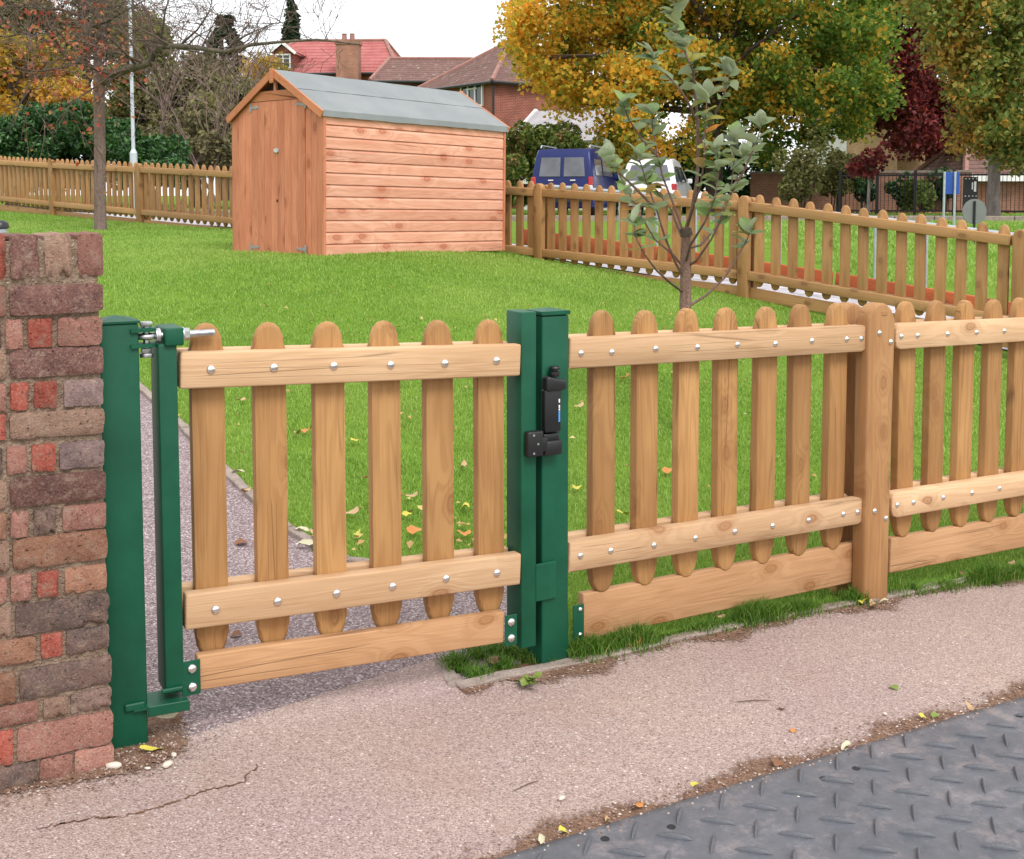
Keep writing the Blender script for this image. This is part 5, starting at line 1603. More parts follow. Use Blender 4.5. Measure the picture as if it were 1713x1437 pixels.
# shrubs along the far wall
for i, (px, py, rx, Y, m, lab) in enumerate((
        (1335, 275, 52, 36, OLIVE, 'broad olive shrub left of the far brick wall'),
        (1400, 285, 34, 37.5, OLIVE, 'smaller olive shrub right against the broad olive one'),
        (1443, 305, 26, 38, LAUREL, 'dark green shrub behind the staked sapling'),
        (1512, 318, 24, 39, LAUREL, 'low green bush in front of the tan building'),
        (1545, 322, 26, 38, HEDGEG, 'low yellowish bush left of the blue sign'),
        (1580, 305, 24, 40, LAUREL, 'dark bush behind the blue sign'))):
    bl = [px_blob(px + rb2.gauss(0, rx * .4), py + rb2.gauss(0, rx * .35), rx * rb2.uniform(.4, .6), Y + rb2.uniform(-.6, .6)) for _ in range(10)]
    bl += [px_blob(px + rb2.gauss(0, rx * .3), py + rx * 0.8, rx * 0.5, Y) for _ in range(3)]
    b = P(px, 330, Y); r0 = empty('shrub', (b.x, b.y, gz(b.x, b.y))); tag(r0, lab, 'shrub', 'shrubs along the far wall')
    leaf_cloud('foliage', blob_points(bl, 2600 if i < 2 else 1500, 50 + i), 0.13, m, r0, r0.location, i)
    mb = MB(); rr = random.Random(i)
    for q in range(6): mb.tube([(rr.gauss(0, .1), rr.gauss(0, .1), -.1), tuple(Vector(rr.choice(bl)[:3]) - r0.location)], [0.03, 0.01], 4)
    mb.obj('stems', BARKD, r0)
# hedge right of the shed, behind the van
bl = scatter_blobs(845, 960, pl((845, 222), (900, 215), (960, 228)), pl((845, 330), (960, 330)), 37, 40, 50, 18, 30, 8)
b = P(900, 330, 37); r0 = empty('hedge', (b.x, b.y, gz(b.x, b.y))); tag(r0, 'overgrown green hedge with brown top between shed and blue van', 'hedge')
leaf_cloud('foliage', blob_points(bl, 14000, 60), 0.15, HEDGEG, r0, r0.location, 61)
bl = scatter_blobs(960, 1290, pl((960, 255), (1100, 250), (1290, 250)), pl((960, 330), (1290, 335)), 44, 46, 70, 18, 30, 9)
b = P(1120, 330, 45); r0 = empty('hedge', (b.x, b.y, gz(b.x, b.y))); tag(r0, 'dark shaded hedge behind the white car under the maple', 'hedge')
leaf_cloud('foliage', blob_points(bl, 14000, 62), 0.19, LAUREL, r0, r0.location, 63)
# left side: laurel hedge, orange tree, mixed wood
bl = scatter_blobs(-60, 300, pl((-60, 210), (30, 190), (60, 180), (160, 185), (200, 215), (300, 238)), pl((-60, 300), (300, 300)), 25.5, 28, 90, 20, 36, 10)
b = P(100, 330, 26.5); r0 = empty('laurel_hedge', (b.x, b.y, gz(b.x, b.y))); tag(r0, 'dense glossy dark green laurel hedge behind the left picket fence', 'hedge')
leaf_cloud('foliage', blob_points(bl, 30000, 64, 0.7), 0.14, LAUREL, r0, r0.location, 65, up=0.25, aspect=0.45)
bl = scatter_blobs(-80, 135, pl((-80, 60), (60, 70), (135, 120)), pl((-80, 230), (40, 210), (135, 190)), 28.5, 32, 40, 18, 34, 11)
tree('orange_tree', 'tree with golden orange leaves above the laurel hedge at left edge', 'tree', 20, 30, bl, 15000, 0.15, ORANGE, 0.15, P(20, 120, 30).z, BARKD, 15, limbs=8, shell=-1)
woods = [
    (30, 46, [(-80, 120, 10, -40, 110)], 7000, BROWNL, 'tall brownish thinning tree behind the orange tree', 0.2),
    (150, 48, [(70, 230, 0, -60, 110)], 7000, BROWNL, 'tall thinning tree behind the lamp post and bare limb', 0.2),
    (245, 44, [(190, 300, 60, 30, 250)], 7500, OLIVE, 'olive green tree to the right of the lamp post', 0.18),
    (330, 42, [(270, 385, 110, 90, 260)], 7500, BROWNL, 'brown twiggy thicket tree between lamp post and shed', 0.16),
    (395, 40, [(345, 460, 150, 120, 265)], 8000, OLIVE, 'rounded olive tree touching the left roof edge of the shed', 0.16),
    (440, 50, [(395, 475, 125, 100, 200)], 3500, ORANGE, 'small yellowing tree peeping over the shed gable', 0.14),
]
for i, (px, Y, spec, n, m, lab, tr_) in enumerate(woods):
    n = int(n * 3.0)
    x0, x1, t0, t1, bt = spec[0]
    bl = scatter_blobs(x0, x1, pl((x0, t0 + 40), ((x0 + x1) / 2, t1), (x1, t0 + 50)), pl((x0, bt), (x1, bt)), Y - 1.8, Y + 1.8, 34, 16, 32, 40 + i)
    rt = tree('woodland_tree', lab, 'tree', px, Y, bl, n, 0.19, m, tr_, P(px, min(t0, t1) + 60, Y).z, BARKD, 70 + i, group='wood behind the left fence', limbs=12, shell=-1, leaf_asp=0.6)
    mbb = MB(); rr = random.Random(90 + i)
    for q in range(22):
        c = rr.choice(bl); branches(mbb, Vector(c[:3]) - rt.location, (rr.gauss(0, 1), rr.gauss(0, 1), rr.gauss(.8, .6)), rr.uniform(.8, 1.6), 0.025, 2, rr, .7, 3, 0, 3, None, 4, .65, .4, .008)
    tag(mbb.obj('twigs', TWIG, rt), kind='stuff')
bl = scatter_blobs(205, 420, pl((205, 235), (300, 200), (420, 190)), pl((205, 300), (420, 300)), 30, 33, 50, 16, 28, 55)
b = P(330, 330, 31); r0 = empty('thicket', (b.x, b.y, gz(b.x, b.y))); tag(r0, 'shaded brown-green undergrowth between lamp post and shed', 'bush')
leaf_cloud('foliage', blob_points(bl, 9000, 66, 0.2), 0.14, BROWNL, r0, r0.location, 67)
mbb = MB(); rr = random.Random(4)
for px in (262, 272, 300, 345, 370, 400):
    q = P(px, 300, 30); q.z = gz(q.x, q.y)
    branches(mbb, q - r0.location, (rr.gauss(0, .2), rr.gauss(0, .2), 1), 2.2, 0.05, 3, rr, .5, 3, 0, 4, None, 6, .7, .25, .008)
tag(mbb.obj('stems', BARK, r0), kind='stuff')
# two conifers on the skyline
for (px, Y, top_, bot, wd, nm, lab, n) in ((375, 75, 28, 120, 34, 'cedar_tree', 'flat-layered dark cedar against the white sky left of the red roof', 3500), (487, 95, -4, 110, 36, 'spire_conifer', 'narrow dark pointed conifer above the red roof', 3500)):
    bl = []
    for i in range(14):
        t = i / 13; py = top_ + (bot - top_) * t
        if nm == 'spire_conifer': bl.append(px_blob(px + rb2.gauss(0, 2), py, 5 + wd * 0.55 * t, Y, asp=1.0))
        else: bl += [px_blob(px + s * wd * (0.25 + t * .8) * rb2.uniform(.3, 1), py + rb2.gauss(0, 3), 7 + 6 * t, Y + rb2.gauss(0, 1), asp=0.45) for s in (-1, 1)]
    b = P(px, 330, Y); r0 = empty(nm, (b.x, b.y, gz(b.x, b.y))); tag(r0, lab, 'tree')
    leaf_cloud('crown', blob_points(bl, n, int(px)), 0.42, CONIF, r0, r0.location, int(px), aspect=0.5)
    mb = MB(); mb.tube([(0, 0, -.2), (0, 0, P(px, bot, Y).z - r0.location.z), (0, 0, P(px, top_ + 4, Y).z - r0.location.z)], [0.4, 0.25, 0.05], 7); mb.obj('trunk', BARKD, r0)

# ------------------------------------------------------------------ houses
def box_pts(c, ax, L, W, z0, z1):
    return None
class House:
    """local x along the ridge, local y across, origin at the middle of the footprint"""
    def __init__(s, name, label, px, Y, yaw, L, W):
        b = P(px, 330, Y); s.z = gz(b.x, b.y)
        s.root = empty(name, (b.x, b.y, s.z), yaw); tag(s.root, label, 'house')
        s.L, s.W = L, W
    def zz(s, py, Y): return P(880, py, Y).z - s.z
    def walls(s, h, mat):
        m = MB(); m.box((0, 0, h / 2 - 0.25), (s.L, s.W, h + 0.5)); m.obj('wall', mat, s.root)
    def hip(s, h, rz, ridge, mat, ov=0.35, x0=None, x1=None):
        l, w_ = s.L / 2 + ov, s.W / 2 + ov
        r0 = -ridge / 2; r1 = ridge / 2
        A = [(-l, -w_, h), (l, -w_, h), (l, w_, h), (-l, w_, h)]; B = [(r0, 0, rz), (r1, 0, rz)]
        m = MB()
        for f in ([A[0], A[1], B[1], B[0]], [A[1], A[2], B[1]], [A[2], A[3], B[0], B[1]], [A[3], A[0], B[0]]): m.poly(f)
        m.poly([A[3], A[2], A[1], A[0]])
        o = m.obj('roof', mat, s.root)
        for a, b in ((A[0], B[0]), (A[1], B[1]), (A[2], B[1]), (A[3], B[0]), (B[0], B[1])):
            if (Vector(a) - Vector(b)).length < 0.1: continue
            m = MB(); m.tube([Vector(a) + Vector((0, 0, .03)), Vector(b) + Vector((0, 0, .03))], 0.11, 6); m.obj('ridge_tile', HIPM, o)
        for a, b in zip(A, A[1:] + A[:1]):
            m = MB(); m.tube([Vector(a) + Vector((0, 0, -.06)), Vector(b) + Vector((0, 0, -.06))], 0.08, 6); m.obj('gutter', GUTTER, o)
        return o
    def window(s, x, y, z, w_, h, axis, lights=2):
        """axis 'y': in a wall facing -y; axis 'x': in a wall facing -x or +x"""
        r = empty('window', (x, y, z)); r.parent = s.root
        if axis == 'x-': r.rotation_euler = (0, 0, -math.pi / 2)
        if axis == 'x+': r.rotation_euler = (0, 0, math.pi / 2)
        m = MB(); f = 0.09
        m.box((0, -0.03, h / 2 - f / 2), (w_, 0.12, f)); m.box((0, -0.03, -h / 2 + f / 2), (w_, 0.12, f))
        for k in range(lights + 1): m.box((-w_ / 2 + f / 2 + (w_ - f) * k / lights, -0.028, 0), (f, 0.115, h - 2 * f))
        m.box((0, -0.026, h * 0.22), (w_ * .5, 0.10, f * .7))
        m.obj('frame', WHITEP, r)
        for k in range(lights):
            m = MB(); c = -w_ / 2 + (k + .5) * w_ / lights
            m.box((c, 0.0, 0), (w_ / lights - .02, 0.05, h - f)); m.obj('pane', GLASS, r)
        return r
HIPM = plain('hip_tile_clay', (0.31, 0.16, 0.13), 0.85, 0, 0.2, 3)
def hp_(px, py, Y): return P(px, py, Y)
# right-hand house: its corner points at the camera
h2 = House('brick_house', 'red brick house with lichened brown hipped roof right of the shed', 862, 62, R(38), 7.4, 6.2)
ev = P(838, 139, 58).z - h2.z; rg = P(842, 70, 62).z - h2.z
print('house2 eave ridge', ev, rg)
h2.walls(ev, WBRED); h2.hip(ev, rg, 0.6, TILEB)
h2.window(-3.0, 0, 0, 0.1, 0.1, 'x-') if False else None
wz = P(795, 162, 60).z - h2.z
h2.window(-3.72, -1.35, wz, 1.9, 1.25, 'x-', 3)
h2.window(2.0, -3.12, wz, 1.6, 1.2, 'y', 2)
h2.window(-3.72, 0.3, wz - 2.9, 1.9, 1.3, 'x-', 3)
m = MB(); m.tube([(-3.75, -3.15, 0), (-3.75, -3.15, ev - .1)], 0.06, 6); m.obj('drainpipe', GUTTER, h2.root)
m = MB(); m.box((1.2, 1.2, rg - .2), (.9, .6, 1.6)); m.obj('chimney', WBRED, h2.root)
# low linking range with brown roof
h3 = House('brick_house', 'brown-roofed range linking the two brick houses above the shed roof', 722, 66, R(2), 5.4, 6.6)
ev3 = P(720, 136, 62.6).z - h3.z; rg3 = P(735, 99, 66).z - h3.z
h3.walls(ev3, WBRED); h3.hip(ev3, rg3, 4.6, TILEB)
# left house with the red roof, dormer and chimney
h1 = House('brick_house', 'house with bright red tiled roof, white dormer and tall chimney', 572, 70, R(-4), 7.8, 7.4)
ev1 = P(560, 122, 66).z - h1.z; rg1 = P(560, 69, 70).z - h1.z
h1.walls(ev1, WBRED); h1.hip(ev1, rg1, 5.4, TILER)
def hl(h, px, py, Y):
    return h.root.matrix_basis.inverted() @ P(px, py, Y)
h1.root.matrix_basis  # placed
Mi = (Matrix.Translation(h1.root.location) @ Matrix.Rotation(h1.root.rotation_euler.z, 4, 'Z')).inverted()
def h1p(px, py, Y): return Mi @ P(px, py, Y)
ca, cb = h1p(565, 140, 65.5), h1p(602, 72, 65.5)
m = MB(); m.box(((ca.x + cb.x) / 2, ca.y, (ca.z + cb.z) / 2), (cb.x - ca.x, 0.8, cb.z - ca.z)); m.box(((ca.x + cb.x) / 2, ca.y, cb.z), ((cb.x - ca.x) * 1.1, 0.9, .22))
ch = m.obj('chimney', WBBRN, h1.root)
for k in (-.22, .22):
    m = MB(); m.lathe([(0.15, 0), (0.13, .35), (0.16, .4), (0.1, .4)], 10, ((ca.x + cb.x) / 2 + k, ca.y, cb.z + .1)); m.obj('chimney_pot', HIPM, ch)
# dormer: cheeks, little gable roof, white barge boards and window
d0 = h1p(474, 100, 66.0)
dm = empty('dormer', d0); dm.parent = h1.root
m = MB(); m.box((0, .9, -.15), (.95, 1.8, 1.15)); m.obj('cheek', WBRED, dm)
m = MB()
for sg in (-1, 1):
    m.slab([(0, -.25, .95), (sg * .72, -.25, .38), (sg * .72, 2.2, .38), (0, 2.2, .95)] if sg < 0 else [(0, 2.2, .95), (.72, 2.2, .38), (.72, -.25, .38), (0, -.25, .95)], .06)
m.obj('dormer_roof', TILER, dm)
m = MB(); m.prism([(-.5, .4), (.5, .4), (0, .82)], -.06, -.01); m.obj('gable_infill', WBRED, dm)
for sg in (-1, 1):
    m = MB(); a, b = Vector((sg * .76, -.3, .33)), Vector((0, -.3, .93)); m.box((0, 0, 0), ((b - a).length + .06, .05, .15))
    m.obj('barge_board', WHITEP, dm, (a + b) / 2, (0, -math.atan2(b.z - a.z, b.x - a.x), 0))
wd_ = empty('window', (0, -.02, -.1)); wd_.parent = dm
m = MB(); m.box((0, -.03, .38), (.85, .1, .08)); m.box((0, -.03, -.38), (.85, .1, .08))
for k in (-.39, 0, .39): m.box((k, -.028, 0), (.07, .095, .7))
for kx in (-.2, .2): m.box((kx, -.03, .16), (.34, .04, .03))
m.obj('frame', WHITEP, wd_); m = MB(); m.box((0, .01, 0), (.8, .04, .72)); m.obj('pane', GLASS, wd_)
# white house with grey roof, mostly behind the maple
h4 = House('white_house', 'white rendered house with grey gabled roof glimpsed under the maple', 985, 54, R(-32), 5.0, 4.2)
ev4 = P(985, 232, 52).z - h4.z; rg4 = P(985, 182, 54).z - h4.z
h4.walls(ev4, RENDERW)
m = MB(); l, w_ = 2.8, 2.4
m.slab([(-l, -w_, ev4 - .1), (l, -w_, ev4 - .1), (l, 0, rg4), (-l, 0, rg4)], .12); m.slab([(-l, 0, rg4), (l, 0, rg4), (l, w_, ev4 - .1), (-l, w_, ev4 - .1)], .12)
m.obj('roof', plain('grey_slate', (0.34, 0.32, 0.33), 0.8, 0, 0.2, 2), h4.root)
for x in (-2.5, 2.38):
    m = MB(); m.slab([(x, -2.1, ev4 - .05), (x, 2.1, ev4 - .05), (x, 0, rg4 - .15)], -.12); m.obj('gable_wall', RENDERW, h4.root)
for sg in (-1, 1):
    m = MB(); a, b = Vector((-2.86, sg * 2.4, ev4 - .1)), Vector((-2.86, 0, rg4)); m.box((0, 0, 0), (.06, (b - a).length, .25)); m.obj('barge_board', WHITEP, h4.root, (a + b) / 2, (math.atan2(b.z - a.z, b.y - a.y), 0, 0))
h4.window(-0.8, -2.14, ev4 - 1.1, 1.6, 1.0, 'y', 3); h4.window(-2.54, 0, ev4 - 1.1, 1.4, 1.1, 'x-', 2)
# buildings on the far right
h5 = House('tan_house', 'tan brick building seen between purple tree and blue sign', 1535, 52, R(12), 4.6, 4.5)
h5.walls(P(1535, 200, 50).z - h5.z, WBTAN); h5.hip(P(1535, 200, 50).z - h5.z, P(1535, 160, 52).z - h5.z, 2.0, TILEB)
h5.window(0.8, -2.28, P(1550, 285, 50).z - h5.z, 1.0, 1.0, 'y', 2)
h6 = House('white_house', 'small white rendered house left of the tan building', 1447, 56, R(8), 3.4, 4.5)
h6.walls(P(1447, 200, 54).z - h6.z, RENDERW); h6.hip(P(1447, 200, 54).z - h6.z, P(1447, 160, 56).z - h6.z, 1.2, TILEB)
h6.window(-0.5, -2.28, P(1440, 240, 54).z - h6.z, 0.9, 1.0, 'y', 2); h6.window(.7, -2.28, P(1440, 240, 54).z - h6.z, .9, 1.0, 'y', 2)
h7 = House('brown_brick_house', 'long low red-brown brick building with white gutter behind the birch', 1690, 44, R(6), 5.2, 4)
e7 = P(1690, 296, 42).z - h7.z
h7.walls(e7, WBBRN); h7.hip(e7, e7 + 1.6, 3.5, TILEB)
m = MB(); m.box((0, -2.42, e7 - .05), (5.6, .14, .22)); m.obj('white_gutter', WHITEP, h7.root)
# boundary wall and railings on the far side of the verge
wl = Line(1255, 42, 1625, 40, 330)
bw = wl.pt(0); bw.z = gz(bw.x, bw.y)
fw = empty('boundary_wall', bw, wl.yaw); tag(fw, 'low red-brown brick boundary wall beyond the far grass', 'wall')
hw = wl.hit(1330, 290)[1] - bw.z
m = MB(); m.box((wl.L / 2, .11, hw / 2 - .2), (wl.L, .22, hw + .4)); m.obj('brickwork', WBBRN, fw)
m = MB(); m.box((wl.L / 2, .11, hw + .04), (wl.L + .05, .30, .08)); m.obj('coping', STONE, fw)
rl_ = Line(1405, 36, 1730, 34, 330)
rb_ = rl_.pt(0); rb_.z = gz(rb_.x, rb_.y)
rail_ = empty('railing', rb_, rl_.yaw); tag(rail_, 'black metal railing with tall posts in front of the brick buildings', 'railing')
rh = rl_.hit(1500, 285)[1] - rb_.z
for k in range(6):
    m = MB(); m.box((rl_.L * k / 5, 0, rh / 2), (.09, .09, rh), None, .01); m.obj('post', BLACKM, rail_)
for zz in (.15, rh - .15):
    m = MB(); m.box((rl_.L / 2, 0.0, zz), (rl_.L, .03, .05)); m.obj('rail', BLACKM, rail_)
BARm = MB().cyl((0, 0, 0.1), (0, 0, rh - .1), .009, n=5).mesh('bar'); BARm.materials.append(BLACKM)
for k in range(48):
    put('bar', BARm, BLACKM, rail_, (rl_.L * (k + .5) / 48, 0.0, 0))
# ------------------------------------------------------------------ beyond the fence: paving, bed boards, handrail, road
u_a, u_b = posts[0], posts[-1]
def off_line(v, n=14): return [FAR.pt(u_a - 3 + (u_b - u_a + 6) * i / n, v) for i in range(n + 1)]
strip('pavement', off_line(0.35), off_line(1.55), PAVEM, 0.012, across=4, nsub=3)
road_l = [Vector((x, 27.5 - 0.02 * x, 0)) for x in range(-40, 61, 10)]; road_r = [Vector((x, 34.8 - 0.02 * x, 0)) for x in range(-40, 61, 10)]
strip('road', road_l, road_r, ROADM, 0.015, across=6, nsub=3)
kr = tag(empty('road_kerb', road_l[0]), kind='structure')
for i in range(44):
    a = Vector((-14 + i * 0.92, 27.42 - 0.02 * (-14 + i * .92), 0)); z = gz(a.x, a.y)
    m = MB(); m.box((0, 0, 0), (0.9, 0.13, 0.26), None, .012); o = m.obj('kerb_stone', STONE, kr, Vector((a.x, a.y, z)) - kr.location, (0, 0, -.02))
bedv = 1.75
bz = FAR.pt(p_r[0], bedv); bz.z = gz(bz.x, bz.y)
bed = empty('raised_bed', bz, FAR.yaw); tag(bed, 'long red-brown timber bed edging seen through the back fence', 'raised bed')
uu = p_r[0] - 1.9
while uu < posts[-1]:
    a, b = FAR.pt(uu, bedv), FAR.pt(uu + 2.36, bedv); za, zb2 = gz(a.x, a.y), gz(b.x, b.y)
    put('bed_board', rail_mesh('bed_board', 2.36, 0.26, 0.05, .006), REDB, bed, (uu - p_r[0], 0, za + 0.22 - bz.z), (0, -math.atan2(zb2 - za, 2.36), 0))
    uu += 2.4
hv_ = 2.6
hz0 = FAR.pt(p_r[0], hv_); hz0.z = gz(hz0.x, hz0.y)
hr = empty('handrail', hz0, FAR.yaw); tag(hr, 'low grey galvanised pipe railing behind the back picket fence', 'railing')
prev = None
u = p_r[0] - 2.0
k = 0
while u < posts[-1] + 1:
    q = FAR.pt(u, hv_); z = gz(q.x, q.y)
    m = MB(); m.cyl((u - p_r[0], 0, z - hz0.z - .1), (u - p_r[0], 0, z - hz0.z + .82), .017, n=8); m.obj('post', GREYM, hr)
    cur = Vector((u - p_r[0], 0, z - hz0.z + .82))
    if prev is not None:
        m = MB(); m.tube([prev, cur], .03, 8); m.obj('rail', GREYM, hr)
    prev = cur; u += 0.62; k += 1

# ------------------------------------------------------------------ vehicles
def car_body(prof, w_of_z, name, mat, parent, bev=0.05):
    b = bmesh.new()
    Lf = [b.verts.new((-w_of_z(z), y, z)) for y, z in prof]; Rf = [b.verts.new((w_of_z(z), y, z)) for y, z in prof]
    n = len(prof)
    fl = b.faces.new(Lf); fr = b.faces.new(list(reversed(Rf)))
    for i in range(n):
        j = (i + 1) % n; b.faces.new((Lf[j], Lf[i], Rf[i], Rf[j]))
    bmesh.ops.recalc_face_normals(b, faces=b.faces)
    ee = list(set(fl.edges) | set(fr.edges))
    bmesh.ops.bevel(b, geom=ee, offset=bev, segments=3, affect='EDGES', profile=0.5)
    bmesh.ops.triangulate(b, faces=[f for f in b.faces if len(f.verts) > 4])
    m = MB(); m._merge(b); return m.obj(name, mat, parent, smooth=35)
def wheels(parent, tr, ys_, r):
    for y in ys_:
        for sx in (-1, 1):
            wroot = empty('wheel', (sx * tr, y, r)); wroot.parent = parent
            m = MB(); m.lathe([(r * .62, -.1), (r * .95, -.1), (r, -.06), (r, .06), (r * .95, .1), (r * .62, .1)], 20, (0, 0, 0), (0, math.pi / 2, 0)); m.obj('tyre', BLACKM, wroot, smooth=40)
            m = MB(); m.lathe([(0, .07), (r * .5, .09), (r * .64, .05), (r * .64, -.05), (0, -.05)], 14, (0, 0, 0), (0, math.pi / 2 * sx, 0)); m.obj('rim', GREYM, wroot, smooth=40)
VANB = plain('navy_car_paint', (0.006, 0.014, 0.10), 0.35, 0.0, 0.06, 3, spec=0.3, coat=0.15)
CARW = plain('white_car_paint', (0.74, 0.75, 0.76), 0.3, 0, 0.03, 3, coat=0.6)
LREDM = plain('red_lamp_lens', (0.42, 0.012, 0.015), 0.2, 0, 0.1, 5, coat=0.5)
LWHT = plain('clear_lamp_lens', (0.72, 0.66, 0.64), 0.2, 0, 0.1, 5, coat=0.5)
TINT = plain('tinted_car_glass', (0.10, 0.105, 0.12), 0.08, 0, 0.3, 2, spec=0.8)
def place_car(name, px, Y, yaw, label, cat):
    b = P(px, 330, Y); z = gz(b.x, b.y) + 0.02
    r = empty(name, (b.x, b.y, z), yaw); tag(r, label, cat); return r
van = place_car('blue_van', 940, 31.0, R(-15), 'dark blue van with silver roof rails parked beyond the fence', 'van')
wv = lambda z: 0.84 if z < 1.02 else 0.84 - (z - 1.02) * 0.16
prof = [(0.0, 0.28), (-0.03, 0.6), (0.0, 1.0), (0.10, 1.62), (0.22, 1.80), (1.2, 1.86), (2.3, 1.82), (3.05, 1.10), (3.85, 0.96), (4.1, 0.75), (4.12, 0.3), (3.6, 0.24), (0.5, 0.24)]
car_body(prof, wv, 'body', VANB, van, 0.06)
for sx in (-1, 1):
    m = MB(); y0_ = lambda z: (z - 1.0) / 0.62 * 0.10
    x0_, x1_ = (0.05, 0.62) if sx > 0 else (-0.62, -0.05)
    m.slab([(x0_, y0_(1.08) - .012, 1.08), (x1_, y0_(1.08) - .012, 1.08), (x1_ - (.05 if sx > 0 else 0), y0_(1.58) - .012, 1.58), (x0_ + (.05 if sx < 0 else 0), y0_(1.58) - .012, 1.58)], -.02)
    m.obj('rear_window', TINT, van)
    m = MB(); m.box((sx * .77, 0.0, .96), (.12, .06, .22), None, .015); m.obj('tail_light', LREDM, van)
    m = MB(); m.box((sx * .77, -.005, .80), (.12, .06, .10), None, .015); m.obj('reversing_light', LWHT, van)
    m = MB(); m.tube([(sx * .66, .35, 1.84), (sx * .66, .45, 1.91), (sx * .66, 2.1, 1.91), (sx * .66, 2.2, 1.85)], .022, 6); m.obj('roof_rail', GREYM, van)
    for (ya, yb, za, zb2) in ((0.45, 1.35, 1.12, 1.55), (1.55, 2.5, 1.12, 1.55)):
        m = MB(); wx = lambda z: sx * (wv(z) + .004)
        q = [(wx(za), ya, za), (wx(za), yb + (.35 if ya > 1 else 0), za), (wx(zb2), yb, zb2), (wx(zb2), ya + .05, zb2)]
        m.slab(q if sx > 0 else list(reversed(q)), .02); m.obj('side_window', TINT, van)
    m = MB(); m.box((sx * .95, 2.75, 1.12), (.16, .1, .18), None, .03, 2); m.obj('door_mirror', VANB, van)
m = MB(); m.box((0, -.06, .48), (1.6, .12, .2), None, .03, 2); m.obj('bumper', BLACKP, van)
m = MB(); m.box((0.0, -.04, .78), (.5, .02, .11), None, .003); m.obj('number_plate', plain('yellow_plate', (.7, .55, .08), .5), van)
for sx in (-.3, .3):
    m = MB(); m.box((sx, -.03, .98), (.14, .03, .03), None, .005); m.obj('door_handle', LWHT, van)
wheels(van, .74, (.75, 3.3), .31)
car = place_car('white_car', 1084, 33.0, R(-14), 'white hatchback car parked right of the blue van behind the young tree', 'car')
wc = lambda z: 0.82 if z < 0.92 else 0.82 - (z - .92) * 0.30
prof = [(0.0, 0.3), (-0.05, 0.6), (0.0, 0.92), (0.28, 1.50), (0.5, 1.62), (1.4, 1.66), (2.2, 1.60), (3.0, 1.0), (3.8, .88), (4.05, .66), (4.05, .3), (3.5, .25), (.5, .25)]
car_body(prof, wc, 'body', CARW, car, 0.06)
yr = lambda z: (z - .92) / .58 * .28
m = MB(); m.slab([(-.62, yr(1.02) - .012, 1.02), (.62, yr(1.02) - .012, 1.02), (.5, yr(1.44) - .012, 1.44), (-.5, yr(1.44) - .012, 1.44)], -.02); m.obj('rear_window', TINT, car)
for sx in (-1, 1):
    m = MB(); m.box((sx * .73, .0, .82), (.15, .06, .2), None, .02); m.obj('tail_light', LREDM, car)
    for (ya, yb, za, zb2) in ((.55, 1.35, 1.0, 1.42), (1.45, 2.3, 1.0, 1.42)):
        m = MB(); wx = lambda z: sx * (wc(z) + .004)
        q = [(wx(za), ya, za), (wx(za), yb + (.3 if ya > 1 else 0), za), (wx(zb2), yb - .05, zb2), (wx(zb2), ya + .12, zb2)]
        m.slab(q if sx > 0 else list(reversed(q)), .02); m.obj('side_window', GLASS, car)
    m = MB(); m.box((sx * .9, 2.5, 1.02), (.15, .1, .14), None, .03, 2); m.obj('door_mirror', CARW, car)
m = MB(); m.box((0, -.07, .5), (1.55, .1, .22), None, .03, 2); m.obj('bumper', CARW, car)
m = MB(); m.box((0, -.045, .74), (.5, .02, .11), None, .003); m.obj('number_plate', plain('yellow_plate', (.7, .55, .08), .5), car)
wheels(car, .72, (.72, 3.2), .31)

# ------------------------------------------------------------------ street furniture
b = P(1592, 330, 22); sg = empty('blue_sign', (b.x, b.y, gz(b.x, b.y)), R(-8)); tag(sg, 'plain blue sign board on two grey posts right of the far grass', 'sign')
def szz(py, Y, r): return P(1592, py, Y).z - r.location.z
a0 = P(1580, 300, 22).x - b.x; a1 = P(1605, 300, 22).x - b.x; ap_ = P(1597, 300, 22).x - b.x
for x in (a0, ap_):
    m = MB(); m.cyl((x, -.03, -.1), (x, -.03, szz(287, 22, sg)), .022, n=8); m.obj('post', GREYM, sg)
m = MB(); m.box(((a0 + a1) / 2, .01, (szz(288, 22, sg) + szz(325, 22, sg)) / 2), (a1 - a0, .03, szz(288, 22, sg) - szz(325, 22, sg)), None, .005); m.obj('board', SIGNB, sg)
b = P(1632, 330, 20); rs = empty('round_sign', (b.x, b.y, gz(b.x, b.y)), R(6)); tag(rs, 'grey back of a round road sign on a dark post left of the birch trunk', 'sign')
zc = P(1632, 354, 20).z - rs.location.z
m = MB(); m.cyl((0, .02, zc), (0, .035, zc), .215, n=40); m.obj('disc', GREYD, rs)
m = MB(); m.cyl((-.01, 0, -.1), (-.01, 0, zc + .18), .02, n=8); m.obj('post', BLACKM, rs)
b = P(1623, 330, 30); nb = empty('notice_board', (b.x, b.y, gz(b.x, b.y)), R(10)); tag(nb, 'tall narrow black board with white notices between blue sign and birch', 'notice board')
w2 = 26 * 30 / FPX; zt_ = P(1623, 296, 30).z - nb.location.z
m = MB(); m.box((0, 0, zt_ / 2), (w2, .05, zt_), None, .01); m.obj('panel', BLACKM, nb)
for (px, py, hh, ww) in ((1627, 311, 12, 2), (1632, 312, 17, 4)):
    m = MB(); c = P(px, py, 29.95); m.box((c.x - b.x, -.03, c.z - nb.location.z), (ww * 30 / FPX, .006, hh * 30 / FPX)); m.obj('notice', WHITEP, nb)
for py in (299, 328):
    for q in range(4):
        m = MB(); m.box((-w2 * .38 + w2 * .25 * q, -.03, P(1623, py, 30).z - nb.location.z), (.03, .01, .02)); m.obj('stud', WHITEP, nb)
b = P(225, 330, 24); lm = empty('lamp_post', (b.x, b.y, gz(b.x, b.y))); tag(lm, 'slim pale grey lamp post behind the left picket fence', 'lamp post')
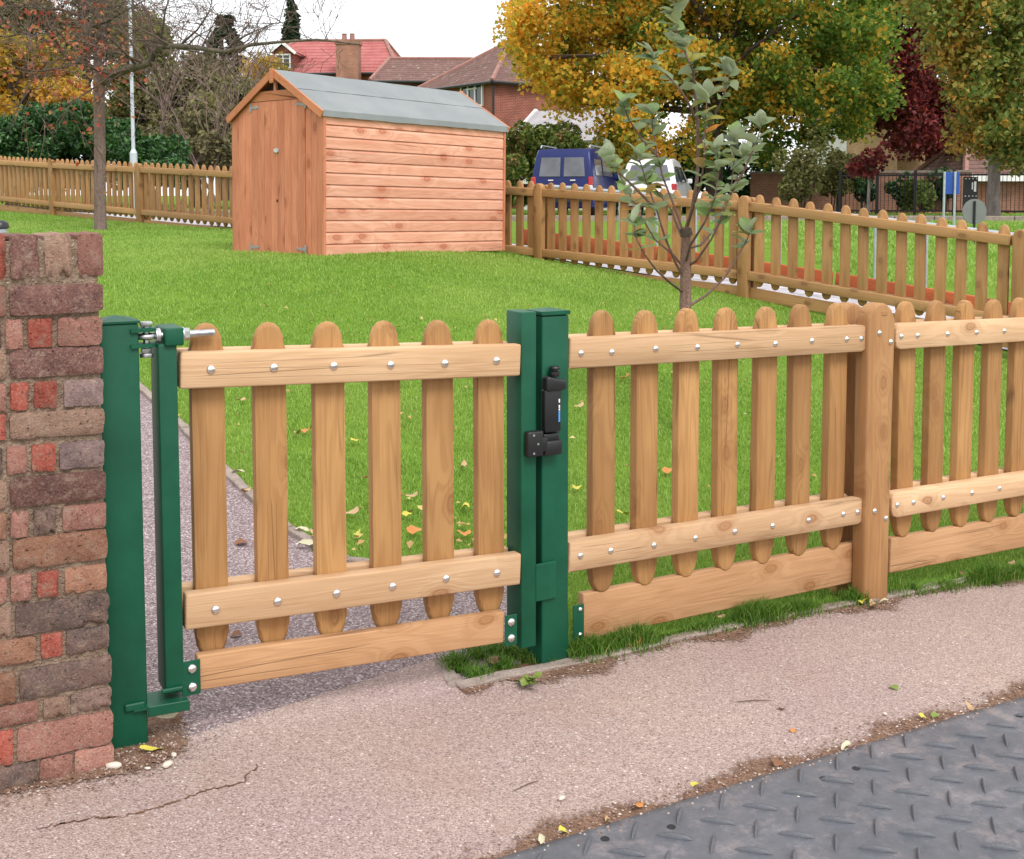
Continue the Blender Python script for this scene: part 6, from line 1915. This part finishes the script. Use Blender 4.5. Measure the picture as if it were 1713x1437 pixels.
m = MB(); z1 = P(225, 256, 24).z - lm.location.z; z2 = P(225, -120, 24).z - lm.location.z
m.cyl((0, 0, -.1), (0, 0, z1), .075, n=14); m.cyl((0, 0, z1), (0, 0, z1 + .08), .075, .038, n=14); m.obj('base', LAMPG, lm, smooth=40)
m = MB(); m.cyl((0, 0, z1), (0, 0, z2), .038, .03, n=12); m.obj('column', LAMPG, lm, smooth=40)
m = MB(); m.box((0.3, 0, z2 + .03), (.7, .2, .12), None, .04, 2); m.obj('lantern', LAMPG, lm, smooth=40)
# black bollard head behind the wall
b = P(-2, 330, 4.6); bo = empty('bollard', (b.x, b.y, gz(b.x, b.y))); tag(bo, 'black domed bollard head showing above the brick wall at left edge', 'bollard')
zt_ = P(0, 368, 4.6).z - bo.location.z
m = MB(); m.lathe([(0, zt_), (.02, zt_ - .002), (.032, zt_ - .012), (.034, zt_ - .03), (.028, zt_ - .035)], 18); m.obj('dome', BLACKP, bo, smooth=50)
m = MB(); m.lathe([(.028, zt_ - .03), (.028, 0)], 14); m.obj('shaft', GREYM, bo, smooth=50)

# ------------------------------------------------------------------ rubber mat, lower right
def W(px, py):
    a, b, c = ray(px, py); z = -0.05; k = (z - CAMZ) / c
    for _ in range(3):
        z = gz(a * k, b * k) + 0.015; k = (z - CAMZ) / c
    return Vector((a * k, b * k))
e0, e1 = W(832, 1437), W(1713, 1166)
ed = (e1 - e0).normalized(); en = Vector((ed.y, -ed.x))      # towards the camera
e0 = e0 - ed * 1.6; EL = 6.5
mat_root = empty('rubber_mat', (e0.x, e0.y, 0), math.atan2(ed.y, ed.x)); tag(mat_root, 'dark grey ribbed rubber ground mat laid over the path, lower right', 'mat')
nx_, ny_ = 90, 40
V = []
for j in range(ny_ + 1):
    for i in range(nx_ + 1):
        q = e0 + ed * EL * i / nx_ + en * 2.6 * (j / ny_) ** 1.3
        V.append((EL * i / nx_, -2.6 * (j / ny_) ** 1.3, 0.0 + gz(q.x, q.y) + 0.017))
V += [(EL * i / nx_, 0.004, gz(*(e0 + ed * EL * i / nx_)) + 0.004) for i in range(nx_ + 1)]
F = [(r * (nx_ + 1) + c, (r + 1) * (nx_ + 1) + c, (r + 1) * (nx_ + 1) + c + 1, r * (nx_ + 1) + c + 1) for r in range(ny_) for c in range(nx_)]
o_ = (ny_ + 1) * (nx_ + 1)
F += [(c, c + 1, o_ + c + 1, o_ + c) for c in range(nx_)]
put('sheet', np_mesh('sheet', V, F, True), RUBBER, mat_root)
def zoomp(x, y): return W(1260 + x / 3.782, 1180 + y / 3.782)
A1, A2, A3 = zoomp(1430, 405), zoomp(1220, 485), zoomp(1390, 200)
v1 = zoomp(1630, 330) - zoomp(770, 645); v1 = v1 / 4
v2 = ((zoomp(1220, 485) - zoomp(1180, 265)) + (zoomp(1430, 405) - zoomp(1390, 200)) + (zoomp(1000, 565) - zoomp(960, 340))) / 3
ta = (zoomp(1320, 395) - zoomp(1540, 420)).normalized()
tbar = zoomp(1440, 460) - zoomp(1475, 590); LB = tbar.length; tbd = tbar.normalized()
print('mat lattice', v1, v2, ta, LB)
def bar_mesh(L, wd, h):
    b = bmesh.new(); n = 8; rows_ = []
    for i in range(n + 1):
        t = -1 + 2 * i / n; f = max(0.0, 1 - t * t) ** 0.85
        rows_.append([b.verts.new((t * L / 2, -wd * f / 2 - .0004, 0)), b.verts.new((t * L / 2, -wd * f * .32, h * f ** .6)), b.verts.new((t * L / 2, wd * f * .32, h * f ** .6)), b.verts.new((t * L / 2, wd * f / 2 + .0004, 0))])
    for a, c in zip(rows_, rows_[1:]):
        for k in range(3): b.faces.new((a[k], c[k], c[k + 1], a[k + 1]))
    bmesh.ops.recalc_face_normals(b, faces=b.faces)
    me = bpy.data.meshes.new('tread_bar'); b.to_mesh(me); b.free()
    for p in me.polygons: p.use_smooth = True
    me.materials.append(RUBBER); return me
BAR = bar_mesh(0.096, 0.0095, 0.012)
Mi = (Matrix.Translation(mat_root.location) @ Matrix.Rotation(mat_root.rotation_euler.z, 4, 'Z')).inverted()
ya = mat_root.rotation_euler.z
cnt = 0
for i in range(-16, 14):
    for j in range(-6, 12):
        for kind in (0, 1):
            q = A1 + v1 * i + v2 * j + (v2 * 0.5 if kind else Vector((0, 0)))
            l = Mi @ Vector((q.x, q.y, 0))
            if l.y > -0.045 or l.y < -2.4: continue
            # keep to what the picture and a step aside can see
            if q.y < 2.2 or q.x < -0.4 or q.x > 2.6: continue
            d = ta if kind == 0 else tbd
            put('tread_bar', BAR, RUBBER, mat_root, (l.x, l.y, gz(q.x, q.y) + 0.0172), (0, 0, math.atan2(d.y, d.x) - ya)); cnt += 1
print('bars', cnt)
HOLE = plain('hole_shadow_rubber', (0.02, 0.02, 0.022), 0.9)
for px, py in ((1432, 1287), (1378, 1304), (1123, 1385), (1012, 1405), (1705, 1199)):
    q = W(px, py); l = Mi @ Vector((q.x, q.y, 0))
    m = MB(); m.lathe([(0.0115, 0.0012), (0.0105, 0.002), (0.009, 0.001), (0, 0.0008)], 16); m.obj('bolt_hole', HOLE, mat_root, (l.x, l.y, gz(q.x, q.y) + .017), smooth=60)
# grit and litter swept against its edge
mline = [Vector((*(e0 + ed * s), 0)) for s in np.linspace(0.4, 5.5, 18)]
dirt('mat_edge_dirt', list(reversed(mline)), -0.01, 0.11, 8, 0.0135)

# ------------------------------------------------------------------ soil at the hinge post, crack in the path
soil_px = [(150, 1262), (200, 1240), (245, 1205), (285, 1185), (305, 1195), (318, 1225), (338, 1250), (318, 1275), (270, 1300), (190, 1318), (100, 1338), (-60, 1360), (-60, 1320), (100, 1275)]
sp_ = [on_ground(*p) for p in soil_px]
xs = np.arange(min(p.x for p in sp_), max(p.x for p in sp_), 0.014); ys = np.arange(min(p.y for p in sp_), max(p.y for p in sp_), 0.014)
so = sheet('soil', xs, ys, SOILF, 0.011, keep=lambda x, y: in_poly(x + .012 * np.sin(y * 60), y + .012 * np.sin(x * 53), [(p.x, p.y) for p in sp_]))
r_ = np.random.default_rng(9)
cv = np.zeros(len(so.data.vertices) * 3); so.data.vertices.foreach_get('co', cv); cv = cv.reshape(-1, 3); cv[:, 2] += np.abs(r_.normal(0, .0035, len(cv))); so.data.vertices.foreach_set('co', cv.ravel())
dmin = np.full(len(cv), 9.0)
for k in range(5, 11):
    a, b = sp_[k], sp_[k + 1]; dv = np.array([b.x - a.x, b.y - a.y]); rel = cv[:, :2] - np.array([a.x, a.y]); tt = np.clip(rel @ dv / (dv @ dv), 0, 1)
    dmin = np.minimum(dmin, np.linalg.norm(rel - tt[:, None] * dv, axis=1))
so.data.attributes.new('fade', 'FLOAT', 'POINT').data.foreach_set('value', np.clip(dmin / 0.09, 0, 1.4).astype(np.float32))
def ribbon(name, pxs, wd, mat, lift, seed):
    rr = random.Random(seed); pts = []
    w3 = [on_ground(*p) for p in pxs]
    L_, R_ = [], []
    for a, b in zip(w3, w3[1:]):
        for k in range(12):
            q = a.lerp(b, k / 12) + Vector((rr.gauss(0, .004), rr.gauss(0, .004), 0)); d = (b - a); n_ = Vector((-d.y, d.x, 0)).normalized(); ww = wd * rr.uniform(.15, 1)
            L_.append(q + n_ * ww); R_.append(q - n_ * ww)
    return strip(name, L_, R_, mat, lift, nsub=1, across=1)
ribbon('path_crack', [(60, 1395), (150, 1378), (215, 1371), (300, 1347), (345, 1328), (400, 1322), (432, 1288)], 0.005, SOIL, 0.0095, 3)
for k, (a, b) in enumerate((((1230, 1183), (1290, 1181)), ((860, 1330), (900, 1318)))):
    w3 = [on_ground(*a), on_ground(*b)]
    m = MB(); md = w3[0].lerp(w3[1], .5); m.tube([w3[0] - md + Vector((0, 0, .012)), Vector((0.004, 0.006, .013)), w3[1] - md + Vector((0, 0, .012))], [.0012, .0018, .001], 5)
    tag(m.obj('dry_twig', TWIG, None, md), ['thin dry twig lying on the path right of the latch post', 'short thin twig lying on the path below the latch post'][k], 'twig')
# crumbs: too many and too small to count
def crumbs(name, centers, spread, n, s0, s1, mat, label, cat, lift=.012):
    r = np.random.default_rng(len(name) * 7 + n)
    c = np.array([(p.x, p.y) for p in centers]); t = r.uniform(0, len(c) - 1.001, n); i = t.astype(int)
    xy = c[i] + (c[i + 1] - c[i]) * (t - i)[:, None] + r.normal(0, spread, (n, 2))
    z = ground_z(xy[:, 0], xy[:, 1]) + lift
    s = r.uniform(s0, s1, n)[:, None]
    base_ = np.array([(1, 0, 0), (-.6, .8, 0), (-.5, -.9, 0), (0.1, 0, .9)])
    ang = r.uniform(0, 6.28, n); ca, sa_ = np.cos(ang), np.sin(ang)
    V = np.zeros((n, 4, 3))
    for k in range(4):
        x, y, zz = base_[k] * (1 + r.uniform(-.35, .35, (1, 3)))[0]
        V[:, k, 0] = xy[:, 0] + (ca * x - sa_ * y) * s[:, 0]; V[:, k, 1] = xy[:, 1] + (sa_ * x + ca * y) * s[:, 0]; V[:, k, 2] = z + zz * s[:, 0] * .7
    i4 = np.arange(n) * 4
    F = np.concatenate([np.stack([i4, i4 + 1, i4 + 3], 1), np.stack([i4 + 1, i4 + 2, i4 + 3], 1), np.stack([i4 + 2, i4, i4 + 3], 1)])
    return tag(put(name, np_mesh(name, V.reshape(-1, 3), F), mat), label, cat, kind='stuff')
GRIT = leaf_mat('grit', [(0, (0.12, 0.06, 0.04)), (0.5, (0.25, 0.15, 0.11)), (0.85, (0.42, 0.31, 0.25)), (1, (0.62, 0.56, 0.5))], trans=0.0)
crumbs('grit', [p + Vector((en.x * -.03, en.y * -.03, 0)) for p in mline], 0.035, 2600, .0015, .006, GRIT, 'grit and crumbs swept against the rubber mat edge', 'grit', .016)
crumbs('grit', [p + Vector((.02, -.045, 0)) for p in KERB], 0.028, 1500, .0015, .006, GRIT, 'grit and crumbs lying along the kerb', 'grit', .014)
crumbs('grit', [on_ground(-40, 1340), on_ground(100, 1310), on_ground(200, 1290), on_ground(270, 1270), on_ground(290, 1220)], 0.045, 1500, .0015, .007, GRIT, 'loose soil crumbs at the foot of wall and hinge post', 'soil', .014)

# ------------------------------------------------------------------ fallen leaves, stones, weed
def fl_leaf(seed, cols, lobed=False):
    r = random.Random(seed); b = bmesh.new(); n = 14; c = b.verts.new((0, 0, .05)); ring = []
    for i in range(n):
        a = 2 * math.pi * i / n
        rad = (0.34 + 0.16 * abs(math.cos(a * (2.5 if lobed else 1)))) * r.uniform(.85, 1.12)
        ring.append(b.verts.new((rad * math.cos(a) * 1.15, rad * math.sin(a) * (.95 if lobed else .55), .12 * math.sin(a * 2 + seed) + .1 + r.uniform(-.05, .08))))
    for i in range(n): b.faces.new((c, ring[i], ring[(i + 1) % n]))
    me = bpy.data.meshes.new('fallen_leaf'); b.to_mesh(me); b.free()
    for p in me.polygons: p.use_smooth = True
    me.materials.append(plain(*cols)); return me
FLC = {'t': fl_leaf(1, ('leaf_tan', (0.46, 0.30, 0.16), .7, 0, .3, 30)), 'o': fl_leaf(2, ('leaf_orange', (0.50, 0.20, 0.05), .7, 0, .3, 30), True),
       'y': fl_leaf(3, ('leaf_yellow', (0.52, 0.45, 0.06), .6, 0, .25, 30)), 'b': fl_leaf(4, ('leaf_brown', (0.20, 0.085, 0.04), .7, 0, .3, 30), True),
       'p': fl_leaf(5, ('leaf_pale', (0.50, 0.47, 0.32), .6, 0, .2, 30)), 'g': fl_leaf(6, ('leaf_green', (0.16, 0.22, 0.04), .6, 0, .2, 30), True)}
rf = random.Random(3)
def leaves(items, group, lift, smin=.05, smax=.075):
    for px, py, c, lab in items:
        q = on_ground(px, py); s = rf.uniform(smin, smax)
        o = put('fallen_leaf', FLC[c], None, None, (q.x, q.y, q.z + lift), (rf.uniform(-.35, .35), rf.uniform(-.35, .35), rf.uniform(0, 6.3)), (s, s, s))
        tag(o, lab, 'leaf', group)
leaves([(402, 680, 't', 'tan leaf high on the lawn between first and second gate pales'),
        (497, 736, 't', 'tan leaf on the lawn left of its orange neighbour, between second and third gate pales'),
        (514, 731, 'o', 'orange leaf on the lawn against the left side of the third gate pale'),
        (596, 748, 'y', 'lone yellow leaf highest between third and fourth gate pales'),
        (598, 908, 'y', 'yellow leaf lowest between third and fourth gate pales'),
        (588, 872, 't', 'tan leaf in mid gap between third and fourth gate pales'),
        (690, 842, 't', 'tan leaf highest between fourth and fifth gate pales'),
        (694, 902, 'o', 'orange leaf just above the bottom rail between fourth and fifth gate pales'),
        (684, 874, 'y', 'yellow leaf in mid gap between fourth and fifth gate pales'),
        (776, 792, 't', 'tan leaf high on the lawn between fifth and sixth gate pales'),
        (780, 860, 'y', 'yellow leaf in mid gap between fifth and sixth gate pales'),
        (776, 906, 'o', 'orange leaf just above the bottom rail between fifth and sixth gate pales')], 'leaves on the lawn behind the gate', .035)
leaves([(1118, 800, 'o', 'orange leaf on the lawn between second and third pales of the near fence'),
        (964, 828, 'y', 'yellow leaf on the lawn between latch post and first near fence pale'),
        (1046, 640, 'o', 'orange leaf high on the lawn between first and second near fence pales'),
        (968, 690, 't', 'tan leaf high beside the latch post on the lawn'),
        (1042, 872, 'y', 'yellow leaf low between first and second near fence pales'),
        (1246, 880, 'y', 'yellow leaf low between fourth and fifth near fence pales')], 'leaves on the lawn behind the near fence', .035)
leaves([(505, 900, 'p', 'pale grey-green leaf, largest of the three at the lawn edging beside the third gate pale'),
        (527, 905, 't', 'tan leaf touching the third gate pale at the lawn edging'),
        (510, 922, 'p', 'pale leaf on the mauve path just below the lawn edging'),
        (398, 800, 'p', 'pale leaf on the lawn edging between first and second gate pales'),
        (412, 832, 't', 'tan leaf on the mauve path right below the lawn edging, beside second gate pale')], 'leaves along the lawn edging', .03)
leaves([(395, 1068, 'b', 'red-brown leaf on the path under the gate bottom rail'), (404, 916, 'b', 'small dark leaf in the middle of the mauve path')], 'leaves on the mauve path', .012, .04, .06)
leaves([(1443, 1017, 'y', 'yellow leaf at the left foot of the wooden fence post'), (1460, 1023, 't', 'tan curled leaf in front of the wooden fence post'), (1478, 1018, 'p', 'pale leaf at the right foot of the wooden fence post'),
        (1690, 952, 't', 'tan leaf on the kerb at the right edge'), (1610, 970, 'b', 'brown leaf on bare soil right of the wooden fence post'),
        (1010, 1100, 'y', 'yellow leaf on the kerb right of the latch post'), (1062, 1090, 'o', 'orange leaf in the grass at the kickboard foot'), (1200, 1045, 't', 'tan leaf on the kerb below the near fence middle'),
        (825, 1123, 'b', 'brown leaf on the weedy patch left of the latch post')], 'leaves along the kerb', .026, .03, .06)
leaves([(943, 1405, 'y', 'yellow leaf scrap at the mat edge near the bottom of the picture'), (905, 1425, 'p', 'pale leaf scrap at the lowest end of the mat edge'), (1016, 1392, 't', 'tan leaf scrap at the mat edge beside the second lowest yellow one'),
        (1068, 1362, 'o', 'orange leaf scrap at the lower mat edge'), (1165, 1331, 'y', 'yellow leaf scrap halfway along the mat edge'), (1300, 1293, 'b', 'brown leaf scrap by the mat edge left of the bolt holes'),
        (1415, 1263, 'p', 'pale leaf scrap at the mat edge above the right pair of bolt holes'), (1545, 1216, 'y', 'yellow leaf scrap at the upper mat edge beside the green one'), (1564, 1211, 'g', 'green leaf scrap at the upper mat edge'), (1622, 1195, 't', 'tan leaf scrap at the mat edge near the right side')], 'leaf scraps along the mat edge', .022, .025, .042)
leaves([(1495, 1159, 'g', 'olive leaf scrap on the open path at right'), (1308, 1192, 'b', 'brown leaf scrap beside the thin twig on the path'), (1326, 1230, 'o', 'orange-brown scrap on the path between twig and mat')], 'leaf scraps on the path', .012, .02, .035)
q = on_ground(280, 1214); tag(put('fallen_leaf', FLC['p'], None, None, (q.x, q.y, q.z + .03), (1.1, .2, .9), (.065, .05, .05)), 'pale oval leaf propped on the soil under the pivot plate', 'leaf')
q = on_ground(258, 1270); tag(put('fallen_leaf', FLC['y'], None, None, (q.x, q.y, q.z + .02), (.2, .3, .6), (.075, .03, .04)), 'narrow yellow-green leaf at the foot of the hinge post', 'leaf')
STM = plain('white_pebble', (0.62, 0.55, 0.47), .8, 0, .15, 30)
def stone_mesh(seed):
    r = random.Random(seed); b = bmesh.new(); bmesh.ops.create_icosphere(b, subdivisions=2, radius=.5)
    for v in b.verts: v.co = v.co * r.uniform(.8, 1.1); v.co.z *= .55
    me = bpy.data.meshes.new('pebble'); b.to_mesh(me); b.free(); me.materials.append(STM)
    for p in me.polygons: p.use_smooth = True
    return me
for k, (px, py, s, lab) in enumerate(((190, 1297, .035, 'whitish flat pebble by the foot of the brick wall'), (280, 1293, .028, 'whitish pebble right of the yellow-green leaf'), (291, 1277, .02, 'small whitish pebble nearest the path on the soil'), (247, 1296, .014, 'tiny pebble just below the yellow-green leaf'), (940, 1348, .018, 'white pebble on the path below the latch post'), (1480, 1203, .014, 'white chip on the path near the mat edge'), (1335, 1345, .012, 'orange-brown pebble lying on the rubber mat'))):
    q = on_ground(px, py); put_ = put('pebble', stone_mesh(k), None, None, (q.x, q.y, q.z + s * .2 + .012), (0, 0, k), (s * 1.3, s * .8, s)); tag(put_, lab, 'pebble')
wq = on_ground(884, 1153); weed = empty('weed', (wq.x, wq.y, wq.z)); tag(weed, 'small green weed growing out of the dirt in front of the latch post', 'weed')
for k in range(11):
    a = k * 2.4; put('leaf', FLC['g'], None, weed, (.03 * math.cos(a) * (k / 8), .03 * math.sin(a) * (k / 8), .022 + .008 * (k % 3)), (.5 * math.sin(a), -.5 * math.cos(a), a), (.035,) * 3)

# ------------------------------------------------------------------ grass
strip('verge_soil', [FENCE.pt(u, 0.055) for u in np.linspace(-.35, 3.2, 12)], [Vector((p.x, p.y, 0)) for p in [KERB[0].lerp(KERB[1], t) for t in (0, .5)] + list(KERB[1:])][:12] if len(KERB) >= 11 else None, SOIL, 0.007, across=4, nsub=3)
def blades(name, X, Y, h0, h1, wd, mat, label, lean=.5, seed=1, clump=None):
    r = np.random.default_rng(seed); n = len(X)
    Z = ground_z(X, Y) - .004
    a = r.uniform(0, 2 * math.pi, n); h = r.uniform(h0, h1, n) * (clump if clump is not None else 1)
    w_ = wd * r.uniform(.7, 1.3, n)
    dx, dy = np.cos(a), np.sin(a)
    la = r.uniform(0, 2 * math.pi, n); ll = h * lean * r.uniform(.15, 1.0, n)
    V = np.zeros((n, 5, 3))
    V[:, 0] = np.stack([X - dx * w_ / 2, Y - dy * w_ / 2, Z], 1); V[:, 1] = np.stack([X + dx * w_ / 2, Y + dy * w_ / 2, Z], 1)
    mx, my = X + np.cos(la) * ll * .35, Y + np.sin(la) * ll * .35
    V[:, 2] = np.stack([mx + dx * w_ * .4, my + dy * w_ * .4, Z + h * .6], 1); V[:, 3] = np.stack([mx - dx * w_ * .4, my - dy * w_ * .4, Z + h * .6], 1)
    V[:, 4] = np.stack([X + np.cos(la) * ll, Y + np.sin(la) * ll, Z + h * (1 - .25 * lean)], 1)
    i = np.arange(n) * 5
    F = np.concatenate([np.stack([i, i + 1, i + 2], 1), np.stack([i, i + 2, i + 3], 1), np.stack([i + 3, i + 2, i + 4], 1)])
    return tag(put(name, np_mesh(name, V.reshape(-1, 3), F), mat), label, 'grass', kind='stuff')
lawn_poly = [(FENCE.pt(-.12, .09).x, FENCE.pt(-.12, .09).y)] + [(p.x, p.y) for p in LAWN_EDGE] + [(-9, 9), (FAR.pt(posts[0] - 1, -.05).x, FAR.pt(posts[0] - 1, -.05).y), (FAR.pt(posts[-1], -.02).x, FAR.pt(posts[-1], -.02).y), (FENCE.pt(us2[-1] + .3, .09).x, FENCE.pt(us2[-1] + .3, .09).y)]
gr = np.random.default_rng(42)
XS, YS = [], []
for (y0_, y1_, dens) in ((3.6, 6.2, 9500), (6.2, 8.5, 5200), (8.5, 11.5, 2800), (11.5, 15, 1500), (15, 24, 800)):
    x0_, x1_ = -0.62 * y1_, 0.52 * y1_
    n = int((x1_ - x0_) * (y1_ - y0_) * dens)
    x = gr.uniform(x0_, x1_, n); y = gr.uniform(y0_, y1_, n)
    k = in_poly(x, y, lawn_poly) & (np.abs(x / y + .01) < .50)
    lx_ = (x - sc0.x) * sd_.x + (y - sc0.y) * sd_.y; ly_ = (x - sc0.x) * sf_.x + (y - sc0.y) * sf_.y
    k &= ~((lx_ > -.03) & (lx_ < SL + .02) & (ly_ > -.02) & (ly_ < SW + .02))
    XS.append(x[k]); YS.append(y[k])
X, Y = np.concatenate(XS), np.concatenate(YS)
print('lawn blades', len(X))
dist = np.clip(Y / 6, .8, 3)
blades('lawn_grass', X, Y, .02, .042, .0042 * dist ** .9, GRASSM, 'short bright green mown lawn between the fences', .75, 5)
# taller dark grass along the foot of the near fence and round the latch post
n = 26000
t = gr.uniform(-.02, 3.1, n); vv_ = .045 - np.abs(gr.normal(0, .036, n))
x = FENCE.A.x + FENCE.d.x * t + FENCE.n.x * vv_; y = FENCE.A.y + FENCE.d.y * t + FENCE.n.y * vv_
tuft = .45 + .75 * np.clip(np.sin(t * 9) * .5 + np.sin(t * 23 + 1) * .3 + .45, 0, 1)
u_gap = um
k = (gr.random(n) < np.clip(tuft, .2, 1)) & (np.abs(t - u_gap - .03) > .075) & ~((t > u_gap) & (t < u_gap + .26) & (gr.random(n) < .93))
blades('verge_grass', x[k], y[k], .035, .10, .0034, VERGEM, 'longer dark green grass along the foot of the near fence', .6, 6, tuft[k])
n = 3600
pc = np.array([[on_ground(px, py).x, on_ground(px, py).y] for px, py in ((800, 1100), (830, 1095), (860, 1100), (880, 1105), (840, 1120), (770, 1125), (800, 1138), (760, 1115), (905, 1110), (945, 1100))])
i = gr.integers(0, len(pc), n); xy = pc[i] + gr.normal(0, .022, (n, 2))
blades('patch_grass', xy[:, 0], xy[:, 1], .02, .07, .0032, VERGEM, 'sparse weedy grass round the foot of the latch post', .9, 7)
# rougher grass on the far verge
n = 30000
x = gr.uniform(4, 16, n); y = gr.uniform(14, 27, n); vv_ = (x - FAR.A.x) * FAR.n.x + (y - FAR.A.y) * FAR.n.y
k = vv_ > 2.0
blades('far_grass', x[k], y[k], .05, .09, .022, GRASSM, 'green grass beyond the back fence', .7, 8)
n = 26000
x = gr.uniform(2, 24, n); y = gr.uniform(35, 40, n)
blades('far_grass', x, y, .06, .1, .035, GRASSM, 'green verge grass below the far boundary wall', .7, 9)
LIT2 = leaf_mat('small_leaf_litter', [(0, (0.30, 0.12, 0.05)), (0.4, (0.50, 0.30, 0.12)), (0.8, (0.60, 0.48, 0.16)), (1, (0.66, 0.58, 0.36))], trans=.2)
lp_ = np.array([[on_ground(px, py).x, on_ground(px, py).y] for px, py in ((600, 900), (640, 930), (700, 880), (720, 930), (790, 900), (820, 920), (560, 925), (780, 860), (880, 940), (650, 860))])
xy = np.concatenate([lp_[gr.integers(0, len(lp_), 80)] + gr.normal(0, .09, (80, 2)), np.stack([gr.uniform(-2.2, 3.2, 170), gr.uniform(4.8, 10.5, 170)], 1)])
xy = xy[in_poly(xy[:, 0], xy[:, 1], lawn_poly)]
tag(leaf_cloud('leaf_litter', np.concatenate([xy, (ground_z(xy[:, 0], xy[:, 1]) + .034)[:, None]], 1), .036, LIT2, None, (0, 0, 0), 8, up=1.5), 'small scraps of leaf scattered over the lawn', 'leaves', kind='stuff')
LITTER = leaf_mat('leaf_litter', [(0, (0.22, 0.09, 0.035)), (0.5, (0.42, 0.19, 0.07)), (1, (0.55, 0.36, 0.15))], trans=.2)
n = 2600
x = gr.uniform(8, 22, n); y = 38.2 + np.abs(gr.normal(0, 1.0, n)) * np.sign(gr.normal(.4, 1, n))
tag(leaf_cloud('leaf_litter', np.stack([x, y, ground_z(x, y) + .07], 1), .13, LITTER, None, (0, 0, 0), 3, up=2), 'orange fallen leaves strewn along the far boundary wall', 'leaves', kind='stuff')

scn.cycles.use_denoising = True
try:
    scn.cycles.denoiser = 'OPENIMAGEDENOISE'
    scn.cycles.denoising_input_passes = 'RGB_ALBEDO_NORMAL'
except Exception:
    pass
scn.cycles.max_bounces = 8
scn.cycles.transparent_max_bounces = 8
